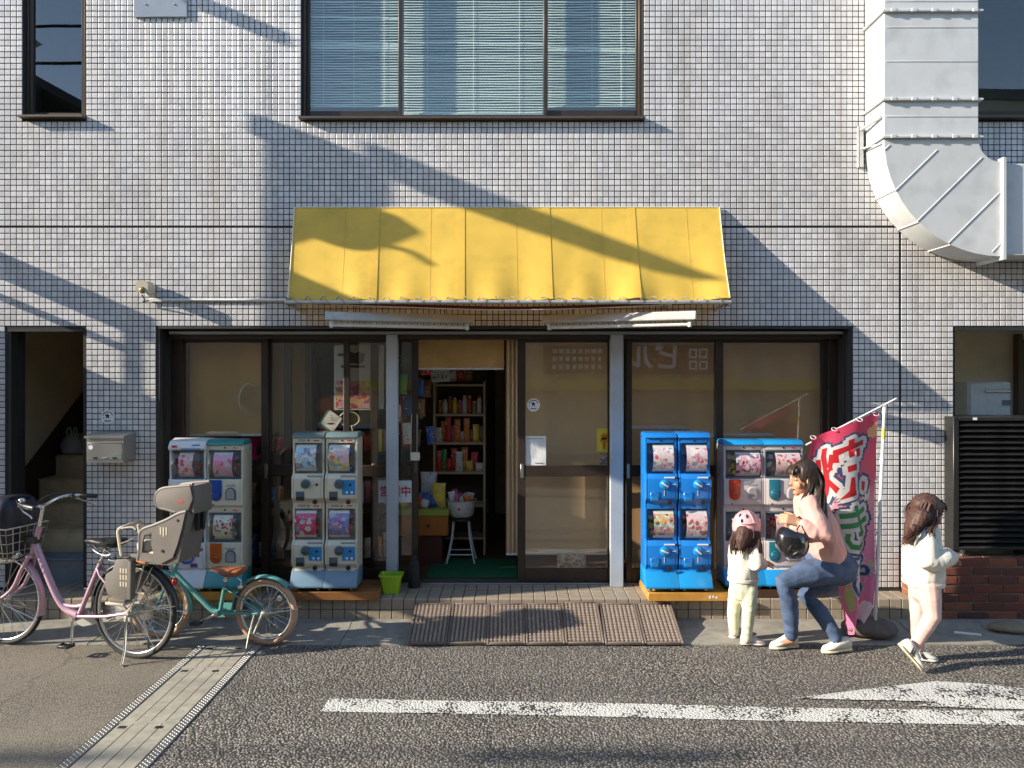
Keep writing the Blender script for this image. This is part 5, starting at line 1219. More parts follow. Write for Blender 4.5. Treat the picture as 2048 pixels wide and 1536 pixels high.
# ------------------------------------------------------------------ ramp plates against the step
M['ramp'] = pm('ramp_resin', (.17,.13,.105), .5, var=.2, scale=10, dirt=.3); 
def ramp_mesh():
    wd, ln_, th = .139, .505, .012
    b = MB().box(-wd,wd,0,ln_,0,th*.5,.002)
    for a in (-1,1): b.box(a*wd-(.016 if a > 0 else 0), a*wd+(.016 if a < 0 else 0), 0, ln_, .006, th+.005,.004)
    b.box(-wd+.0165,wd-.0165,0,.016,.006,th+.004,.003).box(-wd+.0165,wd-.0165,ln_-.016,ln_,.006,th+.004,.003)
    s = MB()
    for j in range(14):
        for i in range(8):
            x = -wd+.030+i*.0312+(.0 if j%2 else .0); y = .038+j*.033
            s.add([(x-.0095,y-.009,.0062),(x+.0095,y-.009,.0062),(x+.0095,y+.009,.0062),(x-.0095,y+.009,.0062),(x-.005,y-.004,.0205),(x+.005,y-.004,.0205),(x+.005,y+.004,.0205),(x-.005,y+.004,.0205)],
                  [(0,1,5,4),(1,2,6,5),(2,3,7,6),(3,0,4,7),(4,5,6,7)])
    return to_mesh('ramp_plate', b, M['ramp'], 40), to_mesh('stud_field', s, pm('ramp_stud_highlight', (.38,.305,.245), .45, var=.25, scale=30), 0)  # studs lighter than the plate, their highlights put into the colour
rme, sme2 = ramp_mesh()
rl = ['ramp plate at the lime basket end of the row','ramp plate second from the lime basket end of the row','ramp plate third from the lime basket end of the row','middle ramp plate of the row below the open door','ramp plate with its upper edge raised, third from the blue machines','ramp plate second from the blue machines','ramp plate at the blue machine end of the row']
for k in range(7):
    t = thing('ramp_plate', rl[k], 'ramp', (-.603 + k*.281, 5.325 + (.004*math.sin(k*2)), .012), 'ramp plates in front of the shop step')
    t.rotation_euler = (math.atan2(.138 if k != 4 else .150, .485), 0, rnd.uniform(-.01,.01) - (.012 if k > 3 else 0))
    OFF[t.name] = Vector(); o = part('plate', rme, None, t); s_ = part('stud_field', sme2, None, o, kind='stuff')
# ------------------------------------------------------------------ banner on a pole
yfl = 5.50
fb = thing('banner', 'pink yakisoba banner with 焼きそ lettering on a tilted white pole', 'banner', (gx(1752,yfl), yfl, 0))
A0, A1 = at(1750,1252,yfl), at(1769,812,yfl)
part('pole', MB().tube([A0, lerp(A0,A1,.66), A1], [.0125,.0125,.0105], 10), M['white_paint'], fb)
part('pole_joint', MB().tube([lerp(A0,A1,.735), lerp(A0,A1,.765)], .0165, 10).tube([lerp(A0,A1,.965), lerp(A0,A1,1.0)], .0155, 10), M['white_paint'], fb)
part('pole_band', MB().tube([lerp(A0,A1,.85), lerp(A0,A1,.90)], .0135, 10), pm('yellow_band', (.6,.5,.08), .4), fb)
part('crossbar', MB().tube([at(1612,890,yfl+.02), at(1793,797,yfl-.005)], .0065, 8).tube([at(1748,806,yfl-.02), at(1772,812,yfl-.02)], .003, 6), M['white_paint'], fb)
LV = [(0,(1624,876),(1757,823)),(.14,(1616,925),(1756,875)),(.33,(1636,1000),(1753,975)),(.6,(1664,1092),(1750,1085)),(.8,(1676,1165),(1746,1160)),(.92,(1686,1218),(1739,1212)),(1,(1693,1268),(1714,1252))]
def flag(u, v, off=0.0):
    v = max(0, min(1, v))
    for k in range(len(LV)-1):
        if v <= LV[k+1][0]: break
    t_ = (v-LV[k][0])/(LV[k+1][0]-LV[k][0]); l = [lerp(LV[k][1][i], LV[k+1][1][i], t_) for i in (0,1)]; r = [lerp(LV[k][2][i], LV[k+1][2][i], t_) for i in (0,1)]
    amp = .018 + .05*v
    def pos(u_):
        D = yfl - .01 + amp*math.sin(u_*7.2 + v*2.2 + .6) + .02*math.sin(u_*13+v*5)*v - .05*(1-u_)*(1-v)*0
        uu = u_ + .03*math.sin(u_*12.6 + v*3)*(1-abs(2*u_-1))
        p = at(lerp(l[0],r[0],uu), lerp(l[1],r[1],uu), yfl); p.y = D; return p
    p = pos(u)
    if off:
        du_ = pos(min(1,u+.01)) - pos(max(0,u-.01)); n_ = du_.cross(Vector((0,0,1))).normalized()
        if n_.y > 0: n_ = -n_
        p = p + n_*off
    return p
def flagmat():
    m, t, o = nodes('banner_print'); p = N(t, 'BsdfPrincipled'); p.inputs['Roughness'].default_value = .6
    uv = N(t, 'Attribute'); uv.attribute_name = 'cloth'; sx_ = N(t, 'SeparateXYZ'); L(t, uv.outputs['Vector'], sx_.inputs[0])
    rp = N(t, 'ValToRGB'); e = rp.color_ramp.elements; e[0].position = 0; e[0].color = (.74,.06,.14,1); e[1].position = 1; e[1].color = (.82,.24,.44,1)
    for pos, c in ((.30,(.80,.14,.22,1)),(.40,(.84,.40,.44,1)),(.5,(.84,.34,.50,1)),(.8,(.82,.26,.46,1))): q = e.new(pos); q.color = c
    L(t, sx_.outputs[1], rp.inputs[0])
    mp = N(t, 'Mapping'); mp.inputs['Scale'].default_value = (2.8,6.5,1); L(t, uv.outputs['Vector'], mp.inputs[0])
    vo = N(t, 'TexVoronoi'); vo.inputs['Scale'].default_value = 1.0; vo.inputs['Randomness'].default_value = .8; L(t, mp.outputs[0], vo.inputs['Vector'])
    nz = N(t, 'TexNoise'); nz.inputs['Scale'].default_value = 9; L(t, uv.outputs['Vector'], nz.inputs['Vector'])
    ad = N(t, 'Math'); ad.operation = 'MULTIPLY_ADD'; ad.inputs[1].default_value = .35; L(t, nz.outputs[0], ad.inputs[0]); L(t, vo.outputs['Distance'], ad.inputs[2])
    lt = N(t, 'Math'); lt.operation = 'LESS_THAN'; lt.inputs[1].default_value = .53; L(t, ad.outputs[0], lt.inputs[0])
    sp = N(t, 'SeparateColor'); L(t, vo.outputs['Color'], sp.inputs[0])
    r2 = N(t, 'ValToRGB'); r2.color_ramp.interpolation = 'CONSTANT'; e = r2.color_ramp.elements; e[0].position = 0; e[0].color = (.85,.74,.34,1); e[1].position = .25; e[1].color = (.5,.6,.68,1)
    for pos, c in ((.42,(.86,.78,.78,1)),(.66,(.5,.62,.26,1)),(.8,(.85,.45,.25,1))): q = e.new(pos); q.color = c
    L(t, sp.outputs[0], r2.inputs[0]); col = mixc(t, lt.outputs[0], rp.outputs[0], r2.outputs[0]); L(t, col, p.inputs['Base Color'])
    tr = N(t, 'BsdfTranslucent'); L(t, col, tr.inputs[0]); mx = N(t, 'MixShader'); mx.inputs[0].default_value = .4; L(t, p.outputs[0], mx.inputs[1]); L(t, tr.outputs[0], mx.inputs[2]); L(t, mx.outputs[0], o.inputs[0]); return m
M['flag'] = flagmat()
def cloth(uv, faces, off, mat, name, parent, sub=0, stack=0):
    bm = bmesh.new(); vs = [bm.verts.new((a,b,(k//stack)*.00012 if stack else 0)) for k,(a,b) in enumerate(uv)]
    for f in faces:
        try: bm.faces.new([vs[i] for i in f])
        except ValueError: pass
    if sub:
        bmesh.ops.triangulate(bm, faces=bm.faces)
        for _ in range(3):
            ed = [e for e in bm.edges if e.calc_length() > .05]
            if ed: bmesh.ops.subdivide_edges(bm, edges=ed, cuts=1, use_grid_fill=False); bmesh.ops.triangulate(bm, faces=bm.faces)
    me = bpy.data.meshes.new(name); bm.to_mesh(me); bm.free()
    uvs = [tuple(v.co) for v in me.vertices]; a_ = me.attributes.new('cloth', 'FLOAT_VECTOR', 'POINT'); a_.data.foreach_set('vector', [c for q in uvs for c in (q[0],q[1],0)])
    of = OFF[parent.name]
    for v, q in zip(me.vertices, uvs): v.co = flag(q[0], q[1], off + q[2]) - of
    me.materials.append(mat); me.shade_smooth(); return part(name, me, None, parent)
GU, GV = 36, 60
fl_ = cloth([(i/GU, j/GV) for j in range(GV+1) for i in range(GU+1)], [(j*(GU+1)+i, j*(GU+1)+i+1, (j+1)*(GU+1)+i+1, (j+1)*(GU+1)+i) for j in range(GV) for i in range(GU)], 0, M['flag'], 'cloth', fb)
navy = pm('navy_print', (.05,.07,.16), .6, trans=.2); wht = pm('white_print', (.66,.62,.60), .6, trans=.2); redp = pm('red_print', (.52,.012,.02), .6, trans=.2); grnp = pm('green_print_cloth', (.05,.24,.08), .6, trans=.2); blup = pm('blue_print', (.06,.11,.30), .6, trans=.2)
for ch, (uc, vc, su, sv), colm, rev in (('焼',(.44,.24,.78,.27),redp,0),('き',(.55,.53,.80,.27),grnp,0),('そ',(.52,.78,.86,.22),wht,1)):
    for rad, lay, mt_ in ((.13,.0016,navy if not rev else wht),(.082,.0036,wht if not rev else blup),(0,.0056,colm)):
        v_, f_ = glyphs(ch, 1, .016, res=2)
        for q in range(9 if rad else 1):
            ox, oy = rad*math.cos(2*math.pi*q/9), rad*math.sin(2*math.pi*q/9)
            AV = [] if q == 0 else AV; AF = [] if q == 0 else AF; n0 = len(AV)
            AV += [(uc + (p[0]+ox)*su, vc - (p[1]+oy)*sv) for p in v_]; AF += [tuple(i+n0 for i in f) for f in f_]
        cloth(AV, AF, lay, mt_, 'lettering', fl_, sub=1, stack=len(v_))
for k, (u_, v_) in enumerate(((.02,.0),(.35,0),(.68,.0),(.97,.01),(.99,.3),(.99,.55),(.99,.75))):
    p = flag(u_, v_); part('tie_loop', MB().tube([p + Vector((.02*math.cos(a), .02*math.sin(a)*.9, .012*math.sin(a))) for a in np.linspace(0,2*math.pi,9)[:-1]], .0035, 5, closed=True), wht, fb)
stn = MB().ell((0,0,0), (.205,.15,.075), 22, 12)
stn.v = [tuple(Vector(p)*(1+.13*noise.noise(Vector(p)*9)+.05*noise.noise(Vector(p)*30)) + Vector((0,0,max(0,-.045-p[2])*.8))) for p in stn.v]
stn.shift((gx(1742,5.52), 5.53, .066)); single('banner_stone', stn, pm('grey_stone', (.12,.10,.085), .9, var=.3, scale=14, bump=.8, bscale=45), 'rounded dark stone weighing down the foot of the banner pole', 'stone', smooth=60)
# ------------------------------------------------------------------ people
def blend(name, mb, mat, parent, voxel=.006, it=6, wrinkle=None, label=None, cut=None):
    """one continuous skin over overlapping volumes"""
    of = OFF[parent.name]; mb.shift((-of.x, -of.y, -of.z))
    me = to_mesh('tmp', mb, None, 0, True); ob = bpy.data.objects.new('tmp', me); COL.objects.link(ob)
    m = ob.modifiers.new('r', 'REMESH'); m.mode = 'VOXEL'; m.voxel_size = voxel
    m = ob.modifiers.new('s', 'SMOOTH'); m.factor = .5; m.iterations = it
    dg = bpy.context.evaluated_depsgraph_get(); r = bpy.data.meshes.new_from_object(ob.evaluated_get(dg)); r.name = name
    bpy.data.objects.remove(ob); bpy.data.meshes.remove(me)
    if wrinkle:
        nv = len(r.vertices); nn = np.empty(nv*3, np.float32); r.vertices.foreach_get('normal', nn); cc = np.empty(nv*3, np.float32); r.vertices.foreach_get('co', cc)
        nn = nn.reshape(-1,3); cc = cc.reshape(-1,3); dd = np.zeros(nv, np.float32)
        for i in range(nv):
            p = cc[i]; d = 0
            for amp, scl, st in wrinkle: d += amp*(1-2*abs(noise.noise(((p[0]+of.x)*scl*st[0], (p[1]+of.y)*scl*st[1], (p[2]+of.z)*scl*st[2]))))*.5
            dd[i] = d
        r.vertices.foreach_set('co', (cc + nn*dd[:,None]).reshape(-1)); r.update()
    r.materials.clear(); r.materials.append(mat); r.shade_smooth(); return part(name, r, None, parent, label)
class Fr:
    def __init__(s, c, f, u=(0,0,1)):
        s.c = Vector(c); s.f = Vector(f).normalized(); u = Vector(u); s.u = (u - s.f*u.dot(s.f)).normalized(); s.r = s.f.cross(s.u)
        s.M = Matrix((s.r, s.f, s.u)).transposed()
    def p(s, r, f, u): return s.c + s.r*r + s.f*f + s.u*u
def head(mb, fr, k):
    M_ = fr.M
    mb.ell(fr.p(0,-.008*k,.02*k), (.074*k,.092*k,.092*k), 18, 12, M_)
    mb.ell(fr.p(0,.028*k,-.045*k), (.058*k,.058*k,.068*k), 16, 10, M_)
    mb.ell(fr.p(0,.060*k,-.094*k), (.026*k,.024*k,.020*k), 12, 8, M_)
    mb.ell(fr.p(0,.088*k,-.028*k), (.012*k,.018*k,.016*k), 10, 8, M_); mb.ell(fr.p(0,.083*k,-.005*k), (.009*k,.010*k,.028*k), 10, 8, M_)
    mb.ell(fr.p(0,.074*k,.026*k), (.05*k,.014*k,.012*k), 12, 8, M_); mb.ell(fr.p(0,.080*k,-.062*k), (.022*k,.010*k,.010*k), 10, 8, M_)
    for s in (-1,1):
        mb.ell(fr.p(s*.076*k,-.006*k,-.014*k), (.010*k,.022*k,.034*k), 10, 8, M_); mb.ell(fr.p(s*.038*k,.058*k,-.038*k), (.024*k,.020*k,.026*k), 10, 8, M_)
def face(fr, k, parent):
    for s in (-1,1):
        e = part('eye', MB().ell(fr.p(s*.032*k,.0735*k,.004*k), (.0135*k,.009*k,.0085*k), 10, 8, fr.M), M['eye_white'], parent)
        part('iris', MB().ell(fr.p(s*.032*k,.079*k,.004*k), (.0072*k,.0048*k,.0075*k), 10, 8, fr.M), M['iris'], e)
        part('eyebrow', MB().capsule([fr.p(s*.018*k,.086*k,.026*k), fr.p(s*.034*k,.083*k,.030*k), fr.p(s*.05*k,.073*k,.026*k)], .0032*k, 6), M['hair'], parent)
    part('lips', MB().ell(fr.p(0,.0905*k,-.062*k), (.019*k,.006*k,.0065*k), 10, 8, fr.M), M['lips'], parent)
def hand(mb, wrist, d, palm_n, k, curl=.5, thumb=1):
    """palm, four unequal bent fingers and a thumb off its side; d points along the fingers"""
    d = Vector(d).normalized(); n = Vector(palm_n); n = (n - d*n.dot(d)).normalized(); s = d.cross(n)
    w_ = Vector(wrist)
    for q in (-1,0,1): mb.capsule([w_ + s*q*.018*k, w_ + d*.078*k + s*q*.026*k], [.017*k,.015*k], 8)
    for i, (off, ln_) in enumerate(((-.033,.064),(-.011,.074),(.011,.070),(.032,.055))):
        b = w_ + d*.080*k + s*off*k; dd = d; pts = [b - d*.02*k, b]
        for seg in (.45,.32,.23):
            dd = (dd*math.cos(curl) + n*math.sin(curl)).normalized(); pts.append(pts[-1] + dd*ln_*seg*1.05*k)
        mb.capsule(pts, [.0092*k,.0092*k,.0086*k,.0080*k,.0068*k], 8)
    b = w_ + d*.025*k + s*thumb*-.026*k; t1 = (d*.6 - s*thumb*.7 + n*.35).normalized(); t2 = (d*.85 - s*thumb*.15 + n*.5).normalized()
    mb.capsule([b, b + t1*.040*k, b + t1*.040*k + t2*.030*k, b + t1*.040*k + t2*.052*k], [.014*k,.0115*k,.0098*k,.008*k], 8)
def shoe(parent, heel, toe, up, mat, sole, k=1.0, w_=.046, stripe=None):
    heel = Vector(heel); toe = Vector(toe); d = (toe-heel); ln_ = d.length; d.normalize(); up = Vector(up); up = (up - d*up.dot(d)).normalized(); s = d.cross(up)
    def ring(t, w2, h0, h1, n=14):
        c = heel + d*t*ln_; out = []
        for i in range(n):
            a = 2*math.pi*i/n; x = math.cos(a); y = math.sin(a)
            out.append(c + s*(w2*math.copysign(abs(x)**.8,x)) + up*(lerp(h0,h1,.5+.5*math.copysign(abs(y)**.8,y))))
        return out
    so = MB().loft([ring(t, w2*w_, 0, .024*k) for t, w2 in ((-.03,.35),(.02,.78),(.2,.86),(.45,.84),(.7,1.06),(.86,.95),(.97,.6),(1.02,.25))])
    b = part('shoe', MB().loft([ring(t, w2*w_, .018*k, h*k) for t, w2, h in ((-.02,.4,.06),(.03,.74,.088),(.17,.82,.092),(.32,.82,.088),(.5,.84,.070),(.7,.96,.050),(.86,.86,.042),(.96,.5,.032),(1.0,.2,.026))]), mat, parent, smooth=60)
    part('sole', so, sole, b, smooth=50)
    lc = MB()
    for t in (.40,.48,.56,.64): h = lerp(.084,.056,(t-.36)/.3)*k; c = heel + d*t*ln_; lc.capsule([c + s*w_*.5 + up*(h-.004), c + up*(h+.005), c - s*w_*.5 + up*(h-.004)], .0035*k, 6)
    part('laces', lc, M['paper'], b)
    if stripe:
        for q in stripe:
            st = MB(); 
            for sg in (-1,1): c = heel + d*q*ln_; st.tube([c + s*sg*w_*.86 + up*.024*k, c + s*sg*w_*.80 + up*.05*k - d*.012, c + s*sg*w_*.62 + up*.078*k - d*.022], .006*k, 6)
            part('stripe', st, M['ink'], b)
    return b
STREAK = MB()
def strands(mb, roots, n, r, jitter):
    main = mb
    """tapered locks that follow guide curves"""
    for q in range(n):
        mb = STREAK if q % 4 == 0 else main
        g_ = roots[q % len(roots)]; o = Vector((rnd.gauss(0,1), rnd.gauss(0,1), rnd.gauss(0,.4)))*jitter
        pts = [Vector(p) + o*(.5 + i*.28) + Vector((rnd.gauss(0,1),rnd.gauss(0,1),0))*jitter*.25*i for i, p in enumerate(g_)]
        sp_ = spline(pts, 4); m = len(sp_); mb.tube(sp_, [r*(.55+.45*math.sin(math.pi*min(1,.15+.85*i/m)))*(1-.75*(i/m)**3) for i in range(m)], 5, flat=.55)
def band(name, c, d, ru, rv, mat, parent, w_=.016, up=(0,1,0)):
    d = Vector(d).normalized(); u = Vector(up); u = (u - d*u.dot(d)).normalized(); v = d.cross(u); c = Vector(c); rings = []
    for i in range(28):
        a = 2*math.pi*i/28; o = c + u*ru*math.cos(a) + v*rv*math.sin(a); n = (u*math.cos(a)/ru + v*math.sin(a)/rv).normalized()
        rings.append([o + d*w_ - n*.004, o + d*w_*.9 + n*.005, o + n*.007, o - d*w_*.9 + n*.005, o - d*w_ - n*.004])
    return part(name, MB().loft(rings, False, True), mat, parent, smooth=60)
M['skin'] = pm('skin', (.46,.245,.145), .5, var=.06, scale=12, sub=.12); M['hair'] = pm('dark_hair', (.030,.018,.013), .5, var=.4, scale=60, spec=.4)
M['hair_brown'] = pm('brown_hair', (.075,.036,.027), .55, var=.45, scale=60, spec=.35)
M['hair_pale'] = pm('hair_streak', (.065,.040,.028), .45, var=.3, scale=60); M['hair_brown_pale'] = pm('brown_hair_streak', (.105,.054,.040), .5, var=.3, scale=60)  # paler hair colour for a share of the locks
M['eye_white'] = pm('eye_white', (.6,.58,.55), .3); M['iris'] = pm('iris', (.02,.012,.01), .2); M['lips'] = pm('lips', (.40,.13,.11), .45)
salmon = pm('salmon_knit', (.62,.345,.295), .85, var=.08, scale=6, bump=.25, bscale=260); denim = pm('blue_denim', (.045,.075,.15), .85, var=.3, scale=9, col2=(.085,.13,.23), bump=.3, bscale=320)
offw = pm('offwhite_fleece', (.66,.63,.55), .9, var=.06, scale=6, bump=.25, bscale=220); lime_p = None
pinkp = pm('pale_pink_cotton', (.62,.42,.37), .85, var=.08, scale=6, bump=.2, bscale=240)
shoe_w = pm('white_shoe', (.62,.60,.54), .7, var=.1, scale=30); sole_y = pm('yellowed_sole', (.58,.54,.38), .6); sole_w = pm('white_sole', (.62,.60,.56), .6)
def W(px, py, D): return at(px, py, D)
# ---------------------------------------------------------- crouching woman
wm = thing('person', 'crouching woman in a salmon top and blue jeans with a dark helmet on her arm', 'person', (gx(1632,5.27), 5.27, 0))
fr = Fr(W(1606,956,5.24), (-.95,-.12,-.12)); K = 1.0
b = MB(); head(b, fr, K)
b.capsule([W(1609,972,5.24), W(1620,1004,5.26)], [.048,.056], 12)
b.capsule([W(1622,1012,5.26), W(1636,1060,5.26), W(1650,1108,5.27), W(1672,1130,5.27)], [.09,.095,.09,.11], 14, 1.3, (0,1,0))
nl = [W(1622,1014,5.10), W(1640,1072,5.01), W(1599,1047,5.04)]; fl_a = [W(1612,1014,5.40), W(1606,1070,5.44), W(1592,1044,5.26)]
for a in (nl, fl_a): b.capsule(a, [.046,.038,.026], 12)
hand(b, W(1596,1045,5.045), (-.95,.15,.30), (.1,.85,-.5), .92, .55, 1)
hand(b, W(1590,1042,5.25), (-.85,-.45,.12), (.25,-.85,-.2), .92, .5, -1)
legs = [[W(1662,1136,5.19), W(1567,1164,5.16), W(1583,1268,5.245)], [W(1668,1140,5.35), W(1612,1192,5.33), W(1671,1273,5.225)]]
for l in legs: b.capsule(l, [.075,.05,.036], 12)
b.capsule([legs[0][2], W(1583,1281,5.255), W(1562,1287,5.26)], [.034,.026,.018], 10); b.capsule([legs[1][2], W(1682,1286,5.215), W(1664,1293,5.205)], [.034,.026,.018], 10)
body = blend('body', b, M['skin'], wm, .0048, 4)
face(fr, K, wm)
t_ = MB(); t_.capsule([W(1619,1006,5.26), W(1633,1050,5.26), W(1645,1090,5.26), W(1655,1112,5.27)], [.092,.124,.122,.118], 18, 1.32, (0,1,0))
for a in (nl, fl_a):
    e = lerp(a[1], a[2], .72); t_.capsule([lerp(a[0],Vector(W(1620,1010,5.26)),.15), lerp(a[0],a[1],.5), a[1]+Vector((.012,0,-.01)), lerp(a[1],e,.5)+Vector((0,0,-.012)), e], [.068,.066,.068,.060,.044], 14)
t_.capsule([W(1612,995,5.25), W(1620,1008,5.26)], [.062,.075], 12)
WR = ((.028,7,(1,1,.55)),(.007,18,(1.2,1,.6)))
blend('sweatshirt', t_, salmon, wm, .0065, 7, WR)
part('hem_band', MB().tube([W(1618,1117,5.27) + Vector((0,0,0)), W(1690,1110,5.27)], .001, 4), salmon, wm) if False else None
rib = pm('salmon_rib', (.57,.30,.25), .9, var=.2, scale=60)
band('hem_band', W(1657,1119,5.27), W(1655,1112,5.27)-W(1645,1090,5.26), .150, .112, rib, wm)
for a in (nl, fl_a): band('cuff', lerp(a[1],a[2],.75), a[2]-a[1], .046, .046, rib, wm, .012, (0,0,1))
j = MB(); j.capsule([W(1644,1112,5.27), W(1658,1124,5.27), W(1674,1134,5.27)], [.112,.130,.128], 18, 1.28, (0,1,0))
for l, r_ in ((legs[0],(.100,.088,.063,.056,.042)), (legs[1],(.098,.086,.060,.053,.042))):
    j.capsule([l[0], lerp(l[0],l[1],.5)+Vector((0,0,.008)), l[1], lerp(l[1],l[2],.4)+Vector((.018,0,0)), l[2]], r_, 14)
blend('jeans', j, denim, wm, .0065, 5, ((.013,9,(.7,.7,1.5)),(.003,30,(.8,.8,1))))
shoe(wm, gpt1 := Vector(gp(1593,1293,.004)), Vector(gp(1541,1298,.004)), (0,0,1), shoe_w, sole_y, 1.05, .046)
shoe(wm, Vector(gp(1699,1300,.004)), Vector(gp(1645,1306,.004)), (0,0,1), shoe_w, sole_y, 1.05, .046)
h = MB(); h.ell(fr.p(0,-.024,.030), (.090,.098,.098), 20, 12, fr.M); h.ell(fr.p(0,-.05,-.03), (.084,.072,.09), 16, 10, fr.M)
for s in (-1,1): h.ell(fr.p(s*.076,-.042,-.03), (.020,.036,.075), 12, 8, fr.M)
h.ell(fr.p(0,.058,.064), (.064,.030,.028), 14, 8, fr.M)
h.capsule([W(1624,960,5.24), W(1639,1000,5.15), W(1650,1044,5.08)], [.062,.048,.018], 12)
hr = blend('hair', h, M['hair'], wm, .006, 8, ((.006,60,(1,1,.12)),))
sd = MB(); G = []
for q in range(14):
    a = rnd.uniform(-1.2,1.2); r0 = fr.p(.09*math.sin(a), -.03-.07*math.cos(a), .07)
    G.append([r0, fr.p(.105*math.sin(a), -.045-.085*math.cos(a), -.03), W(1638+rnd.uniform(-9,8),1004,5.12+.05*math.sin(a)), W(1649+rnd.uniform(-9,6),1050+rnd.uniform(-12,10),5.065+.04*math.sin(a))])
strands(sd, G, 130, .0042, .005)
G = [[fr.p(-.03+.006*q, .052, .10), fr.p(-.045+.008*q,.088,.072), fr.p(-.05+.009*q,.098,.040)] for q in range(11)]
strands(sd, G, 44, .0045, .0025)
G = [[fr.p(-.084,-.012,.04), fr.p(-.092,-.012,-.05), W(1616,1003,5.12), W(1624,1032,5.09)], [fr.p(-.084,.0,.04), fr.p(-.088,.004,-.04), W(1606,1000,5.13), W(1606,1018,5.12)], [fr.p(.082,.02,.04), fr.p(.09,.03,-.04), W(1592,1000,5.33), W(1588,1018,5.33)]]
strands(sd, G, 60, .0034, .005)
part('hair_locks', sd, M['hair'], hr, kind='stuff', smooth=60); part('hair_streaks', STREAK, M['hair_pale'], hr, kind='stuff', smooth=60); STREAK = MB()
# helmet hung from her forearm
hl = thing('helmet', 'glossy black cycle helmet with loose straps hung on the crouching woman\'s arm', 'helmet', W(1584,1120,4.95))
hc = Vector(W(1585,1085,4.97)); ax = Fr(hc, (-.75,-.1,-.6), (.55,-.35,.75))
def shell(fr_, rx, ry, rz, mat, parent, name='shell', vents=(), th=.012, lo=.62, vm=None):
    mb = MB(); n = 28; m_ = 9; rings = []
    for k in range(m_+1):
        a = math.pi*lo*k/m_
        if k == 0: a = .02
        rings.append([fr_.p(rx*math.sin(a)*math.cos(2*math.pi*i/n), ry*math.sin(a)*math.sin(2*math.pi*i/n)*(1+.05*math.sin(2*math.pi*i/n)), rz*math.cos(a)) for i in range(n)])
    for k in range(m_, -1, -1):
        a = math.pi*lo*k/m_ if k else .02; q = 1 - th/rx
        rings.append([fr_.p(rx*q*math.sin(a)*math.cos(2*math.pi*i/n), ry*q*math.sin(a)*math.sin(2*math.pi*i/n), rz*q*math.cos(a)) for i in range(n)])
    mb.loft(rings); o = part(name, mb, mat, parent, smooth=60)
    for (az, el, l1, l2) in vents:
        P_ = lambda a2, e2, k_: fr_.p(rx*k_*math.sin(e2)*math.cos(a2), ry*k_*math.sin(e2)*math.sin(a2), rz*k_*math.cos(e2))
        v = MB().capsule([P_(az, el-l1, 1.0), P_(az, el, 1.004), P_(az, el+l1, 1.0)], [l2*.55,l2,l2*.6], 8); part('vent', v, vm or M['slot'], o)
    return o
black_g = pm('gloss_black', (.014,.013,.014), .16, coat=.6)
hs = shell(Fr(hc, (-.6,-.25,.55), (-.62,-.35,-.70)), .098, .125, .105, black_g, hl, 'shell', [(.6,.75,.22,.010),(1.57,.7,.25,.010),(2.5,.75,.22,.010),(0,.8,.2,.01),(4.2,.8,.2,.01)])
part('strap', MB().tube(spline([W(1600,1050,4.99),W(1594,1062,4.96),W(1602,1080,4.95),W(1598,1098,4.95)],5), .006, 6, flat=.4).tube(spline([W(1602,1050,5.06),W(1610,1066,4.98),W(1606,1086,4.96),W(1612,1102,4.98)],5), .006, 6, flat=.4), M['black'], hl)
part('padding', MB().ell(hc+Vector((.03,.02,.035)), (.07,.06,.03), 14, 8), pm('grey_padding',(.10,.075,.07),.9), hl)
# ---------------------------------------------------------- small girl with a pink helmet, seen from behind
g1 = thing('person', 'small girl in a pink helmet and off-white hoodie facing the pale capsule machines', 'person', (gx(1488,5.38), 5.38, 0))
fr1 = Fr(W(1494,1050,5.38), (.45,.88,.02)); K1 = .92; D1 = 5.38
b = MB(); head(b, fr1, K1)
b.capsule([W(1492,1062,D1), W(1491,1085,D1)], [.035,.045], 10); b.capsule([W(1491,1092,D1), W(1488,1130,D1), W(1486,1165,D1)], [.068,.07,.072], 12, .8, (0,1,0))
ra = [W(1511,1092,5.32), W(1512,1128,5.28), W(1528,1128,5.34)]; la = [W(1470,1092,5.45), W(1470,1125,5.52), W(1490,1124,5.60)]
for a in (ra, la): b.capsule(a, [.032,.027,.02], 10)
hand(b, ra[2], (.9,.35,.05), (0,.3,-1), .62, .35, 1); hand(b, la[2], (.7,.7,.05), (0,.2,-1), .62, .35, -1)
lg = [[W(1474,1182,5.41), W(1467,1225,5.42), W(1468,1264,5.42)], [W(1499,1182,5.35), W(1497,1228,5.33), W(1493,1278,5.335)]]
for l in lg: b.capsule(l, [.05,.036,.026], 10)
b.capsule([lg[0][2], W(1470,1267,5.42)], [.024,.018], 8); b.capsule([lg[1][2], W(1500,1282,5.34)], [.024,.016], 8)
blend('body', b, M['skin'], g1, .0042, 3); face(fr1, K1, g1)
t_ = MB(); t_.capsule([W(1491,1090,D1), W(1489,1120,D1), W(1486,1150,D1)], [.098,.098,.102], 16, .80, (0,1,0))
for a in (ra, la): t_.capsule([lerp(a[0], Vector(W(1491,1096,D1)), .2), lerp(a[0],a[1],.6), a[1]+Vector((0,0,-.004)), lerp(a[1],a[2],.75)], [.05,.05,.048,.034], 12)
t_.capsule([W(1484,1080,5.33), W(1497,1080,5.33)], [.038,.038], 10)
blend('hoodie', t_, offw, g1, .006, 6, ((.016,8,(1,1,.55)),(.004,22,(1,1,.6))))
band('hem_band', W(1486,1158,D1), (0,0,1), .083, .104, offw, g1, .012)
for a in (ra, la): band('cuff', lerp(a[1],a[2],.78), a[2]-a[1], .036, .036, offw, g1, .010, (0,0,1))
lime_p = printmat('leaf_dot_cotton', (.60,.60,.44), [(.36,.42,.22),(.55,.50,.36),(.42,.45,.30)], 38, .28, .85)
j = MB(); j.capsule([W(1487,1158,D1), W(1487,1180,D1)], [.095,.098], 14, .82, (0,1,0))
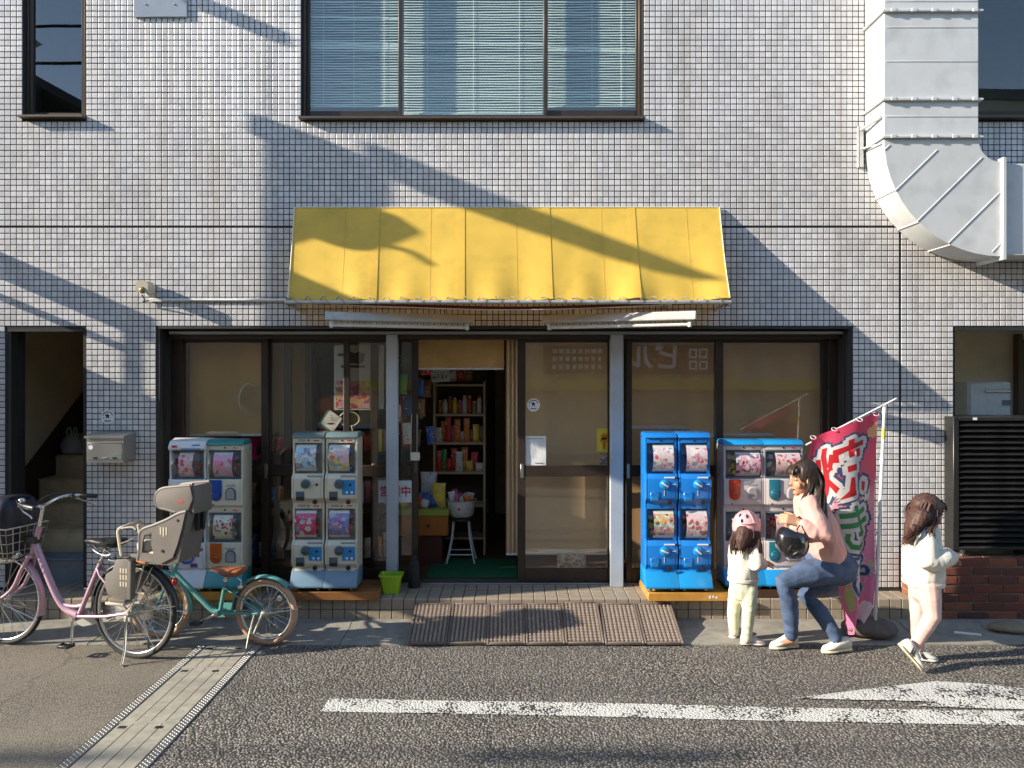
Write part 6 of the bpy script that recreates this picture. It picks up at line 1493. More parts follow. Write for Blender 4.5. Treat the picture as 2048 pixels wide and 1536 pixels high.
for l in lg: j.capsule([l[0], lerp(l[0],l[1],.5), l[1], lerp(l[1],l[2],.5), l[2]+Vector((0,0,.004))], [.060,.052,.045,.040,.034], 12)
blend('trousers', j, lime_p, g1, .006, 4, ((.005,11,(.6,.6,1.8)),(.0015,40,(1,1,1))))
pinksh = pm('pale_pink_shoe', (.62,.50,.48), .6, var=.1, scale=25)
shoe(g1, Vector(gp(1464,1277,.006)), Vector(gp(1484,1263,.006)), (0,0,1), pinksh, sole_w, .85, .036); shoe(g1, Vector(gp(1482,1288,.006)), Vector(gp(1529,1290,.006)), (0,0,1), pinksh, sole_w, .85, .036)
h = MB(); h.ell(fr1.p(0,-.02,-.01), (.083,.088,.085), 18, 10, fr1.M); h.capsule([fr1.p(0,-.075,-.03), W(1484,1082,5.28), W(1480,1098,5.27)], [.05,.04,.014], 10, 1.25, (1,0,0))
hr = blend('hair', h, M['hair_brown'], g1, .006, 8, ((.006,60,(1,1,.12)),))
sd = MB(); G = []
for q in range(12):
    a = lerp(-1.3,1.3,q/11); G.append([fr1.p(.08*math.sin(a),-.03-.06*math.cos(a),.0), fr1.p(.088*math.sin(a),-.04-.07*math.cos(a),-.06), W(1486+26*math.sin(a),1085,5.28), W(1483+20*math.sin(a),1104+6*math.cos(q*2),5.27)])
strands(sd, G, 130, .0040, .005)
G = [[fr1.p(.075,0,.0), W(1519,1075,5.29), W(1522,1095,5.27), W(1524,1112,5.27)], [fr1.p(.075,-.02,.0), W(1517,1078,5.28), W(1519,1100,5.26), W(1521,1122,5.26)]]
strands(sd, G, 16, .0055, .005)
part('hair_locks', sd, M['hair_brown'], hr, kind='stuff', smooth=60); part('hair_streaks', STREAK, M['hair_brown_pale'], hr, kind='stuff', smooth=60); STREAK = MB()
pinkh = pm('pink_helmet', (.62,.36,.37), .3, var=.05, coat=.4)
frh = Fr(W(1493,1053,D1), (.45,.88,.12))
hm = shell(frh, .100, .112, .118, pinkh, g1, 'helmet', [(4.1,.62,.10,.0085),(4.95,.62,.10,.0085),(4.5,.98,.10,.0085)], .014, .56)
part('helmet_ridge', MB().tube([frh.p(.103*math.sin(1.12)*math.cos(a), .115*math.sin(1.12)*math.sin(a), .120*math.cos(1.12)) for a in np.linspace(3.3,6.1,18)], .006, 6).tube([frh.p(.102*math.sin(e)*math.cos(5.5), .114*math.sin(e)*math.sin(5.5), .120*math.cos(e)) for e in np.linspace(.15,1.1,10)], .005, 6), pinkh, hm)
# ---------------------------------------------------------- girl walking to the right
g2 = thing('person', 'long haired girl in a white hoodie and pink trousers walking past the brick planter', 'person', (gx(1848,4.95), 4.95, 0))
D2 = 4.95; fr2 = Fr(W(1857,1024,D2), (.97,.02,-.22)); K2 = .95
b = MB(); head(b, fr2, K2)
b.capsule([W(1855,1040,D2), W(1850,1062,D2)], [.036,.046], 10); b.capsule([W(1848,1072,D2), W(1846,1120,D2), W(1846,1165,D2)], [.075,.078,.08], 12, 1.1, (0,1,0))
ra = [W(1852,1076,4.83), W(1854,1122,4.79), W(1884,1118,4.80)]; la = [W(1850,1076,5.07), W(1862,1120,5.12), W(1893,1116,5.06)]
for a in (ra, la): b.capsule(a, [.034,.029,.021], 10)
hand(b, ra[2]+Vector((.0,0,0)), (.95,.2,-.12), (0,.6,-.8), .66, .6, 1); hand(b, la[2], (.9,-.35,-.1), (0,-.5,-.8), .66, .6, -1)
lg = [[W(1857,1172,4.88), W(1865,1232,4.85), W(1829,1292,4.90)], [W(1840,1172,5.02), W(1838,1232,5.01), W(1836,1296,5.06)]]
for l in lg: b.capsule(l, [.055,.04,.028], 10)
b.capsule([lg[0][2], W(1822,1303,4.885), W(1830,1314,4.88)], [.026,.020,.016], 8); b.capsule([lg[1][2], W(1844,1308,5.055)], [.026,.016], 8)
blend('body', b, M['skin'], g2, .0042, 3); face(fr2, K2, g2)
t_ = MB(); t_.capsule([W(1848,1066,D2), W(1846,1105,D2), W(1847,1150,D2)], [.098,.112,.116], 16, 1.12, (0,1,0))
for a in (ra, la): t_.capsule([lerp(a[0], Vector(W(1848,1080,D2)), .25), lerp(a[0],a[1],.5), a[1]+Vector((0,0,-.006)), lerp(a[1],a[2],.5)+Vector((0,0,-.008)), lerp(a[1],a[2],1.12)], [.058,.060,.058,.054,.050], 12)
t_.capsule([W(1838,1060,4.93), W(1852,1058,4.93)], [.045,.042], 10)
blend('hoodie', t_, offw, g2, .006, 6, ((.022,8,(1,1,.5)),(.005,20,(1.2,1,.6))))
band('hem_band', W(1847,1163,D2), (0,0,1), .132, .118, offw, g2, .014)
for a in (ra, la): band('cuff', lerp(a[1],a[2],1.08), a[2]-a[1], .052, .052, offw, g2, .011, (0,0,1))
j = MB(); j.capsule([W(1848,1160,D2), W(1848,1178,D2)], [.098,.096], 14, 1.05, (0,1,0))
for l in lg: j.capsule([l[0], lerp(l[0],l[1],.5), l[1], lerp(l[1],l[2],.45), lerp(l[1],l[2],.97)], [.072,.064,.052,.046,.036], 12)
blend('trousers', j, pinkp, g2, .006, 4, ((.0055,8,(.5,.5,1.7)),(.0015,24,(.6,.6,2))))
shoe(g2, W(1797,1291,4.87), Vector(gp(1843,1343,.012)), (.75,-.15,.6), shoe_w, sole_y, .9, .042, (.34,.42)); shoe(g2, Vector(gp(1829,1319,.004)), Vector(gp(1875,1323,.004)), (0,0,1), shoe_w, sole_w, .9, .040, (.34,.42))
h = MB(); h.ell(fr2.p(0,-.020,.028), (.088,.100,.094), 20, 12, fr2.M); h.ell(fr2.p(0,-.05,-.04), (.082,.066,.085), 16, 10, fr2.M)
for s in (-1,1): h.ell(fr2.p(s*.074,-.036,-.035), (.018,.036,.075), 12, 8, fr2.M)
h.ell(fr2.p(0,.055,.060), (.062,.028,.026), 14, 8, fr2.M)
h.capsule([W(1838,1030,4.90), W(1826,1056,4.90), W(1815,1082,4.90)], [.06,.05,.02], 12, 1.4, (0,1,0))
hr = blend('hair', h, M['hair_brown'], g2, .006, 9, ((.006,60,(1,1,.12)),))
sd = MB(); G = []
for q in range(14):
    a = rnd.uniform(-1.3,1.3); G.append([fr2.p(.085*math.sin(a),-.03-.065*math.cos(a),.06), fr2.p(.10*math.sin(a),-.05-.075*math.cos(a),-.03), W(1828+rnd.uniform(-8,8),1056,4.9+.1*math.sin(a)), W(1812+rnd.uniform(-7,9),1086+rnd.uniform(-14,8),4.9+.1*math.sin(a))])
strands(sd, G, 150, .0042, .007)
G = [[fr2.p(.078,-.01,.03), fr2.p(.09,-.012,-.06), W(1858,1062,4.82), W(1852,1082,4.82)], [fr2.p(.078,.0,.03), fr2.p(.09,.006,-.06), W(1864,1062,4.83), W(1869,1084,4.83)]]
strands(sd, G, 70, .004, .008)
G = [[fr2.p(-.03+.006*q,.05,.095), fr2.p(-.045+.008*q,.084,.066), fr2.p(-.05+.009*q,.092,.034)] for q in range(11)]
strands(sd, G, 44, .0045, .0025)
part('hair_locks', sd, M['hair_brown'], hr, kind='stuff', smooth=60); part('hair_streaks', STREAK, M['hair_brown_pale'], hr, kind='stuff', smooth=60); STREAK = MB()
# ------------------------------------------------------------------ bicycles, built along x = forward from the rear hub, y = towards the wall
def wheel(t, s, z, Rr, tyre_r, tyre_m, spokes=28, rz=0, name='wheel', hubr=.018):
    rot = Matrix.Translation((s,0,z)) @ Matrix.Rotation(rz,4,'Z'); n = 48
    ring = lambda r, yy=0: [(r*math.cos(2*math.pi*i/n), yy, r*math.sin(2*math.pi*i/n)) for i in range(n)]
    rm = MB().tube(ring(Rr-tyre_r*2.1), tyre_r*.62, 8, closed=True, flat=1.0).xf(rot)
    wh = part(name, rm, M['rim'], t, smooth=60)
    part('tyre', MB().tube(ring(Rr-tyre_r), tyre_r, 10, closed=True).xf(rot), tyre_m, wh, smooth=60)
    part('hub', MB().lathe([(.008,-.055),(.008,-.04),(hubr*1.5,-.035),(hubr,-.028),(hubr,.028),(hubr*1.5,.035),(.008,.04),(.008,.055)], (0,0,0), 14, 'y').xf(rot), M['chrome'], wh)
    sp = MB()
    for i in range(spokes):
        a = 2*math.pi*i/spokes; sg = 1 if i % 2 else -1; a2 = a + (1.1 if (i//2) % 2 else -1.1)
        sp.tube([(hubr*1.3*math.cos(a2), sg*.032, hubr*1.3*math.sin(a2)), ((Rr-tyre_r*2.3)*math.cos(a), sg*.004, (Rr-tyre_r*2.3)*math.sin(a))], .0018, 5)
    part('spokes', sp.xf(rot), M['chrome'], wh, kind='stuff', smooth=60)
    return wh
def fender(t, s, z, r, a0, a1, w_, mat, name='fender', par=None):
    mb = MB(); rings = []; n = 22
    for i in range(n+1):
        a = R(lerp(a0,a1,i/n)); rr_ = []
        for (y, dr) in ((-w_,-.012),(-w_*.7,.0),(0,.006),(w_*.7,0),(w_,-.012),(w_*.7,-.004),(0,.002),(-w_*.7,-.004)): rr_.append((s+(r+dr)*math.cos(a), y, z+(r+dr)*math.sin(a)))
        rings.append(rr_)
    return part(name, mb.loft(rings), mat, par or t, smooth=60)
M['rim'] = pm('alloy_rim', (.62,.62,.60), .25, metal=.9)
pink_f = pm('pink_metallic', (.55,.34,.42), .28, var=.06, metal=.25, coat=.4); seat_p = pm('taupe_plastic', (.15,.132,.115), .5, var=.1, dirt=.12); cream_p = pm('cream_cushion', (.50,.44,.32), .75)
# ---- pink commuter bicycle
bk = thing('bicycle', 'pink bicycle with a taupe child seat and a wire front basket', 'bicycle', (-2.563, 5.097, 0)); OFF[bk.name] = Vector()
bk.rotation_euler = (0, R(0), math.pi - R(14))
# with this turn local +x runs to the front wheel and local +y faces the road
RW = .327
wheel(bk, 0, RW, RW, .0175, M['rubber'], 32); wheel(bk, 1.10, RW, RW, .0175, M['rubber'], 28, R(4))
f = MB()
f.tube(spline([(.828,0,.735),(.75,0,.575),(.655,0,.395),(.575,0,.30),(.47,0,.262)],6), .0235, 12)
f.tube(spline([(.815,0,.675),(.72,0,.49),(.62,0,.345),(.52,0,.318),(.415,0,.33)],6), .013, 10)
f.tube([(.46,0,.25),(.275,0,.64)], .0165, 12)
f.tube([(.793,0,.86),(.852,0,.66)], .0205, 12)
for y in (-.05,.05):
    f.tube([(.45,y*.5,.258),(.2,y,.285),(.0,y*1.15,.325)], .0105, 8); f.tube([(.292,y*.35,.60),(.25,y*.8,.56),(.0,y*1.15,.33)], .008, 8)
f.lathe([(.024,-.036),(.024,.036)], (.46,0,.25), 14, 'y')
part('frame', f, pink_f, bk, smooth=60)
fk = MB()
for y in (-.045,.045): fk.tube(spline([(.852,y*.55,.655),(.90,y,.56),(.98,y,.42),(1.10,y*1.15,.328)],6), [.0135]*13+[.011]*6, 10)
fk.box(.83,.875,-.05,.05,.635,.665,.01); part('fork', fk, pink_f, bk, smooth=60)
st = MB().tube([(.797,0,.86),(.765,0,.985)], .0125, 10).tube([(.765,0,.985),(.80,0,1.0)], .014, 8); part('stem', st, M['chrome'], bk)
bar = []
for sg in (-1,1): bar.append(spline([(.80,0,1.0),(.80,sg*.06,1.005),(.785,sg*.14,1.035),(.74,sg*.20,1.05),(.665,sg*.240,1.048)],5))
hb = part('handlebar', MB().tube(bar[0],.0112,10).tube(bar[1],.0112,10), M['chrome'], bk)
for sg in (-1,1):
    part('grip', MB().capsule([(.665,sg*.240,1.048),(.565,sg*.262,1.042)], [.0165,.0165], 12), M['black'], hb)
    part('brake_lever', MB().tube(spline([(.72,sg*.22,1.035),(.67,sg*.245,1.012),(.60,sg*.262,.99),(.575,sg*.268,.975)],4), .0055, 6), M['chrome'], hb)
    part('lever_clamp', MB().box(.70,.74,sg*.212-.018,sg*.212+.018,1.03,1.066,.006), M['dark_metal'], hb)
part('bell', MB().ell((.75,.18,1.075), (.022,.022,.017), 12, 8), M['chrome'], hb)
cb = MB()
for sg in (-1,1): cb.tube(spline([(.72,sg*.22,1.03),(.80,sg*.18,1.07),(.88,sg*.08,1.02),(.90,sg*.02,.86),(.88,0,.72)],5), .003, 5)
part('cable', cb, M['dark_metal'], bk)
# saddle
sd_ = []
for (x, w2, zt, zb) in ((.405,.010,.785,.770),(.39,.022,.795,.762),(.33,.034,.802,.755),(.26,.062,.806,.745),(.18,.096,.812,.742),(.135,.098,.812,.748),(.115,.075,.805,.76)):
    sd_.append([(x, w2*math.cos(a)*(1 if math.sin(a) > 0 else .9), (zt+zb)/2+(zt-zb)/2*math.sin(a)) for a in np.linspace(0,2*math.pi,17)[:-1]])
sa = part('saddle', MB().loft(sd_), pm('black_vinyl', (.02,.02,.021), .32), bk, smooth=60)
sp_ = MB()
for y in (-.05,.05): sp_.tube(spline([(.20,y,.742),(.15,y,.715),(.20,y,.70),(.30,y*.4,.715),(.36,y*.3,.755)],5), .005, 6)
part('saddle_spring', sp_, M['chrome'], sa)
part('seat_post', MB().tube([(.283,0,.625),(.232,0,.735)], .0135, 12), M['chrome'], bk); part('seat_clamp', MB().lathe([(.021,-.012),(.021,.012)], (.276,0,.645), 12, 'z').tube([(.276,0,.645),(.27,.05,.645)], .005, 6), M['chrome'], bk)
fender(bk, 0, RW, RW+.016, 12, 172, .024, M['dark_metal']); fender(bk, 0, RW, RW+.0175, -8, 16, .024, M['chrome'], 'mudflap'); fender(bk, 1.10, RW, RW+.016, 62, 196, .024, pink_f)
fs = MB()
for y in (-.03,.03): fs.tube([(0,y*2,RW),(-.335,y*.8,RW+.06)], .003, 5).tube([(1.10,y*2,RW),(.79,y*.8,RW-.12)], .003, 5).tube([(0,y*2,RW),(-.16,y*.8,RW+.31)], .003, 5)
part('fender_stay', fs, M['chrome'], bk, kind='stuff')
part('chain_case', MB().prism([(.53+.0,.25)]+[(.46+.082*math.cos(a),.25+.082*math.sin(a)) for a in np.linspace(0,1.6,8)]+[(.0,.375)]+[(-.0+.045*math.cos(a),.33+.045*math.sin(a)) for a in np.linspace(1.6,4.7,8)]+[(.46+.082*math.cos(a),.25+.082*math.sin(a)) for a in np.linspace(4.7,6.2,8)], -.058, -.04, 'xz'), pm('silver_case', (.5,.5,.48), .35, metal=.4), bk)
cr = MB().tube([(.46,.05,.25),(.452,.068,.09)], .0095, 8).tube([(.46,-.066,.25),(.468,-.078,.41)], .0095, 8).lathe([(.016,-.08),(.016,.07)], (.46,0,.25), 12, 'y'); ck = part('crank', cr, M['chrome'], bk)
for (x, y, z) in ((.452,.115,.088),(.468,-.125,.412)):
    part('pedal', MB().box(x-.044,x+.044,y-.036,y-.024,z-.011,z+.011,.004).box(x-.044,x+.044,y+.026,y+.038,z-.011,z+.011,.004).tube([(x,y-.05,z),(x,y+.04,z)],.007,6).box(x-.048,x-.042,y-.03,y+.03,z-.009,z+.009,.002).box(x+.042,x+.048,y-.03,y+.03,z-.009,z+.009,.002), M['dark_metal'], ck)
sn_ = MB()
for y in (-.11,.11): sn_.tube(spline([(0,y*.6,RW),(.0,y*.75,.24),(-.015,y*1.0,.10),(-.02 if y > 0 else .01,y*1.3,.008)],4), .008, 8)
sn_.tube([(-.02,.143,.009),(-.045,.15,.007)], .008, 6); part('kickstand', sn_, M['chrome'], bk)
part('gear_hub', MB().lathe([(.038,-.045),(.042,-.02),(.042,.03),(.03,.05),(.012,.075)], (0,0,RW), 16, 'y').box(-.03,.03,.05,.075,RW-.06,RW-.02,.008), M['galv'], bk)
part('hub_lamp', MB().ell((1.10,.06,RW), (.04,.035,.04), 14, 8), M['galv'], bk)
fl_b = part('front_lamp', MB().lathe([(.012,-.05),(.03,-.03),(.034,.02),(.032,.03)], (.98,.02,.655), 14, 'x'), M['chrome'], bk); part('lens', MB().ell((1.012,.02,.655), (.008,.03,.03), 12, 8), pm('lamp_lens', (.6,.62,.6), .1), fl_b)
part('tail_lamp', MB().ell((-.316,0,.545), (.016,.026,.026), 14, 8), pm('red_reflector', (.45,.01,.012), .15, coat=.5), bk)
part('ring_lock', MB().tube([(.17+.05*math.cos(a), .055*math.cos(a)*0+.05*math.sin(a), .585) for a in np.linspace(0.6,5.7,16)], .009, 6), M['black'], bk)
# rear rack
rk_ = MB()
for y in (-.06,.06): rk_.tube(spline([(.20,y*.4,.665),(.12,y,.672),(-.25,y,.672),(-.31,y*.7,.660)],5), .0058, 6).tube([(-.02,y*1.1,RW),(-.13,y,.67)], .005, 6)
for x in (.08,0,-.08,-.16,-.24): rk_.tube([(x,-.06,.672),(x,.06,.672)], .0045, 6)
part('rear_rack', rk_, M['chrome'], bk)
# child seat (built a little forward, then set back over the axle)
SEAT0 = set(o.name for o in bk.children)
# child seat
shell_poly = [(-.02,.700),(-.035,.78),(-.035,.865),(-.06,.905),(-.14,.935),(-.24,.975),(-.33,1.02),(-.385,1.035),(-.36,.93),(-.325,.82),(-.29,.735),(-.20,.690)]
cs = part('child_seat', bevelled('child_seat', MB().prism([(-.045,.695),(.045,.72),(.05,.735),(-.03,.735),(-.25,.735),(-.30,.745),(-.37,1.04),(-.405,1.035),(-.325,.70),(-.27,.680)], -.135, .135, 'xz'), seat_p, .006), None, bk)
for sg in (1,-1):
    y0, y1 = (.136,.152) if sg > 0 else (-.152,-.136)
    hole = [(-.055,.755),(-.075,.745),(-.135,.752),(-.125,.805),(-.118,.855),(-.165,.900),(-.10,.895),(-.075,.87),(-.065,.84)]
    # the side is built in pieces round its opening
    outer = shell_poly
    pcs = [[(-.02,.700),(-.035,.78),(-.035,.865),(-.06,.905),(-.075,.872),(-.062,.83),(-.055,.755)], [(-.06,.905),(-.14,.935),(-.165,.925),(-.135,.893),(-.075,.872)],
           [(-.14,.935),(-.24,.975),(-.33,1.02),(-.385,1.035),(-.36,.93),(-.325,.82),(-.29,.735),(-.20,.690),(-.145,.75),(-.127,.82),(-.135,.893),(-.165,.925)], [(-.02,.700),(-.055,.755),(-.145,.75),(-.20,.690)]]
    mb = MB()
    for k, p_ in enumerate(pcs): mb.prism(p_, y0 + .0004*k, y1 - .0004*k, 'xz')
    sw = part('side_wing', mb, seat_p, cs, smooth=0)
    ed = spline([(-.02,0,.700),(-.035,0,.78),(-.035,0,.865),(-.06,0,.908),(-.14,0,.938),(-.24,0,.978),(-.33,0,1.023),(-.39,0,1.04)],4)
    part('rim', MB().tube([(p.x, (y0+y1)/2, p.z) for p in ed], .012, 8), seat_p, cs)
    if sg > 0:
        sl = MB()
        for (x, z, h_) in ((-.20,.905,.05),(-.222,.90,.06),(-.244,.905,.05)): sl.box(x-.006,x+.006,y1-.001,y1+.0012,z-h_/2,z+h_/2,.001)
        part('side_slot', sl, cream_p, cs); part('screw_cap', MB().lathe([(.011,y1-.001),(.010,y1+.005)], (-.215,0,.775), 10, 'y').lathe([(.009,y1-.001),(.008,y1+.004)], (-.33,0,.98), 10, 'y'), M['black'], cs)
part('cushion', MB().box(-.27,.0,-.128,.128,.736,.76,.012).box(-.10,.01,.05,.13,.745,.83,.02).box(-.30,-.262,-.125,.125,.75,.98,.01), cream_p, cs)
# headrest on two rods
hp = []
for a in np.linspace(-1.35, 1.35, 15): hp.append(a)
hd = MB(); wing = [(-.385,1.02),(-.30,1.03),(-.23,1.045),(-.175,1.055),(-.148,1.085),(-.145,1.125),(-.165,1.160),(-.205,1.182),(-.29,1.195),(-.41,1.208),(-.43,1.12)]
for y0, y1 in ((.118,.134),(-.134,-.118)): hd.prism(wing, y0, y1, 'xz')
hd.box(-.44,-.405,-.118,.118,1.02,1.205,.01)
he = part('headrest', bevelled('headrest', hd, seat_p, .004), None, bk)
for y in (.126,-.126): part('rim', MB().tube([(p.x,y,p.z) for p in spline([(a,0,b) for a,b in wing[1:10]],4)], .0105, 8), seat_p, he)
part('pad', MB().box(-.405,-.385,-.11,.11,1.03,1.19,.01).prism([(a*.94-.012,b) for a,b in wing[2:9]], -.117, -.108, 'xz'), cream_p, he)
part('headrest_post', MB().box(-.425,-.395,-.05,-.02,.90,1.03,.005).box(-.425,-.395,.02,.05,.90,1.03,.005), M['black'], bk); part('red_tag', MB().box(-.36,-.325,.1345,.1355,1.095,1.11), M['red_ink'], he)
part('grip_bar', MB().tube(spline([(.055,.125,.72),(.075,.125,.82),(.085,.12,.885),(.055,.10,.91),(.02,.0,.925),(.055,-.10,.91),(.085,-.12,.885),(.075,-.125,.82),(.055,-.125,.72)],5), .0125, 8), cream_p, bk)
part('grip_stay', MB().tube(spline([(.06,.12,.90),(-.03,.13,.915),(-.07,.14,.90)],5), .009, 8).tube(spline([(.06,.13,.80),(-.02,.14,.83),(-.06,.145,.85)],4), .006, 6), seat_p, bk)
for sg in (1,-1):
    y0, y1 = (.105,.125) if sg > 0 else (-.125,-.105)
    lg_ = part('leg_guard', bevelled('leg_guard', MB().prism([(.10,.69),(.03,.70),(-.02,.69),(-.035,.62),(-.03,.47),(-.02,.425),(.09,.425),(.17,.455),(.195,.52),(.185,.585),(.13,.62)], y0, y1, 'xz').prism([(-.02,.425),(.10,.425),(.10,.445),(-.02,.445)], sg*.106, sg*.20, 'xz').prism([(-.045,.69),(-.02,.70),(-.015,.44),(-.04,.44)], sg*.106, sg*.165, 'xz'), seat_p, .005), None, bk)
    sl = MB()
    for k in range(9): x = .0+.022*(k%3)+.02; z = .62-.045*(k//3); sl.box(x-.006,x+.006,y1-.001 if sg > 0 else y0-.001,y1+.0012 if sg > 0 else y0+.001,z-.016,z+.016,.001)
    part('guard_slot', sl, cream_p, lg_)
    part('foot_plate', MB().box(-.02,.13,min(sg*.106,sg*.21),max(sg*.106,sg*.21),.405,.424,.006), cream_p, lg_)
part('orange_strap', MB().box(-.06,.03,.09,.11,.672,.690,.004), pm('orange_web', (.5,.17,.03), .7), bk)
for o in [q for q in bk.children if q.name not in SEAT0]:
    o.location.x -= .035 if o.name.startswith(('leg_guard','grip_bar','grip_stay')) else .10
    o.scale.y = .78
# wire basket
bsk = MB(); zl = [(.625,.0),(.69,.25),(.755,.5),(.82,.75),(.862,1.0)]
def brect(z, k): x0, x1 = lerp(.93,.895,k), lerp(1.15,1.215,k); y = lerp(.125,.175,k); return [(x0,-y,z),(x1,-y,z),(x1,y,z),(x0,y,z)]
for i, (z, k) in enumerate(zl): bsk.tube(brect(z,k), .0055 if k in (0.,1.) else .0028, 6, closed=True)
for side in range(4):
    for q in range(7):
        t0 = q/6; lo = brect(.625,0); hi = brect(.862,1); a = Vector(lo[side]).lerp(Vector(lo[(side+1)%4]), t0); c_ = Vector(hi[side]).lerp(Vector(hi[(side+1)%4]), t0); bsk.tube([a, c_], .0028, 5)
for q in range(7): y = lerp(-.125,.125,q/6); bsk.tube([(.93,y,.625),(1.15,y,.625)], .0028, 5)
part('wire_basket', bsk, M['galv'], bk, smooth=60)
part('basket_bracket', MB().tube([(.93,.06,.63),(.86,.02,.66)], .006, 6).tube([(.93,-.06,.63),(.86,-.02,.66)], .006, 6).box(.80,.90,-.03,.03,.74,.79,.004), M['black'], bk)
# bag in the basket: a thing of its own, same turn as the bicycle
bg_ = thing('shoulder_bag', 'dark navy bag lying in the wire basket of the pink bicycle', 'bag', (0,0,0)); OFF[bg_.name] = Vector()
Mb = Matrix.Translation((-2.563,5.097,0)) @ Matrix.Rotation(math.pi-R(14),4,'Z'); bg_.location = Mb @ Vector((1.06,0,.64)); bg_.rotation_euler = (0,0,math.pi-R(14))
navyb = pm('navy_nylon', (.012,.013,.026), .5, var=.3, bump=.2, bscale=160)
part('sack', MB().loft([[(a*math.copysign(abs(math.cos(q))**.6,math.cos(q)) - .01 - dz, b_*math.copysign(abs(math.sin(q))**.6,math.sin(q)), z) for q in np.linspace(0,2*math.pi,25)[:-1]] for z, a, b_, dz in ((.0,.07,.09,0),(.02,.10,.115,0),(.12,.115,.14,0),(.24,.125,.155,0),(.33,.13,.16,.0),(.39,.115,.15,.005),(.425,.07,.11,.01),(.43,.02,.04,.01))]), navyb, bg_, smooth=60)
part('piping', MB().tube(spline([(-.11,.10,.36),(-.02,.13,.40),(.05,.145,.38),(.10,.12,.33),(.11,.11,.22)],5), .004, 6), pm('grey_piping',(.22,.22,.22),.6), bg_)
part('strap', MB().tube(spline([(-.06,.08,.415),(-.12,.04,.44),(-.13,-.03,.42),(-.09,-.08,.40)],5), .010, 6, flat=.4), M['black'], bg_)
# ---- small teal bicycle
tb_ = thing('bicycle', 'small teal child bicycle with tan tyres and an orange brown saddle', 'bicycle', (-1.752, 5.353, 0)); OFF[tb_.name] = Vector()
tb_.rotation_euler = (0, R(0), math.pi - R(10)); RT = .238
teal_f = pm('teal_paint', (.10,.30,.28), .32, var=.06, coat=.4); tan_t = pm('tan_rubber', (.50,.30,.19), .7, var=.1); tan_s = pm('tan_saddle', (.33,.10,.035), .35, var=.2, coat=.2)
wheel(tb_, 0, RT, RT, .021, tan_t, 24); wheel(tb_, .842, RT, RT, .021, tan_t, 24, R(6))
f = MB().tube(spline([(.735,0,.50),(.62,0,.395),(.50,0,.29),(.42,0,.225),(.36,0,.215)],5), [.017]*5+[.019]*16, 12)
f.tube([(.362,0,.215),(.315,0,.45)], .0145, 10).tube([(.70,0,.575),(.745,0,.44)], .0185, 12)
for y in (-.05,.05): f.tube([(.36,y*.5,.215),(.0,y,RT)], .0088, 8).tube([(.322,y*.35,.40),(.0,y,RT)], .0072, 8)
f.lathe([(.022,-.034),(.022,.034)], (.36,0,.215), 12, 'y'); part('frame', f, teal_f, tb_, smooth=60)
fk = MB()
for y in (-.04,.04): fk.tube(spline([(.748,y*.6,.43),(.785,y,.36),(.842,y*1.2,RT)],5), .0105, 8)
part('fork', fk, teal_f, tb_)
hb = part('handlebar', MB().tube(spline([(.70,0,.575),(.695,0,.60),(.70,.1,.61),(.70,.18,.605)],5), .010, 8).tube(spline([(.695,0,.60),(.70,-.1,.61),(.70,-.18,.605)],5), .010, 8), M['chrome'], tb_)
for sg in (-1,1): part('grip', MB().capsule([(.70,sg*.18,.605),(.665,sg*.24,.60)], [.0155,.0155], 10), tan_s, hb)
sd_ = []
for (x, w2, zt, zb) in ((.425,.008,.535,.520),(.41,.020,.545,.510),(.36,.034,.547,.492),(.30,.060,.540,.470),(.23,.080,.545,.478),(.185,.078,.553,.50),(.172,.055,.552,.52)):
    sd_.append([(x, w2*math.cos(a), (zt+zb)/2+(zt-zb)/2*math.sin(a)) for a in np.linspace(0,2*math.pi,17)[:-1]])
part('saddle', MB().loft(sd_), tan_s, tb_, smooth=60); part('seat_post', MB().tube([(.318,0,.44),(.305,0,.495)], .012, 10), M['chrome'], tb_)
part('seat_clamp', MB().lathe([(.019,-.01),(.019,.01)], (.315,0,.45), 10, 'z'), M['chrome'], tb_)
fender(tb_, 0, RT, RT+.022, -2, 132, .028, teal_f); fender(tb_, .842, RT, RT+.022, 55, 188, .028, teal_f)
fs = MB()
for y in (-.03,.03): fs.tube([(0,y*1.9,RT),(-.255,y*.9,RT+.04)], .0028, 5).tube([(.842,y*1.9,RT),(.59,y*.9,RT-.03)], .0028, 5)
part('fender_stay', fs, M['chrome'], tb_, kind='stuff')
part('brake_caliper', MB().box(.17,.215,-.03,.03,.395,.425,.008).tube([(.19,.03,.41),(.17,.04,.46),(.22,.035,.49)], .005, 6), M['chrome'], tb_)
part('reflector', MB().lathe([(.02,-.006),(.02,.006)], (-.10,.0,RT+.1), 12, 'y'), pm('clear_reflector', (.6,.6,.58), .15), tb_)
part('chain_case', MB().prism([(.40+.03*math.cos(a),.215+.052*math.sin(a)) for a in np.linspace(-1.5,1.5,7)]+[(.0,RT+.04),(-.04,RT),(.0,RT-.04)], -.056, -.04, 'xz'), teal_f, tb_)
ck = part('crank', MB().tube([(.36,.045,.215),(.485,.06,.16)], .0085, 8).tube([(.36,-.06,.215),(.235,-.07,.27)], .0085, 8).lathe([(.014,-.07),(.014,.06)], (.36,0,.215), 10, 'y'), M['chrome'], tb_)
for (x, y, z) in ((.488,.10,.158),(.232,-.11,.272)): part('pedal', MB().box(x-.038,x+.038,y-.032,y+.032,z-.011,z+.011,.005), M['black'], ck)
part('kickstand', MB().tube(spline([(.06,.06,RT-.01),(.085,.075,.12),(.095,.105,.006)],4), .0075, 8), M['chrome'], tb_)
part('hub_cover', MB().lathe([(.03,-.04),(.034,.0),(.03,.045),(.01,.06)], (0,0,RT), 14, 'y').tube([(.0,.06,RT),(.06,.065,.10),(.10,.06,.07)], .010, 8), M['galv'], tb_)
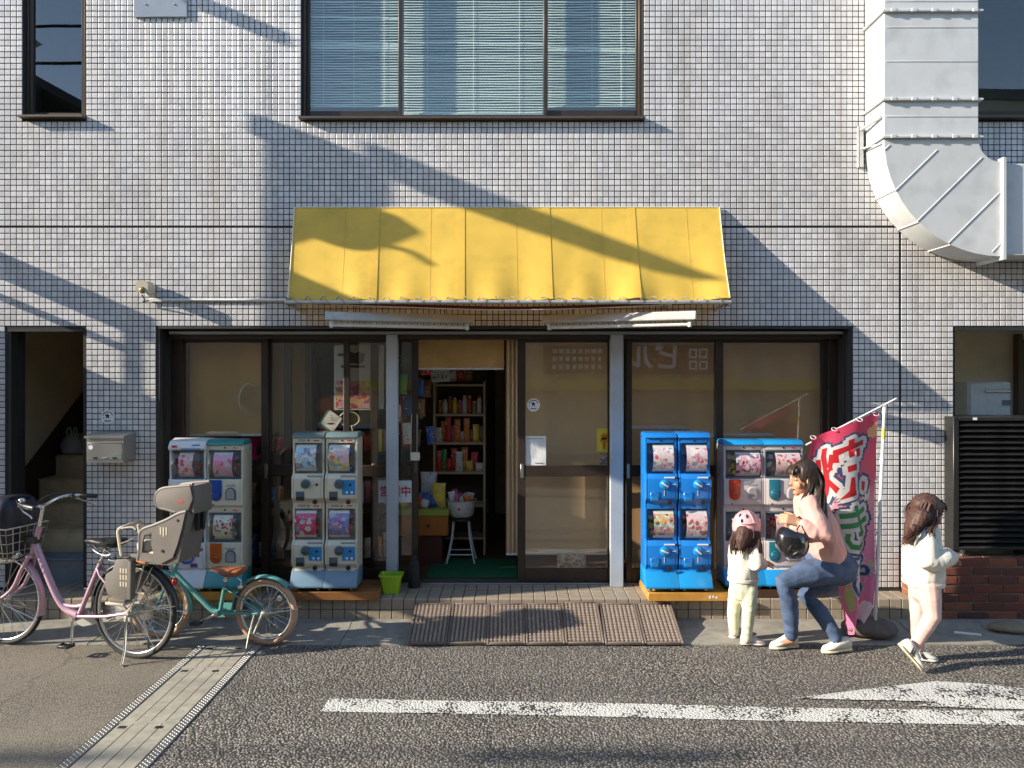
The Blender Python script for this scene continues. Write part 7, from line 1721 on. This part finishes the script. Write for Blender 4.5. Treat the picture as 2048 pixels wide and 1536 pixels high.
# ------------------------------------------------------------------ the other side of the street (seen mirrored in the panes)
def house(name, x0, x1, y0, y1, h, wallm, label, gable=False, wins=()):
    t = thing(name, label, 'house', ((x0+x1)/2, y1, 0)); 
    part('wall', MB().box(x0,x1,y0,y1,0,h,.02), wallm, t, smooth=0)
    if gable:
        xm = (x0+x1)/2; part('roof', MB().prism([(x0-.4,h-.1),(xm,h+(x1-x0)*.28),(x1+.4,h-.1),(x1+.4,h+.08),(xm,h+(x1-x0)*.28+.2),(x0-.4,h+.08)], y0-.4, y1+.5, 'xz'), M['roof_dark'], t, smooth=0)
    else: part('parapet', MB().box(x0-.06,x1+.06,y0-.06,y1+.06,h+.001,h+.25,.02), M['roof_dark'], t, smooth=0)
    for (a,b,c,d) in wins:
        f_ = part('window', frame_rect(MB(), a, b, c, d, y1+.002, y1+.05, .05,.05,.05,.05), M['bronze_light'], t)
        part('pane', MB().box(a+.05,b-.05,y1+.01,y1+.02,c+.05,d-.05), M['dark_glass'], f_, smooth=0)
    return t
M['roof_dark'] = pm('dark_roof', (.05,.05,.055), .7); M['dark_glass'] = pm('dark_glass', (.03,.04,.05), .08)
M['opp_brick'] = pm('brown_brick', (.50,.40,.30), .8, var=.3, scale=3, dirt=.4); M['opp_beige'] = pm('beige_render', (.42,.37,.29), .8); M['opp_grey'] = pm('grey_render', (.24,.25,.25), .8)
ho = house('opposite_shop', -3.5, 9, -12, -4.6, 6.0, M['opp_brick'], 'brown brick shop across the street, mirrored in the right door panes', wins=((-2.5,-.6,3.4,4.9),(1,3,3.4,4.9),(5,7,3.4,4.9)))
part('sign_board', MB().box(.7,4.6,-4.6+.002,-4.48,1.98,2.62,.01), pm('brown_sign', (.07,.04,.03), .5), ho)
mb = MB(); lettering(mb, 'ビル', .60, (3.22,-4.475,2.3), ux=(-1,0,0), offset=.03)
for r_ in range(3):
    for k in range(8): mb.box(.95+k*.15-.045, .95+k*.15+.045*(1+.2*math.sin(k*5+r_)), -4.477, -4.474, 2.12+r_*.18-.05, 2.12+r_*.18+.05)
for r_ in range(2):
    for k in range(2): frame_rect(mb, 4.0+k*.24, 4.2+k*.24, 2.06+r_*.26, 2.27+r_*.26, -4.477,-4.474, .05,.05,.05,.05, 0)
# the sign is read from the road, so its lettering runs the other way round from here
part('lettering', mb, M['paper'], ho, smooth=0)
part('yellow_band', MB().box(-3.4,8.9,-4.6+.002,-4.2,1.60,1.84,.01), pm('yellow_awning_band', (.55,.42,.05), .6), ho)
house('opposite_house', -17, -8.5, -12, -5.2, 7.2, M['opp_grey'], 'gabled grey house across the street, mirrored in the narrow upper pane', True, ((-14,-12.5,3.5,5),(-11,-9.6,3.5,5)))
house('opposite_house', -8.2, -3.8, -12, -4.9, 5.2, M['opp_beige'], 'low beige house across the street between the grey house and the brick shop', True, ((-7,-5.4,3,4.2),))
house('opposite_house', 9.3, 19, -12, -4.9, 8.2, M['opp_beige'], 'tall beige house across the street beyond the brick shop', False, ((10.5,12.5,3.4,4.9),(14,16,3.4,4.9)))
wr = thing('overhead_cables', 'overhead cables strung along the street, mirrored in the upper pane', 'cables', (0,-1.5,8.5))
for (y_, z_, r_) in ((-1.5,8.7,.03),(-1.2,7.9,.03),(-.8,9.6,.012)):
    part('cable', MB().tube([(X, y_, z_ - .35 + .0006*X*X + .01*X) for X in np.linspace(-24,-6.5,14)], r_, 6), M['rubber'], wr)

# ------------------------------------------------------------------ unseen utility pole, read from its shadow, with shade screens added beside it
XP = -5.2
po = thing('utility_pole', 'concrete utility pole with cross arms and a switch box at the kerb', 'utility pole', (XP, 5.10, 0))
part('shaft', MB().tube([(XP,5.10,-.02),(XP,5.10,3.0),(XP,5.10,5.36)], [.135,.132,.128], 20), M['concrete'], po)
part('cross_arm', MB().prism([(3.95,5.56),(4.14,5.43),(4.85,5.34),(5.02,5.34),(5.02,5.53),(4.6,5.555)], XP-.05, XP+.05, 'yz'), M['galv'], po)
part('cross_arm', MB().box(XP-.05,XP+.05,5.06,5.25,5.22,5.37,.006).tube([(XP,5.22,5.3),(XP,5.22,6.08)], .006, 6), M['galv'], po)
part('cross_arm', MB().box(XP-.04,XP+.04,5.18,5.36,6.03,6.13,.006), M['galv'], po)
part('switch_box', MB().box(XP-.2,XP+.05,4.50,4.972,3.74,4.22,.02), pm('grey_box', (.35,.36,.36), .5), po)
part('can', MB().lathe([(.12,4.62),(.15,4.66),(.15,4.95),(.05,5.02)], (XP,4.93,0), 18), pm('grey_can', (.4,.4,.4), .5), po)
part('bracket', MB().tube(spline([(XP,5.0,4.80),(XP,4.85,4.72),(XP,4.72,4.78),(XP,4.60,4.74)],5), .02, 6), M['galv'], po)
part('shade_board', MB().box(XP-.03,XP+.02,4.66,4.966,1.95,3.05,.006), M['white_paint'], po)  # board added out of view to shade the cream machines
pc = thing('shade_screen', 'unseen plank screen with a bar above, added to shade the tiles', 'shade_screen', (XP-.8, 5.8, 0))  # unseen screen, added and shaped for its shade on the left wall
part('shade_bar', MB().box(XP-.06,XP,5.44,6.02,3.19,3.39,.01), M['bronze_light'], pc)
part('shade_pipe', MB().tube([(XP-.03,5.50,3.05),(XP-.03,6.02,3.02)], .03, 10), M['bronze_light'], pc)
for k in range(6): part('plank', MB().box(XP-.03,XP,5.40+.105*k,5.40+.105*k+.103,.02,2.74+.004*k,.004), M['bronze_light'], pc)
part('post', MB().box(XP-.06,XP-.032,5.46,5.50,0,3.19,.006), M['bronze_light'], pc)

op = thing('utility_pole', 'concrete utility pole across the street that carries the overhead cables', 'utility pole', (-6.5, -1.2, 0))
part('shaft', MB().tube([(-6.5,-1.2,-.02),(-6.5,-1.2,9.9)], [.16,.11], 18), M['concrete'], op); part('cross_arm', MB().box(-6.56,-6.44,-1.7,-.1,8.2,8.3,.01), M['galv'], op)
part('cable', MB().tube([(X, -.25, 7.0+.002*(X+15)**2) for X in np.linspace(-24,-6.5,12)], .018, 6), M['rubber'], wr)
part('shade_capsule', MB().capsule([(-16.3,-.25,6.95),(-15.1,-.25,6.93)], [.065,.065], 12).capsule([(-18.9,-.3,6.96),(-18.2,-.3,6.95)], [.05,.05], 12), M['rubber'], wr)  # thick pieces added out of view to throw soft streaks on the road
